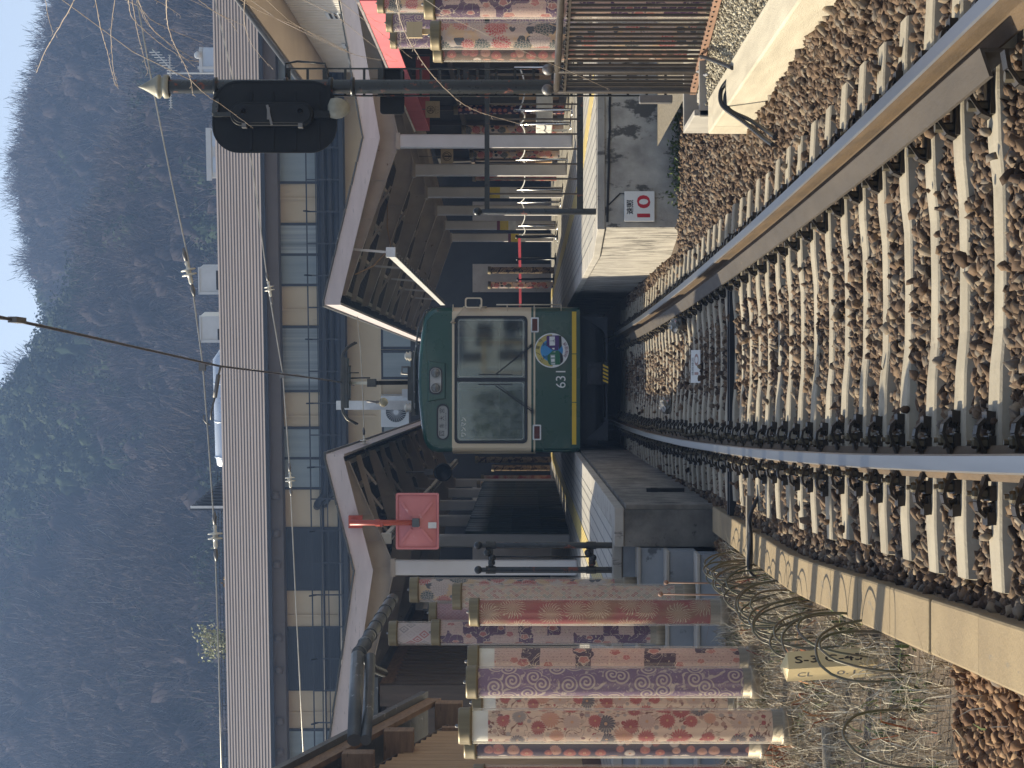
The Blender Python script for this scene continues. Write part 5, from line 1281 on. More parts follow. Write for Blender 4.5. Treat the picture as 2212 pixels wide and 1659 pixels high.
for k in range(6):
    u = tX(826) + k * .06; w_ = .03
    if u + w_ + .045 < tX(690) + .01: mb.prism([(u, tZ(1729)), (u + w_, tZ(1729)), (u + w_ + .04, tZ(1694)), (u + .04, tZ(1694))], FY(TY - .103), (0, .002, 0))
part('hazard_stripes', mb, MT['tram_yellow'], hzp)
# pantograph and roof gear (numbers from the enlarged photograph: px right = down, py down = left)
def gX(py): return WX(1659 - (1150 + py * .4219) * .5486, TY + 1.8)
def gZ(px): return WZ((1250 + px * .4219) * .5486, TY + 1.8)
YG = TY + 1.8
mb = MB(); mb.box(gX(1150), gX(560), YG - .5, YG + .9, gZ(930), gZ(890)); mb.box(gX(1010), gX(700), YG - .3, YG + .7, gZ(889), gZ(850))
part('roof_base', mb, MT['panto'], tr)
for py in (600, 1080):
    for yy in (YG - .3, YG + .6): mb = MB().lathe([(.05, gZ(930)), (.09, gZ(905)), (.05, gZ(890)), (.09, gZ(872)), (.05, gZ(855)), (.08, gZ(840)), (.03, gZ(820))], (gX(py), yy, 0), 'Z', 14); part('roof_insulator', mb, MT['porcelain'], tr)
mb = MB(); mb.box(gX(985), gX(905), YG - .2, YG + .2, gZ(860), gZ(795)); part('arrester_box', mb, MT['ac_white'], tr)
mb = MB(); mb.tube([(gX(700), YG, gZ(860)), (gX(700), YG, gZ(790)), (gX(760), YG, gZ(785)), (gX(765), YG, gZ(860)), (gX(800), YG - .2, gZ(930))], .02, 6); part('roof_cable', mb, MT['iron'], tr)
pg = part('pantograph', MB().bar((gX(845), YG + .6, gZ(835)), (gX(848), YG - .1, gZ(560)), .07, .09), MT['panto'], tr)
part('upper_arm', MB().bar((gX(848), YG - .1, gZ(520)), (gX(850), YG + .5, gZ(285)), .05, .06), MT['panto_cream'], pg)
mb = MB(); mb.box(gX(885), gX(810), YG - .2, YG + .05, gZ(550), gZ(470)); mb.tube([(gX(800), YG - .1, gZ(490)), (gX(803), YG + .4, gZ(300))], .014, 6); part('knuckle', mb, MT['panto'], pg)
mb = MB(); 
for yy in (YG + .25, YG + .6):
    mb.tube([(gX(1238), yy, gZ(355)), (gX(1190), yy, gZ(265)), (gX(1130), yy, gZ(225)), (gX(1080), yy, gZ(215)), (gX(840), yy, gZ(214)), (gX(600), yy, gZ(215)), (gX(560), yy, gZ(225)), (gX(510), yy, gZ(265)), (gX(465), yy, gZ(345))], .018, 6)
    mb.box(gX(1085), gX(600), yy - .02, yy + .02, gZ(238), gZ(218))
mb.box(gX(1000), gX(690), YG + .22, YG + .62, gZ(285), gZ(272)); mb.box(gX(1085), gX(615), YG + .23, YG + .61, gZ(268), gZ(248))
for py in (690, 1000, 752): mb.tube([(gX(py), YG + .3, gZ(275)), (gX(py), YG + .3, gZ(300 if py != 752 else 375))], .012, 6)
part('collector_head', mb, MT['panto'], pg)
# ------------------------------------------------------------------ patterned poles
GL = 'patterned cloth poles on the verge and the steps'; GR_ = 'patterned cloth poles behind the picket fence'; GI = 'small patterned poles far under the canopies'
def kp(U, Y, z0, z1, cloth, label, group=GL, r=.1125, **k): return pole(WX(U, Y), Y, z0, z1, r, cloth, label, group, **k)
kp(91, 14.2, -.20, 1.91, 'floral', 'cream pole printed with wine and navy flowers, nearest and largest by the dry grass', base=.16, white=.10)
kp(185.5, 16.0, -.17, 1.91, 'swirl', 'purple pole covered in cream swirls and spirals', base=.14)
kp(57, 15.3, -.20, 1.905, 'dots', 'plum pole with round red and cream blossoms, half hidden by the nearest cream pole', base=.2)
kp(141, 17.8, -.18, 1.91, 'floral', 'cream flowered pole showing only as a strip between the purple pole and the nearest one', base=.1, white=.10)
kp(230, 16.4, -.20, 1.91, 'letters', 'pink pole of written paper patches with a white top, overlapped by the purple swirl pole', base=.16, white=.11)
kp(337, 18.45, -.20, 1.95, 'chrys', 'red pole with pale bursting chrysanthemums', base=.2)
kp(370.5, 19.82, .02, 2.13, 'diamond', 'pole with a small multicoloured lozenge check, behind the red chrysanthemum pole', base=.18)
kp(385, 20.6, .49, 2.54, 'mum', 'white pole with big red and dark green flowers beside the black rail posts', base=.2)
kp(293, 20.2, .26, 2.33, 'letters2', 'dark and pink lettered pole standing on a step, left of the red chrysanthemum pole', base=.13)
kp(291, 21.1, .70, 2.76, 'geo', 'pale pole with grey lozenges rising above the lettered pole on the step')
kp(335, 23.5, .70, 2.49, 'scale', 'slim view of a magenta scale patterned pole behind the lozenge check pole')
kp(-26, 16.5, -.2, 1.87, 'chrys', 'red edge of a pole cut by the edge of the photo beside the hut')
for x_, y_, c_ in ((-2.52, 13.5, 'swirl'), (-2.40, 12.55, 'mum'), (-2.46, 11.85, 'floral'), (-2.36, 11.1, 'dots')):
    pole(x_, y_, -.20, 1.91, .1125, CL and c_, 'patterned pole of the verge row standing beyond the edge of the photo', GL, base=.16)
kp(1582, 17.9, .05, 2.24, 'mum2', 'big flowered pole with teal, red and white blooms behind the picket fence', GR_)
kp(1650, 17.0, .05, 2.25, 'letters2', 'purple and pink lettered pole right of the big bloom pole', GR_)
kp(1554, 18.9, .05, 2.26, 'brown_dots', 'brown pole with pink round blossoms, narrow beside the big bloom pole', GR_)
kp(1574, 27.7, .70, 3.14, 'swirl', 'purple swirl pole standing on the platform above the brown blossom pole', GR_)
kp(1610, 27.2, .70, 3.16, 'swirl', 'second purple swirl pole on the platform, behind the pale wood board', GR_)
kp(1652, 25.9, .70, 3.18, 'mum', 'upper pole with red and white blooms at the edge of the photo', GR_)
for U, Y, V1, c, lb in ((1379, 45, 997, 'gold_red', 'orange autumn patterned pole under the canopy behind the steel posts'), (1325, 50, 1014, 'gold_red', 'golden brown pole beside the second wooden shop sign'), (1422, 44, 980, 'dots', 'dark plum pole under the first wooden shop sign'),
                        (1276, 55, 1020, 'chrys', 'small red pole between the white columns of the awning side'), (1043, 62, 1054, 'gold_red', 'small wine red pole right of the tram mirror'), (1075, 60, 1054, 'gold', 'small gold pole in the shade right of the wine red one'),
                        (666, 66, 1026, 'gold', 'black and gold swirl pole just left of the tram'), (648, 69, 1062, 'gold', 'shorter dark gold pole left of the swirl one by the tram'), (626, 66, 1039, 'chrys', 'thin dark red pole beyond the bamboo screen'), (613, 63, 1030, 'gold_red', 'thin pink and gold pole next to the far end of the bamboo screen')):
    kp(U, Y, .70, WZ(V1, Y), c, lb, GI, r=.10, base=.05, small=True, seg=18)
m_ = MB().box(WX(1578, 24.5), WX(1612, 24.5), 24.5, 24.56, WZ(912, 24.5), WZ(878, 24.5)).box(WX(1593, 24.5) - .03, WX(1593, 24.5) + .03, 24.565, 24.62, .7, WZ(880, 24.5))
solo('notice_board', m_, MT['sign_wood'], 'pale wooden board between the purple swirl poles', 'board')

# bamboo screens between the left columns
for i, (y0, y1) in enumerate(((42.0, 45.4), (45.9, 49.2), (49.7, 53.4), (53.9, 57.4), (57.9, 61.0))):
    x = -2.74 + i * .02; m_ = MB(); y = y0; k = 0
    while y < y1:
        r = .045 + .008 * math.sin(k * 2.1); m_.lathe([(r, PZ), (r, 1.2), (r * 1.09, 1.21), (r, 1.22), (r, 1.75), (r * 1.09, 1.76), (r, 1.77), (r, 2.2), (r * 1.08, 2.21), (r, 2.22), (r, 2.60 + .02 * math.sin(k * 1.7)), (.001, 2.60)], (x + .02 * math.sin(k * 3.3), y, 0), n=10); y += .095; k += 1
    solo('bamboo_screen', m_, MT['bamboo_dark'], ['dark green bamboo screen panel beside the second white column, nearest', 'second dark bamboo panel in the row going toward the building', 'middle dark bamboo panel of the row under the canopy', 'fourth dark bamboo panel of the row, nearly at the tram', 'farthest dark bamboo panel, beside the thin pink and gold pole'][i], 'bamboo screen', 'bamboo screens along the left platform')

# ------------------------------------------------------------------ black hand rails
def ballpost(t, x, y, z0, z1, r=.03, mat='fence_steel', br=.05):
    p = part('post', MB().lathe([(r, z0), (r, z1 - .03), (r * .8, z1 - .02), (r * .8, z1 + .02)], (x, y, 0), n=14), MT[mat], t)
    part('ball', MB().ball((x, y, z1 + .02 + br * .9), br), MT['iron'] if mat == 'fence_steel' else MT[mat], p); return p
hr = thing('hand_rail', 'pair of short black tube posts with ball tops at the head of the steps', 'hand rail', (-1.57, 20.9, PZ))
xa, xb = WX(428, 20.9), WX(481, 20.9)
for x in (xa, xb): ballpost(hr, x, 20.9, PZ, WZ(1046, 20.9), .029, 'black_paint', .038)
for V in (1060, 1277):
    z = WZ(V, 20.9); m_ = MB().box(xa, xb, 20.885, 20.915, z - .022, z + .022)
    for x in (xa, xb): m_.lathe([(.036, z - .045), (.036, z + .045)], (x, 20.9, 0), n=12)
    for f in (.3, .5, .7): m_.ball((xa + (xb - xa) * f, 20.882, z + .03 * math.sin(f * 20)), .034)
    part('clamp_bar', m_, MT['black_paint'], hr)
part('spindle', MB().tube([(xa + .12, 20.9, WZ(1060, 20.9)), (xa + .12, 20.9, WZ(1277, 20.9))], .008, 6), MT['black_paint'], hr)
# rail fence across the right platform end
pf = thing('platform_fence', 'dark rail fence with thin upright bars across the end of the platform', 'fence', (2.6, 25.6, PZ))
x0 = WX(1202, 25.62); ballpost(pf, x0, 25.62, PZ - .0, WZ(1044, 25.62), .036, 'black_paint', .05)
x1 = 4.4; ballpost(pf, x1, 25.62, PZ, WZ(1044, 25.62), .036, 'black_paint', .05)
for V, h in ((1052, .055), (1253, .07)): z = WZ(V, 25.62); part('rail', MB().box(x0, x1, 25.60, 25.64, z - h / 2, z + h / 2), MT['black_paint'], pf)
x = x0 + .20
while x < x1 - .1: part('bar', MB().lathe([(.011, WZ(1253, 25.62)), (.011, WZ(1052, 25.62))], (x, 25.62, 0), n=8), MT['fence_steel'], pf); x += .168

# picket fence along the track at right
fa, fb = Vector((2.44, 18.95, 0)), Vector((3.24, 13.6, 0)); fd = (fb - fa).normalized(); FT, FB = 1.235, .10
pk = thing('picket_fence', 'brown grey picket fence with a rusty bottom rail before the big bloom poles', 'fence', fa)
def fp(s, z): p = fa + fd * s; return Vector((p.x, p.y, z))
LEN = (fb - fa).length
part('top_rail', MB().tube([fp(0, FT), fp(LEN, FT)], .028, 10), MT['fence_steel'], pk)
part('top_flat', MB().bar(fp(0, FT - .065), fp(LEN, FT - .065), .05, .022), MT['fence_steel'], pk)
part('bottom_rail', MB().bar(fp(-.02, FB), fp(LEN, FB), .055, .05), MT['fence_rust'], pk)
for s in (0.03, .62, 2.9, 5.2): ballpost(pk, fp(s, 0).x, fp(s, 0).y, -.16, FT + .015, .033, 'fence_steel', .047)
s = .155
while s < LEN - .05:
    p = fp(s, 0); pc = part('picket', MB().lathe([(.0125, FB + .02), (.0125, FT - .05)], (p.x, p.y, 0), n=8), MT['fence_steel'], pk)
    s += .118
m_ = MB(); s = .155
while s < LEN - .05:
    for z in (FT - .05, FB + .01): q = fp(s + .058, z); m_.ball(q + Vector((-.03, -.004, 0)), .009, 0, 6, 4)
    s += .118
part('rivets', m_, MT['clip'], pk)
for s, w_ in ((.03, .10), (.62, .10), (2.9, .13)):
    p = fp(s, 0); solo('fence_footing', MB().box(p.x - w_, p.x + w_, p.y - w_, p.y + w_, -.3, .062), MT['concrete'], {.03: 'concrete footing block under the end post of the picket fence', .62: 'concrete footing block under the second fence post by the cable', 2.9: 'concrete footing under the fence nearest the edge of the photo'}[s], 'footing', 'fence footings', .01)

# pale concrete edging along the track at right
kb = thing('concrete_edging', 'pale lit concrete edging beam between the ballast and the gravel at right', 'edging', (2.1, 15, -.3))
def kx(y): return float(np.interp(y, [7, 12.6, 17.5], [2.0, 1.98, 1.92]))
for ya, yb in ((7.0, 17.02), (17.03, 17.5)):
    part('beam', MB().prism([(kx(ya), ya), (kx(ya) + .27, ya), (kx(yb) + .27, yb), (kx(yb), yb)], lambda u, v: (u, v, -.35), (0, 0, .44)), MT['kerb_pale'], kb, bevel=.012)
bx_ = thing('pit_box', 'small open concrete box behind the end of the pale edging below the signal post', 'box', (2.45, 18.6, -.25))
m_ = MB().box(2.12, 2.17, 18.0, 19.2, -.3, .16).box(2.12, 2.75, 18.0, 18.06, -.3, .12).box(2.12, 2.75, 19.2, 19.26, -.3, .16).box(2.70, 2.75, 18.06, 19.2, -.3, .16); part('walls', m_, MT['concrete'], bx_, bevel=.008)
part('floor', MB().box(2.17, 2.70, 18.06, 19.2, -.28, -.2), MT['dark'], bx_)
# cables over the edging
for k, (pts, r, mt, lb) in enumerate(((((1575, 1489, 15.9), (1560, 1470, 16.0), (1556, 1459, 16.0), (1556, 1440, 15.95), (1564, 1424, 15.88), (1608, 1396, 15.7), (1651, 1359, 15.4), (1672, 1345, 15.0)), .0165, 'black_rubber', 'black corrugated conduit draped over the pale edging, upper of two'),
                          (((1582, 1480, 15.85), (1570, 1462, 15.95), (1566, 1450, 15.95), (1567, 1434, 15.9), (1578, 1418, 15.84), (1622, 1400, 15.66), (1658, 1374, 15.4), (1676, 1362, 15.0)), .015, 'black_rubber', 'black corrugated conduit draped over the pale edging, lower of two'),
                          (((1512, 1538, 17.9), (1525, 1534, 17.2), (1545, 1527, 16.4), (1566, 1519, 15.8), (1584, 1511, 15.3)), .015, 'black_rubber', 'black cable running from the picket fence foot across the fine gravel'),
                          (((1490, 1500, 18.7), (1506, 1508, 18.3), (1522, 1496, 18.0), (1530, 1500, 17.7)), .012, 'grey_cable', 'grey conduit loop tied to the foot of the picket fence'))):
    P = [W(p[1], p[0], p[2]) for p in pts]; Q = []
    for i in range(len(P) - 1):
        for f in np.linspace(0, 1, 12, endpoint=False): Q.append(P[i].lerp(P[i + 1], f))
    Q.append(P[-1]); Q2 = [sum((Q[min(max(i + d, 0), len(Q) - 1)] for d in range(-5, 6)), Vector()) / 11 for i in range(len(Q))]
    if mt == 'black_rubber':
        Q3 = []
        for i in range(len(Q2) - 1): Q3 += [Q2[i].lerp(Q2[i + 1], f) for f in (0, .25, .5, .75)]
        rs = [r * (1.0 if (i // 2) % 2 else .82) for i in range(len(Q3))]; m_ = MB().tube(Q3, rs, 8)
    else: m_ = MB().tube(Q2, r, 8)
    solo('cable', m_, MT[mt], lb, 'cable')

# ------------------------------------------------------------------ signal post
SY = 20.0; sx = WX(1472, SY)
def sz_(V): return WZ(V, SY)
sg = thing('signal_post', 'old black signal post with a pointed finial, ladder and rounded backboard', 'signal', (sx, SY, .05))
part('pipe', MB().lathe([(.062, .1), (.062, sz_(366))], (sx, SY, 0), n=20), MT['black_paint'], sg)
part('finial', MB().lathe([(.095, sz_(366)), (.105, sz_(362)), (.105, sz_(355)), (.085, sz_(352)), (.08, sz_(349)), (.105, sz_(346)), (.105, sz_(341)), (.092, sz_(337)), (.06, sz_(325)), (.025, sz_(310)), (.008, sz_(301)), (.001, sz_(298))], (sx, SY, 0), n=22), MT['pale_bronze'], sg)
for V in (466, 618, 715, 762): part('collar', MB().lathe([(.062, sz_(V + 5)), (.082, sz_(V + 4)), (.082, sz_(V - 4)), (.062, sz_(V - 5))], (sx, SY, 0), n=18), MT['black_paint'], sg)
# backboard: stadium shape, facing away from the camera
u0, u1 = WX(1326, SY), WX(1457, SY); z0, z1 = sz_(730), sz_(462); YBk = SY - .10
bb = part('backboard', MB().prism(rrect(u0, u1 + .1, z0, z1, .235, 9)[0:], FY(YBk), (0, .012, 0)), MT['signal_black'], sg)
m_ = MB()
for V in (545, 592, 640, 690): m_.box(u0 + .03, u1, YBk - .012, YBk - .001, sz_(V) - .012, sz_(V) + .012)
m_.ring(rrect(u0 + .0, u1 + .1, z0, z1, .235, 9), rrect(u0 + .012, u1 + .088, z0 + .012, z1 - .012, .225, 9), FY(YBk - .012), (0, .011, 0)); part('stiffener', m_, MT['signal_black'], bb)
c0, c1, cz0, cz1 = WX(1381, SY), WX(1431, SY), sz_(682), sz_(505)
cs = part('lamp_case', MB().prism(rrect(c0, c1, cz0, cz1, .095, 8), FY(YBk - .16), (0, .148, 0)), MT['signal_black'], sg, bevel=.012)
part('case_door', MB().prism(rrect(c0 + .02, c1 - .02, cz0 + .02, cz1 - .02, .08, 8), FY(YBk - .178), (0, .017, 0)), MT['signal_black'], cs, bevel=.006)
m_ = MB()
for V in (535, 655): m_.lathe([(.022, -.03), (.022, .0), (.012, .0)], ((c0 + c1) / 2 + .02, YBk - .178, sz_(V)), 'Y', 10).box(c0 - .02, c0 + .03, YBk - .17, YBk - .05, sz_(V) - .02, sz_(V) + .02)
m_.box(c0 + .05, c1 - .05, YBk - .2, YBk - .179, sz_(588) - .012, sz_(588) + .012); m_.bar((c0 + .0, YBk - .19, sz_(595)), (c1 - .03, YBk - .19, sz_(585)), .02, .02); part('latch', m_, MT['iron'], cs)
m_ = MB().box((c0 + c1) / 2 - .018, (c0 + c1) / 2 + .018, YBk - .12, YBk - .05, cz1 + .002, sz_(468)); m_.bar(((c0 + c1) / 2, YBk - .08, sz_(470)), (sx, SY, sz_(470)), .04, .05); part('bracket', m_, MT['black_paint'], sg)
part('lower_bracket', MB().box((c0 + c1) / 2 - .03, (c0 + c1) / 2 + .03, YBk - .13, YBk - .04, sz_(716), cz0 - .002).box((c0 + c1) / 2, sx, YBk - .02, SY - .05, sz_(716), sz_(708)), MT['signal_black'], sg)
xc = WX(1420, SY); part('horn', MB().lathe([(.03, sz_(712)), (.085, sz_(718)), (.095, sz_(730)), (.085, sz_(742)), (.05, sz_(756)), (.012, sz_(760)), (.001, sz_(760))], (xc, YBk - .07, 0), n=20), MT['pale_bronze'], sg)
# ladder behind
m_ = MB(); xl, xr_ = WX(1457, SY), WX(1516, SY)
for x in (xl, xr_): m_.bar((x, SY + .16, .2), (x, SY + .16, sz_(612)), .012, .035)
ld = part('ladder_rail', m_, MT['black_paint'], sg)
for V in np.arange(620, 1480, 41.0): z = sz_(V); part('rung', MB().bar((xl, SY + .16, z), (xr_, SY + .16, z), .028, .022), MT['black_paint'], sg)
m_ = MB()
for V in (618, 700, 820, 1005): z = sz_(V); m_.bar((sx, SY, z), (sx + .0, SY + .16, z), .03, .03); m_.bar((xl, SY + .145, z), (xr_, SY + .145, z), .03, .05)
part('ladder_bracket', m_, MT['black_paint'], sg)
m_ = MB()
for cxx in (WX(1400, SY), WX(1530, SY)):
    zz = sz_(640); P = [(cxx + .12 * math.cos(a), SY + .1, zz + .12 * math.sin(a)) for a in np.linspace(.6, 5.6, 14)]
    if cxx > sx: m_.tube([(sx + .05, SY, sz_(618)), (cxx - .02, SY + .1, sz_(614)), (cxx + .0, SY + .1, sz_(640)), (cxx - .02, SY + .1, sz_(700)), (sx + .05, SY, sz_(712))], .010, 6)
    else: m_.tube([(sx - .05, SY, sz_(618)), (cxx + .05, SY - .05, sz_(620)), (cxx + .06, SY - .05, sz_(665)), (sx - .05, SY, sz_(690))], .010, 6)
part('guard_hoop', m_, MT['black_paint'], sg)
part('step_plate', MB().prism(rrect(WX(1418, SY), WX(1516, SY), sz_(871), sz_(818), .03), FY(SY + .19), (0, .02, 0)), MT['signal_black'], sg)
part('foot', MB().box(sx - .17, sx + .17, SY - .17, SY + .17, -.2, .10), MT['concrete'], sg, bevel=.01)
m_ = MB().box(sx - .16, sx - .09, SY - .14, SY - .04, .21, .50); part('junction_box', m_, MT['iron'], sg, bevel=.01)

# ------------------------------------------------------------------ signs
ys = 25.27; x0, x1, z0, z1 = WX(1181, ys), WX(1246, ys), WZ(1414, ys), WZ(1349, ys)
s10 = thing('speed_sign', 'square white plate with a red 10 fixed to the platform end wall', 'sign', ((x0 + x1) / 2, ys, z0))
part('plate', MB().box(x0, x1, ys, ys + .03, z0, z1), MT['sign_white'], s10, bevel=.004)
cxx = (x0 + x1) / 2; m_ = MB()
for q in (-.006, 0, .006): m_.text('10', lambda u, v, q=q: (cxx + u + q, ys - .002 - q * .05, z0 + .122 + v + q * .3), .235, .145)
part('red_number', m_, MT['sign_red'], s10)
m_ = MB()
for q in (-.003, 0, .003): m_.text('速照', lambda u, v, q=q: (cxx - .01 + u + q, ys - .002 - q * .05, z1 - .060 + v), .155, .075)
part('black_lettering', m_, MT['sign_black'], s10)
yb = 21.6; zf = -.175; tb = thing('track_board', 'faded white board with a pale red 10 lying between the rails', 'sign', (WX(868, yb), yb, zf))
x0, x1 = WX(832, yb), WX(903, yb)
def TBf(u, v, d=0): return Vector((u, yb + v * .62 , zf + .012 + v * .78)) + Vector((0, -.78, .62)) * d
part('plate', MB().prism([(x0, 0), (x1, 0), (x1, .105), (x0, .11)], lambda u, v: TBf(u, v), Vector((0, .78, -.62)) * .012), MT['sign_white'], tb)
part('faded_number', MB().text('10', lambda u, v: TBf((x0 + x1) / 2 + .02 + u, .042 + v, .002), .20, .045), MT['faded_red'], tb)
part('lettering', MB().text('速照確認', lambda u, v: TBf((x0 + x1) / 2 - .0 + u, .085 + v, .002), .17, .026), MT['iron'], tb)

# ------------------------------------------------------------------ square mirror seen from behind
my = 34.2; mi_ = thing('square_mirror', 'square faded red traffic mirror seen from behind, hung from the canopy front', 'mirror', (WX(532, my), my, WZ(949, my)))
x0, x1, z0, z1 = WX(472, my), WX(594, my), WZ(948, my), WZ(855, my); xc, zc2 = WX(531, my), WZ(900, my)
m_ = MB(); m_.ring(rrect(x0, x1, z0, z1, .03), rrect(x0 + .03, x1 - .03, z0 + .03, z1 - .03, .02), FY(my), (0, .05, 0)); part('rim', m_, MT['mirror_red'], mi_)
N_ = 12; vs_ = []; fs = []
for j in range(N_ + 1):
    for i in range(N_ + 1):
        u, v = i / N_, j / N_; d = .075 * math.sin(math.pi * u) ** .7 * math.sin(math.pi * v) ** .7
        dg = min(abs((u - .5) - (v - .5)), abs((u - .5) + (v - .5))); d += .018 * max(0, 1 - dg * 14) * (1 if .1 < u < .9 else 0)
        vs_.append((x0 + .02 + (x1 - x0 - .04) * u, my + .03 - d, z0 + .02 + (z1 - z0 - .04) * v))
for j in range(N_):
    for i in range(N_): fs.append((j * (N_ + 1) + i, j * (N_ + 1) + i + 1, (j + 1) * (N_ + 1) + i + 1, (j + 1) * (N_ + 1) + i))
part('back_shell', MB().add(vs_, fs, 0, True), MT['mirror_red'], mi_)
m_ = MB()
for sx_, sz2 in ((-1, -1), (-1, 1), (1, -1), (1, 1)): m_.bar((xc + sx_ * .09, my - .052, zc2 + sz2 * .07), (xc + sx_ * .30, my - .018, zc2 + sz2 * .235), .035, .03, (0, 1, 0))
part('rib', m_, MT['mirror_red'], mi_)
part('face', MB().box(x0 + .03, x1 - .03, my + .035, my + .045, z0 + .03, z1 - .03), MT['chrome'], mi_)
part('arm', MB().tube([(xc, my - .12, WZ(757, my)), (xc, my - .115, WZ(815, my)), (xc, my - .11, zc2)], .042, 12).lathe([(.056, WZ(812, my)), (.056, WZ(822, my))], (xc, my - .115, 0), n=12).box(xc - .06, xc + .02, my - .2, my - .1, WZ(828, my), WZ(823, my)), MT['mirror_orange'], mi_)
part('wall_plate', MB().box(xc - .10, xc + .09, my + .15, my + .265, WZ(781, my), WZ(751, my)).bar((xc, my - .12, WZ(762, my)), (xc, my + .16, WZ(762, my)), .07, .07), MT['mirror_orange'], mi_)
part('clamp', MB().box(xc - .065, xc + .065, my - .165, my - .06, zc2 - .05, zc2 + .06), MT['gutter'], mi_, bevel=.01)
part('sticker', MB().box(xc - .09, xc - .0, my - .034, my - .030, WZ(943, my), WZ(925, my)), MT['paper'], mi_)
# horn speaker under the left canopy
yq = 46; q = W(639, 957, yq); ls = thing('loudspeaker', 'round black loudspeaker drum hung under the canopy left of the tram', 'lamp', q)
part('drum', MB().lathe([(.03, .12), (.16, .08), (.185, 0), (.185, -.06), (.15, -.07), (.14, -.03), (.001, -.02)], q, 'Y', 22), MT['tram_black'], ls)
part('rod', MB().tube([q + Vector((0, .05, .15)), q + Vector((0, .05, .75))], .018, 6).box(q.x - .06, q.x + .06, q.y, q.y + .1, q.z + .2, q.z + .38), MT['iron'], ls)

# ------------------------------------------------------------------ awning, shop signs, posts with chain, posters
aw = thing('shop_awning', 'faded red shop awning with a white top band, half in sun under the canopy', 'awning', (5.2, 31, 3.4))
part('valance', MB().prism([(30.8, 3.46), (46.6, 3.46), (46.6, 3.74), (30.8, 3.74)], lambda u, v: (5.18, u, v), (.03, 0, 0)).box(5.18, 6.7, 46.6, 46.63, 3.46, 3.74), MT['awning'], aw)
part('top_band', MB().prism([(5.17, 3.745), (5.6, 3.93), (6.75, 4.08), (6.75, 4.10), (5.58, 3.96), (5.15, 3.77)], lambda u, v: (u, 30.8, v), (0, 15.8, 0)), MT['awning_white'], aw)
def plate(nm, U0, U1, V0, V1, Y, label, fn):
    x0, x1, z0, z1 = WX(U0, Y), WX(U1, Y), WZ(V1, Y), WZ(V0, Y); t = thing(nm, label, 'sign', ((x0 + x1) / 2, Y, z0), 'wooden shop signs')
    part('board', MB().box(x0, x1, Y, Y + .03, z0, z1), MT['sign_wood'], t, bevel=.006); m_ = MB(); fn(m_, x0, x1, z0, z1, Y - .003); part('lettering', m_, MT['ink'], t)
    part('hanger', MB().tube([((x0 + x1) / 2, Y + .015, z1), ((x0 + x1) / 2, Y + .015, z1 + .5)], .01, 6), MT['iron'], t)
def sg1(m_, x0, x1, z0, z1, y):
    c, d = (x0 + x1) / 2 - .01, z1 - .10; r = .075
    m_.ring(circ(c, d, r, 28), circ(c, d, r - .009, 28), FY(y), (0, .002, 0))
    for a, b in (((-.062, .03), (.0, .03)), ((-.035, .0), (.05, .0)), ((-.02, .065), (-.02, -.065)), ((.0, .03), (.0, -.03)), ((.03, .05), (.03, -.03)), ((-.06, -.03), (.05, -.03))): m_.bar((c + a[0], y, d + a[1]), (c + b[0], y, d + b[1]), .008, .002, (0, 1, 0))
    m_.text('十三八', lambda u, v: (c + u, y, z0 + .035 + v), .16, .030); m_.text('匠と遊び処', lambda u, v: (c + u, y, z0 + .075 + v), .15, .022)
def sg2(m_, x0, x1, z0, z1, y):
    c, d = (x0 + x1) / 2, (z0 + z1) / 2; r = .10
    m_.ring(circ(c, d, r, 28), circ(c, d, r - .012, 28), FY(y), (0, .002, 0)); m_.ring(circ(c, d + .012, r * .68, 24), circ(c, d + .012, r * .68 - .012, 24), FY(y), (0, .002, 0)); m_.box(c - .014, c + .014, y, y + .002, d - r, d + r * .6)
plate('shop_sign', 1405, 1441, 919, 950, 44, 'pale wooden shop sign with a round crest above small characters', sg1)
plate('shop_sign', 1306, 1337, 952, 979, 49.5, 'pale wooden shop sign with a double ring crest beside the white column', sg2)
ch_pts = []
for i, (U, Y) in enumerate(((1515, 37.4), (1422, 38.7), (1392, 39.8), (1357, 41.2), (1315, 43.0), (1299, 44.6), (1250, 48.5), (1223, 51.5), (1172, 57), (1150, 60))):
    x = WX(U, Y); t = thing('queue_post', 'bright steel queue post linked by the white chain on the platform', 'post', (x, Y, PZ), 'steel queue posts along the white columns')
    part('tube', MB().lathe([(.028, .02), (.028, .98), (.001, .985)], (x, Y, PZ), n=12), MT['chrome'], t); part('foot', MB().lathe([(.13, 0), (.13, .012), (.04, .025)], (x, Y, PZ), n=16), MT['chrome'], t); ch_pts.append(Vector((x, Y, PZ + .90)))
m_ = MB()
for a, b in zip(ch_pts[:-1], ch_pts[1:]):
    n = 22; Q = sag(a, b, .09, n)
    for i in range(n): m_.tube([Q[i], Q[i].lerp(Q[i + 1], .5), Q[i + 1]], [.008, .016, .008], 5)
solo('chain', m_, MT['white_plastic'], 'white plastic chain slung between the steel queue posts', 'chain')
dt = thing('display_table', 'pale cloth covered display box on thin legs behind the queue posts', 'table', (4.9, 42, PZ))
part('box', MB().box(4.75, 5.55, 41.6, 43.2, 1.0, 1.30), MT['paper'], dt, bevel=.02); m_ = MB()
for x in (4.8, 5.5):
    for y in (41.7, 43.1): part('leg', MB().box(x - .02, x + .02, y - .02, y + .02, PZ, .998), MT['chrome'], dt)
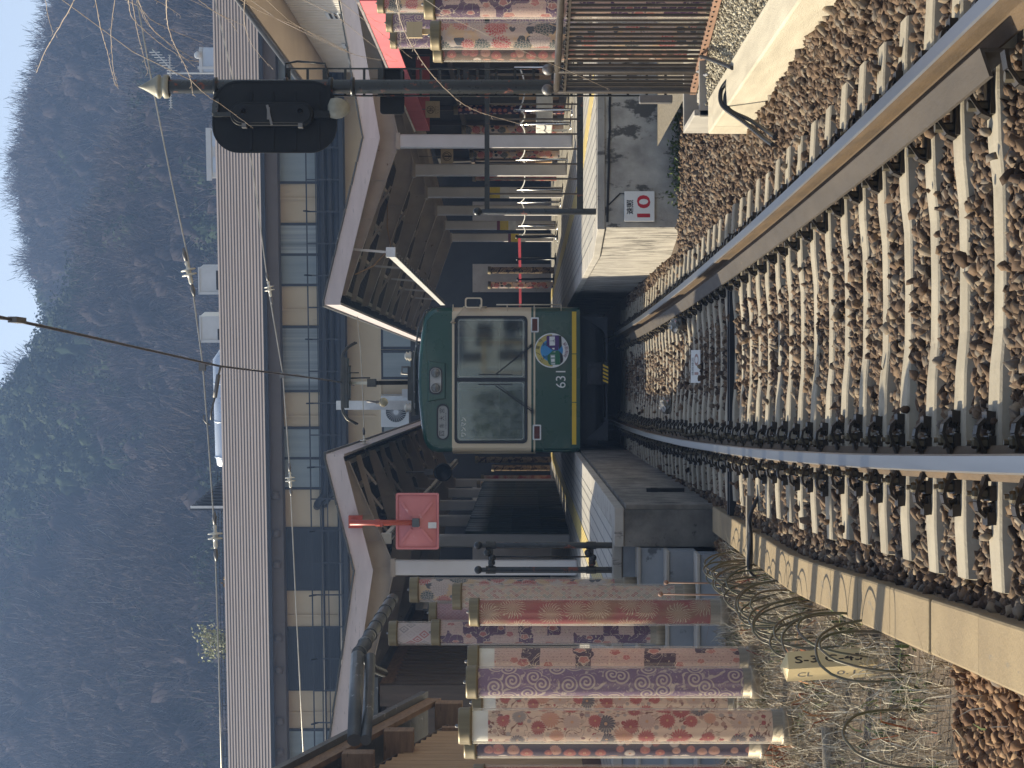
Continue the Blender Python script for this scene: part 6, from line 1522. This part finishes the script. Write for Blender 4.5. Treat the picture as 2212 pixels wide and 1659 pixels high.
for cy, z, s in ((49.3, 2.35, 1), (60.1, 2.25, 1), (65.5, 2.0, 1), (70.0, 1.9, .9)):
    cx = 4.10 + (cy - 38.5) * .004
    if cy == 70.0: continue
    t = thing('poster', {49.3: 'red and yellow notice on a white column near the rail fence post', 60.1: 'red and yellow notice on a white column, second of three', 65.5: 'red and yellow notice on the farthest white column, lowest of three'}[cy], 'poster', (cx, cy - .11, z - .6), 'notices on the white columns')
    part('sheet', MB().box(cx - .13, cx + .11, cy - .108, cy - .104, z - .5, z), MT['paper'], t); part('yellow_field', MB().box(cx - .13, cx + .11, cy - .111, cy - .109, z - .30, z - .08), MT['yellow'], t); part('red_header', MB().box(cx - .13, cx + .11, cy - .111, cy - .109, z - .078, z), MT['mark_wine'], t)
bl_ = thing('belt_barrier', 'red belt barrier on black posts deep on the platform right of the tram', 'barrier', (3, 58, PZ)); bp = [(3.62, 56), (3.3, 60), (2.9, 63), (2.0, 66)]
for x, y in bp: part('post', MB().lathe([(.16, 0), (.16, .02), (.035, .04), (.035, .98), (.045, .98), (.045, 1.04), (.001, 1.05)], (x, y, PZ), n=12), MT['tram_black'], bl_)
m_ = MB()
for (a, b) in zip(bp[:-1], bp[1:]): m_.bar((a[0], a[1], PZ + .95), (b[0], b[1], PZ + .95), .012, .07)
part('belt', m_, MT['belt_red'], bl_)
m_ = MB(); m_.box(-5.0, -4.86, 46.5, 46.52, 2.1, 2.6); solo('direction_sign', m_, MT['sign_wood'], 'small cream direction sign behind the white column by the hand rail', 'sign')

# ------------------------------------------------------------------ overhead wires
tw = thing('trolley_wire', 'thick dark trolley wire running above the track to the pantograph', 'wire', (.2, 30, 4.6))
tpts = [W(985, -60, 14.3), W(974, 0, 15.2), W(868, 475, 24.6), W(850, 668, 32.4), W(822, 744, 40.5)]
tpts = [Vector((p.x, p.y, z)) for p, z in zip(tpts, (5.0, 5.0, 4.80, 4.57, 4.50))]
tpts = [W(990, -80, 14.0), W(974, 0, 15.0), W(948, 120, 16.8), W(868, 475, 24.6), W(851, 610, 30), W(841, 686, 34.5), W(833, 737, 39.0), W(826, 765, 46)]
part('wire', MB().tube(tpts, .0115, 8), MT['trolley'], tw)
part('clamp', MB().box(W(968, 30, 15.4).x - .02, W(968, 30, 15.4).x + .02, 15.3, 15.6, W(968, 24, 15.4).z - .06, W(968, 24, 15.4).z), MT['iron'], tw)
tpole = MB().tube([W(975, -60, 15.45), W(968, 26, 15.45)], .006, 6); part('dropper', tpole, MT['wire'], tw)
def disc_ins(m_, c, d, s=1.0):
    """two porcelain discs on a rod through c along d"""
    d = Vector(d).normalized(); prof = [(-.16, .012), (-.13, .028), (-.09, .02), (-.055, .026), (-.045, .095), (-.03, .10), (-.025, .035), (.01, .032), (.02, .095), (.035, .10), (.04, .03), (.09, .028), (.13, .03), (.17, .012)]
    m_.tube([c + d * (t_ * s) for t_, r in prof], [r * s for t_, r in prof], 16); return m_
def span(label, pts, ins, hang=None, s=1.0, r=.006):
    P = [W(*p) for p in pts]; t = thing('span_wire', label, 'span wire', P[len(P) // 2], 'span wires across the track')
    part('wire', MB().tube(P, r, 6), MT['wire'], t)
    for U, V, Y, dirn in ins:
        c = W(U, V, Y); m_ = MB(); disc_ins(m_, c, dirn, s); i_ = part('insulator', m_, MT['porcelain'], t)
        d = Vector(dirn).normalized()
        for k in (-1, 1): m2 = MB().tube([c + d * k * .16 * s, c + d * k * .25 * s, c + d * k * .33 * s], [.022 * s, .032 * s, .008], 8); part('shackle', m2, MT['iron'], i_)
    if hang:
        for (a, b) in hang:
            A, B = W(*a), W(*b); part('hanger', MB().tube([A, A.lerp(B, .5) + Vector((.02, 0, 0)), B], .010, 6).box(A.x - .05, A.x + .03, A.y - .03, A.y + .03, A.z - .02, A.z + .05), MT['iron'], t)
    return t
def dU(a, b): return W(*b) - W(*a)
Y1 = 24.5
s1 = span('upper span wire with two disc insulators crossing in front of the hill', [(1700, 288, Y1), (1470, 330, Y1), (1280, 368, Y1), (1092, 408, Y1), (870, 438, Y1), (680, 452, Y1), (497, 464, Y1), (250, 472, Y1), (-60, 480, Y1)],
          [(1070, 408, Y1, dU((1100, 401, Y1), (1040, 415, Y1))), (500, 465, Y1, dU((540, 463, Y1), (460, 466, Y1)))], [((868, 440, Y1), (868, 474, Y1))], .82, .008)
m_ = MB(); A = W(866, 476, Y1); B = W(752, 456, Y1); m_.tube([A, W(850, 472, Y1)], .012, 8); m_.tube([W(850, 472, Y1), W(800, 464, Y1)], .024, 8); m_.tube([W(800, 464, Y1), W(770, 456, Y1), B], .012, 6); m_.tube([W(740, 454, Y1), W(745, 446, Y1), W(752, 440, Y1), W(762, 440, Y1)], .008, 5)
part('pull_off_arm', m_, MT['iron'], s1)
Y2 = 33
span('middle span wire with two disc insulators low in front of the station windows', [(1700, 455, Y2), (1500, 500, Y2), (1300, 545, Y2), (1035, 610 - 30, Y2), (850, 611, Y2), (640, 626, Y2), (400, 637, Y2), (-60, 660, Y2)],
     [(1035, 582, Y2, dU((1060, 577, Y2), (1010, 586, Y2))), (623, 627, Y2, dU((650, 625, Y2), (600, 628, Y2)))], [((850, 612, Y2), (843, 668, Y2))], .74, .009)
Y3 = 40
span('short span wire between the two canopies over the tram', [(975, 772, Y3), (900, 779, Y3), (826, 783, Y3), (760, 785, Y3), (690, 788, Y3)], [(704, 787, Y3, dU((730, 786, Y3), (690, 788, Y3)))], None, .8, .009)
bq = W(790, 828, 41); lb_ = thing('globe_lamp', 'small clear globe lamp hanging above the tram roof beside the pantograph', 'lamp', bq); part('globe', MB().ball(bq, .085), MT['bulb'], lb_); part('holder', MB().tube([bq + Vector((0, 0, .08)), bq + Vector((.02, 0, .3))], .018, 8).lathe([(.03, .07), (.03, .13)], bq, n=10), MT['iron'], lb_)
q = W(783, 812, 43); solo('white_panel', MB().box(q.x - .08, q.x + .09, q.y, q.y + .05, q.z - .75, q.z + .75), MT['white_plastic'], 'narrow white board seen edge on behind the pantograph', 'board')

# ------------------------------------------------------------------ bare weeping branches at upper right
wb = thing('weeping_tree', 'bare weeping cherry twigs hanging in from the edge above the signal post', 'tree', (WX(1800, 8.5), 8.5, -.2))
def t00(a, b, Y): return W(1659 - b / 3, a / 3, Y)
def t10(a, b, Y): return W(1659 - b / 3, 737.33 + a / 3, Y)
BR = [(t00, [(515, -60), (400, 150), (300, 320), (235, 470)], 3.2), (t00, [(290, -40), (310, 100), (345, 225)], 1.6), (t00, [(610, -60), (650, 170), (690, 310), (720, 440), (745, 540), (770, 575)], 2.2),
      (t00, [(750, -50), (720, 200), (730, 400), (745, 500), (765, 560)], 2.0), (t00, [(830, -60), (850, 100), (930, 190), (1050, 290), (1200, 380), (1290, 400)], 2.0), (t00, [(850, -60), (880, 150), (920, 320), (960, 480)], 2.0),
      (t00, [(860, -60), (950, 100), (1080, 180), (1320, 280)], 1.7), (t00, [(880, -50), (960, 150), (1090, 280), (1265, 435)], 1.7), (t00, [(1080, -60), (1080, 100), (1110, 240), (1170, 370), (1230, 500), (1250, 620)], 3.0),
      (t00, [(1225, -50), (1400, 80), (1580, 165)], 1.8), (t00, [(1590, -40), (1585, 150), (1640, 300), (1770, 450)], 1.8), (t00, [(1500, -40), (1700, 80), (1950, 180), (2250, 330)], 2.2), (t00, [(1680, -50), (1900, 150), (2280, 350)], 2.0),
      (t00, [(930, -40), (1080, 40), (1175, 105)], 1.5), (t00, [(1240, 520), (1330, 610), (1450, 690), (1640, 830)], 2.0), (t00, [(900, 40), (960, 160), (1110, 290), (1290, 400)], 1.5), (t00, [(1400, 80), (1490, 140), (1540, 210)], 1.2),
      (t10, [(350, -60), (390, 150), (480, 330), (620, 520), (800, 680), (1000, 760), (1290, 835)], 3.2), (t10, [(-30, -10), (300, 250), (460, 380)], 1.7), (t10, [(-30, 100), (200, 290), (370, 405)], 1.5), (t10, [(-20, 315), (150, 370), (350, 400)], 1.5),
      (t10, [(370, -40), (380, 130), (385, 300)], 1.6), (t10, [(60, -40), (180, 110), (300, 160)], 1.5), (t10, [(1150, 320), (1450, 450), (1740, 580)], 1.6)]
m_ = MB(); rr = random.Random(4)
def cr_pts(P, n=8):
    out = []
    for i in range(len(P) - 1):
        p0, p1, p2, p3 = P[max(i - 1, 0)], P[i], P[i + 1], P[min(i + 2, len(P) - 1)]
        for k in range(n):
            t = k / n; out.append(.5 * ((2 * p1) + (-p0 + p2) * t + (2 * p0 - 5 * p1 + 4 * p2 - p3) * t * t + (-p0 + 3 * p1 - 3 * p2 + p3) * t**3))
    return out + [P[-1]]
root = W(1900, 60, 9.0)
for fn, pts, wpx in BR:
    Y = rr.uniform(7.6, 9.2); P = cr_pts([fn(a, b, Y + .15 * i) for i, (a, b) in enumerate(pts)], 8)
    P = [p + Vector((rr.uniform(-1, 1), 0, rr.uniform(-1, 1))) * .0011 for p in P]; r0 = wpx * Y / FPX * .46
    q0 = P[0]; P = [q0 + Vector((.95 + rr.uniform(0, .2), .35, .95 + rr.uniform(0, .3))), q0 + Vector((.70, .28, .90)), q0 + Vector((.35, .15, .55)), q0 + Vector((.12, .05, .24))] + P
    m_.tube(P, [r0 * (1 - .65 * i / len(P)) for i in range(len(P))], 6)
    for i in range(3, len(P) - 1, 2):
        d = (P[i + 1] - P[i]).normalized(); q = P[i] + Vector((rr.uniform(-1, 1), 0, rr.uniform(-1, 1))) * .012 + d * .012; m_.tube([P[i], q], [r0 * .55, r0 * .25], 5)
part('twigs', m_, M('grey brown twig', (.50, .41, .32, 1), (.32, .24, .17, 1), 12, .6, spec=.5), wb)
part('bough', MB().tube([Vector((3.3, 9.4, -.2)), Vector((3.28, 9.3, 1.2)), Vector((3.15, 9.2, 2.6)), Vector((2.95, 9.1, 3.9)), Vector((2.7, 9.0, 4.7)), Vector((2.3, 8.8, 5.2))], [.13, .11, .09, .07, .05, .025], 12), MT['wood_grey'], wb)

# ------------------------------------------------------------------ verge: trough, hoops, marker post, grass, odds and ends
tg = thing('cable_trough', 'tan concrete cable trough lids curving along the edge of the ballast', 'trough', (-1.0, 12, -.3))
ty0 = 5.2; k = 0
def tx_(y): return float(np.interp(y, [5, 7.36, 13.85, 19.7], [-.70, -.79, -1.045, -1.06]))
while ty0 < 19.7:
    ty1 = min(ty0 + .98, 19.75); xa, xb = tx_(ty0), tx_(ty1 - .012); w_ = .225; dz = random.uniform(-.004, .004)
    part('lid', MB().prism([(xa - w_, ty0), (xa, ty0), (xb, ty1 - .012), (xb - w_, ty1 - .012)], lambda u, v: (u, v, -.34), (0, 0, .215 + dz)), MT['trough'], tg, bevel=.012); ty0 = ty1
def hoop(x, y, dx, dy, h, lean, label):
    m_ = MB(); n = 18; P = []
    for i in range(n + 1):
        a = math.pi * i / n; s = -math.cos(a); hh = math.sin(a) ** .55 * h; P.append(Vector((x + dx * s + lean[0] * hh, y + dy * s + lean[1] * hh, -.25 + hh + random.uniform(-.003, .003))))
    m_.tube(P, .0066, 7); return solo('hoop', m_, MT['hoop'], label, 'hoop', 'vine hoops along the cable trough')
_h0 = [(17.6, .36), (17.15, .40), (16.7, .37), (16.25, .41), (15.8, .38), (15.35, .40), (14.9, .37), (14.4, .40), (13.9, .38), (13.4, .41), (12.9, .36), (12.3, .40), (11.7, .42), (11.2, .40), (10.7, .38), (10.2, .42), (9.6, .40), (9.05, .42), (8.5, .38), (8.0, .40), (7.5, .40)]
HP_ = sorted(_h0 + [(a + .2, b - .03) for a, b in _h0[:10]], reverse=True)
for i, (y, h) in enumerate(HP_):
    x = tx_(y) - .30 - random.uniform(0, .10) - (.30 if y < 10 else 0) - (.25 if y < 9.2 else 0)
    hoop(x, y, random.uniform(.06, .13), random.uniform(.18, .27), h, (random.uniform(-.25, .10), random.uniform(-.1, .1)), 'thin olive vine hoop stuck in the dry verge along the trough')
mp = thing('marker_post', 'cream four sided marker post lettered S-3 in the dry grass', 'marker post', (WX(231, 11.2), 11.2, -.25))
cx, cy = WX(231, 11.2), 11.2; a45 = R(43)
def MP(u, d, z):   # rotated square section
    return Vector((cx + u * math.cos(a45) - d * math.sin(a45), cy + u * math.sin(a45) + d * math.cos(a45), z))
h_ = .052; zt = WZ(1700, 11.2); sq = [(-h_, -h_), (h_, -h_), (h_, h_), (-h_, h_)]
lean = Vector((-.028, 0, 0))
m_ = MB(); bot = [MP(u, d, -.3) for u, d in sq]; top = [MP(u, d, zt) + lean for u, d in sq]; tip = MP(0, 0, zt + .035) + lean
m_.add(bot + top + [tip], [(0, 1, 5, 4), (1, 2, 6, 5), (2, 3, 7, 6), (3, 0, 4, 7), (4, 5, 8), (5, 6, 8), (6, 7, 8), (7, 4, 8)]); part('shaft', m_, MT['stick_face'], mp)
def lean_at(z): return lean * ((z + .3) / (zt + .3))
m_ = MB(); zc = zt - .025
# faces: right face is d=-h (normal toward +X,-Y), left face u=-h; lettering runs down the post
[m_.text('S-3 C-45', lambda u, v, q=q: MP(v + q, -h_ - .001, zc - .175 - u + q) + lean_at(zc - .175 - u), .33, .040) for q in (-.0015, .0015)]; part('lettering', m_, MT['ink'], mp)
m_ = MB(); m_.text('CL', lambda u, v: MP(-h_ - .001, -v, zc - .06 - u) + lean_at(zc - .06 - u), .075, .034); m_.text('0.1', lambda u, v: MP(-h_ - .001, -v, zc - .26 - u) + lean_at(zc - .26 - u), .09, .03); part('pale_lettering', m_, MT['iron'], mp)

def blades(name, n, region, h0, h1, w0, stops, zb=-.235, lean=.5, seed=3):
    rg = np.random.default_rng(seed); P = []
    while len(P) < n:
        x, y = rg.uniform(-5.2, -.95), rg.uniform(7.2, 19.4)
        if region(x, y, rg): P.append((x, y))
    P = np.array(P); k = n; h = rg.uniform(h0, h1, k); az = rg.uniform(0, 6.28, k); ln = rg.normal(size=k) * lean * h
    b = np.stack([P[:, 0], P[:, 1], np.full(k, zb)], 1); dirv = np.stack([np.cos(az), np.sin(az), np.zeros(k)], 1)
    mid = b + dirv * (ln * .35)[:, None] + np.stack([np.zeros(k), np.zeros(k), h * .62], 1); tip = b + dirv * ln[:, None] * 1.2 + np.stack([np.zeros(k), np.zeros(k), h * rg.uniform(.55, 1.0, k)], 1)
    a2 = rg.uniform(0, 6.28, k); s = np.stack([np.cos(a2), np.sin(a2), np.zeros(k)], 1) * (w0 * rg.uniform(.6, 1.3, k))[:, None]
    v = np.stack([b - s, b + s, mid + s * .8, mid - s * .8, tip + s * .15, tip - s * .15], 1).reshape(-1, 3)
    i = np.arange(k)[:, None] * 6; f = np.concatenate([i + np.array([[0, 1, 2, 3]]), i + np.array([[3, 2, 4, 5]])], 0)
    return big_mesh(name, v, f, tinted(name, stops, .75, .25), np.repeat(rg.uniform(0, 1, k), 6))
def lr(x, y, rg):
    e = tx_(y) - .26
    return x < e and (y > 9.3 + rg.normal() * .5 or (x < -2.0 and y > 8.4)) and math.sin(x * 5.1 + y * 2.3) + math.sin(x * 2.2 - y * 3.7) > -1.25 + rg.normal() * .4
blades('dry_grass', 30000, lr, .05, .20, .0026, [(0, (.12, .09, .055, 1)), (.3, (.30, .25, .17, 1)), (.7, (.48, .42, .31, 1)), (1, (.62, .57, .45, 1))], lean=.9, seed=3)
blades('green_weeds', 4200, lambda x, y, rg: lr(x, y, rg) and math.sin(x * 7 + 1) * math.sin(y * 3.1 + x) > .25, .03, .12, .006, [(0, (.035, .06, .015, 1)), (.6, (.10, .14, .04, 1)), (1, (.26, .28, .10, 1))], lean=.8, seed=8)
blades('red_grass', 420, lambda x, y, rg: lr(x, y, rg) and math.sin(x * 4 + 2) * math.sin(y * 1.9 - x) > .35, .10, .30, .006, [(0, (.20, .05, .03, 1)), (.6, (.34, .12, .05, 1)), (1, (.50, .28, .10, 1))], lean=1.0, seed=12)
blades('litter', 5200, lambda x, y, rg: x < tx_(y) - .24 and y > 8.6, .01, .05, .005, [(0, (.08, .06, .04, 1)), (.6, (.24, .19, .12, 1)), (1, (.45, .39, .28, 1))], lean=2.2, seed=15)
for (x0, y0, x1, y1, r, lb) in ((-1.95, 9.35, -3.6, 9.75, .055, 'grey weathered log lying across the near verge'), (-1.9, 12.6, -3.6, 12.4, .045, 'grey weathered log half buried behind the marker post'), (-2.2, 17.5, -3.2, 17.4, .06, 'short grey log by the foot of the steps')):
    P = [Vector((x0, y0, -.19)).lerp(Vector((x1, y1, -.19)), t) + Vector((0, random.uniform(-.02, .02), random.uniform(-.008, .008))) for t in np.linspace(0, 1, 8)]; solo('log', MB().tube(P, [r * random.uniform(.9, 1.1) for _ in P], 10), MT['wood_grey'], lb, 'log')
# cross duct, plank, small marker, plastic wraps, weeds
ydc = 18.25; cd = thing('cross_duct', 'pair of dark steel angles laid across the track between two sleepers', 'duct', (0, ydc, -.2))
for dy in (0, .16): part('angle', MB().box(-1.15, tc(ydc) + GH - .12, ydc + dy, ydc + dy + .05, -.21, -.142).box(-1.15, tc(ydc) + GH - .12, ydc + dy + .05, ydc + dy + .085, -.21, -.20), MT['tram_under'], cd)
yp = 16.3; pk2 = thing('cross_plank', 'wooden plank laid over the trough carrying two black cables', 'plank', (-1.1, yp, -.14)); part('board', MB().box(-1.36, -.80, yp - .05, yp + .05, -.125, -.088), MT['wood_grey'], pk2)
for d, lb in ((-.075, 'nearer black cable lying beside the wooden plank over the trough'), (-.105, 'farther loop of black cable beside the wooden plank')):
    solo('cable', MB().tube(cr_pts([Vector((-1.40, yp + d, -.22)), Vector((-1.33, yp + d, -.10)), Vector((-1.1, yp + d + .01, -.108)), Vector((-.95, yp + d - .02, -.10)), Vector((-.80, yp + d * .6, -.17))], 8), .012, 8), MT['black_rubber'], lb, 'cable')
solo('wall_marker', MB().box(-1.083, -1.045, 22.85, 22.9, -.1, .28).box(-1.086, -1.04, 22.842, 22.849, .17, .24), MT['tram_under'], 'slim dark marker peg against the side of the near platform wall', 'marker')
def crumple(c, sx, sy, sz2, label, mat, seed):
    v0, f0 = ico(); rg = np.random.default_rng(seed); m_ = MB(); n = 16; vs_ = []; fs = []
    for j in range(n + 1):
        for i in range(n):
            a = 2 * math.pi * i / n; b = math.pi * j / n; k = 1 + rg.normal() * .10; vs_.append((c[0] + sx * math.cos(a) * math.sin(b) * k, c[1] + sy * math.sin(a) * math.sin(b) * k, c[2] + sz2 * (1 - math.cos(b)) / 2 * (1 + rg.normal() * .06)))
    for j in range(n):
        for i in range(n): fs.append((j * n + i, (j + 1) * n + i, (j + 1) * n + (i + 1) % n, j * n + (i + 1) % n))
    m_.add(vs_, fs); solo('plastic_wrap', m_, mat, label, 'plastic wrap')
PW = M('grey plastic wrap', (.20, .19, .165, 1), (.12, .115, .10, 1), 6, .25, coat=.3)
q = W(955, 1482, 23.8); crumple((q.x, 23.8, -.20), .09, .16, .19, 'crumpled grey plastic wrap against the guard angle', PW, 3)
q = W(783, 1462, 26); crumple((q.x, 26, -.20), .10, .2, .16, 'crumpled grey plastic wrap beside the rail near the tram', PW, 5)
rgw = np.random.default_rng(21); V_, T_ = [], []
for k in range(520):
    x = rgw.uniform(1.95, 3.2); p = np.array([x, 25.2 - abs(rgw.normal()) * .12, -.22 + abs(rgw.normal()) * .06]); a = rgw.normal(size=3); a /= np.linalg.norm(a); b = np.cross(a, rgw.normal(size=3)); b /= np.linalg.norm(b); l_ = rgw.uniform(.012, .035); V_.append([p - a * l_, p + b * l_ * .5, p + a * l_, p - b * l_ * .5]); T_ += [rgw.uniform()] * 4
big_mesh('wall_weeds', np.array(V_).reshape(-1, 3), np.arange(len(V_) * 4).reshape(-1, 4), tinted('wall weed', [(0, (.03, .06, .015, 1)), (1, (.16, .20, .05, 1))], .6), np.array(T_))
# thin rope barrier pegs near the steps
for i, (U, Y, h) in enumerate(((398, 18.2, .62), (373, 17.6, .70))):
    x = WX(U, Y); m_ = MB().tube([(x, Y, -.25), (x + .01, Y, -.25 + h)], .007, 6).ball((x + .01, Y, -.25 + h), .02, 0, 8, 5); solo('peg', m_, MT['fence_rust'], ['thin rusty peg by the steps, right of the red chrysanthemum pole', 'thin rusty peg in front of the red chrysanthemum pole'][i], 'peg')

# house and hedge added behind the camera only to be mirrored in the windscreen
ch = thing('reflection_house', 'pale house added behind the camera to be reflected in the right half of the tram windscreen', 'house', (3.2, -19, -.2))
part('wall', MB().box(.7, 6.2, -24, -18, -.25, 4.6), MT['ac_white'], ch)
for x, z, a, b in ((.95, 1.5, .35, 1.1), (1.5, 2.9, .9, .6), (1.55, 1.2, .25, 1.3), (2.1, 1.6, .5, .8), (.9, 3.1, .3, .9), (3.2, 1.6, .9, 1.2)):
    w_ = part('window', MB().box(x, x + a, -17.998, -17.95, z, z + b), MT['navy'], ch); part('mullion', MB().box(x + a * .48, x + a * .55, -17.949, -17.93, z, z + b).box(x, x + a, -17.949, -17.935, z + b * .5, z + b * .55), MT['wood_beam'], w_)
part('roof', MB().prism([(.3, 4.6), (6.6, 4.6), (3.4, 6.4)], lambda u, v: (u, -24.4, v), (0, 6.8, 0)), MT['gutter'], ch)
part('porch_post', MB().box(.42, .52, -17.4, -17.3, -.25, 3.1).box(1.62, 1.72, -17.4, -17.3, -.25, 3.1).box(.35, 1.8, -17.45, -17.25, 3.1, 3.25), MT['sign_wood'], ch)
hg = thing('hedge', 'dark hedge added behind the camera to be reflected along the lower left of the tram windscreen', 'hedge', (-1.8, -15, -.2))  # unseen hedge, added to darken the sky mirrored in the windscreen
rg = np.random.default_rng(2); n = 3600; P = np.stack([rg.uniform(-4.5, -.2, n), rg.uniform(-16, -14.6, n), rg.uniform(-.2, 1, n) ** 1.0 * 3.4 + .2 * np.sin(rg.uniform(0, 6, n))], 1) - np.array(hg.location)
a_ = rg.normal(size=(n, 3)); a_ /= np.linalg.norm(a_, axis=1)[:, None]; b_ = np.cross(a_, rg.normal(size=(n, 3))); b_ /= np.linalg.norm(b_, axis=1)[:, None]; l_ = rg.uniform(.05, .12, (n, 1))
o = big_mesh('foliage', np.stack([P - a_ * l_, P + b_ * l_ * .6, P + a_ * l_, P - b_ * l_ * .6], 1).reshape(-1, 3), np.arange(n * 4).reshape(-1, 4), tinted('hedge leaf', [(0, (.03, .05, .02, 1)), (1, (.09, .11, .04, 1))], .6), np.repeat(rg.uniform(0, 1, n), 4), None); o.parent = hg
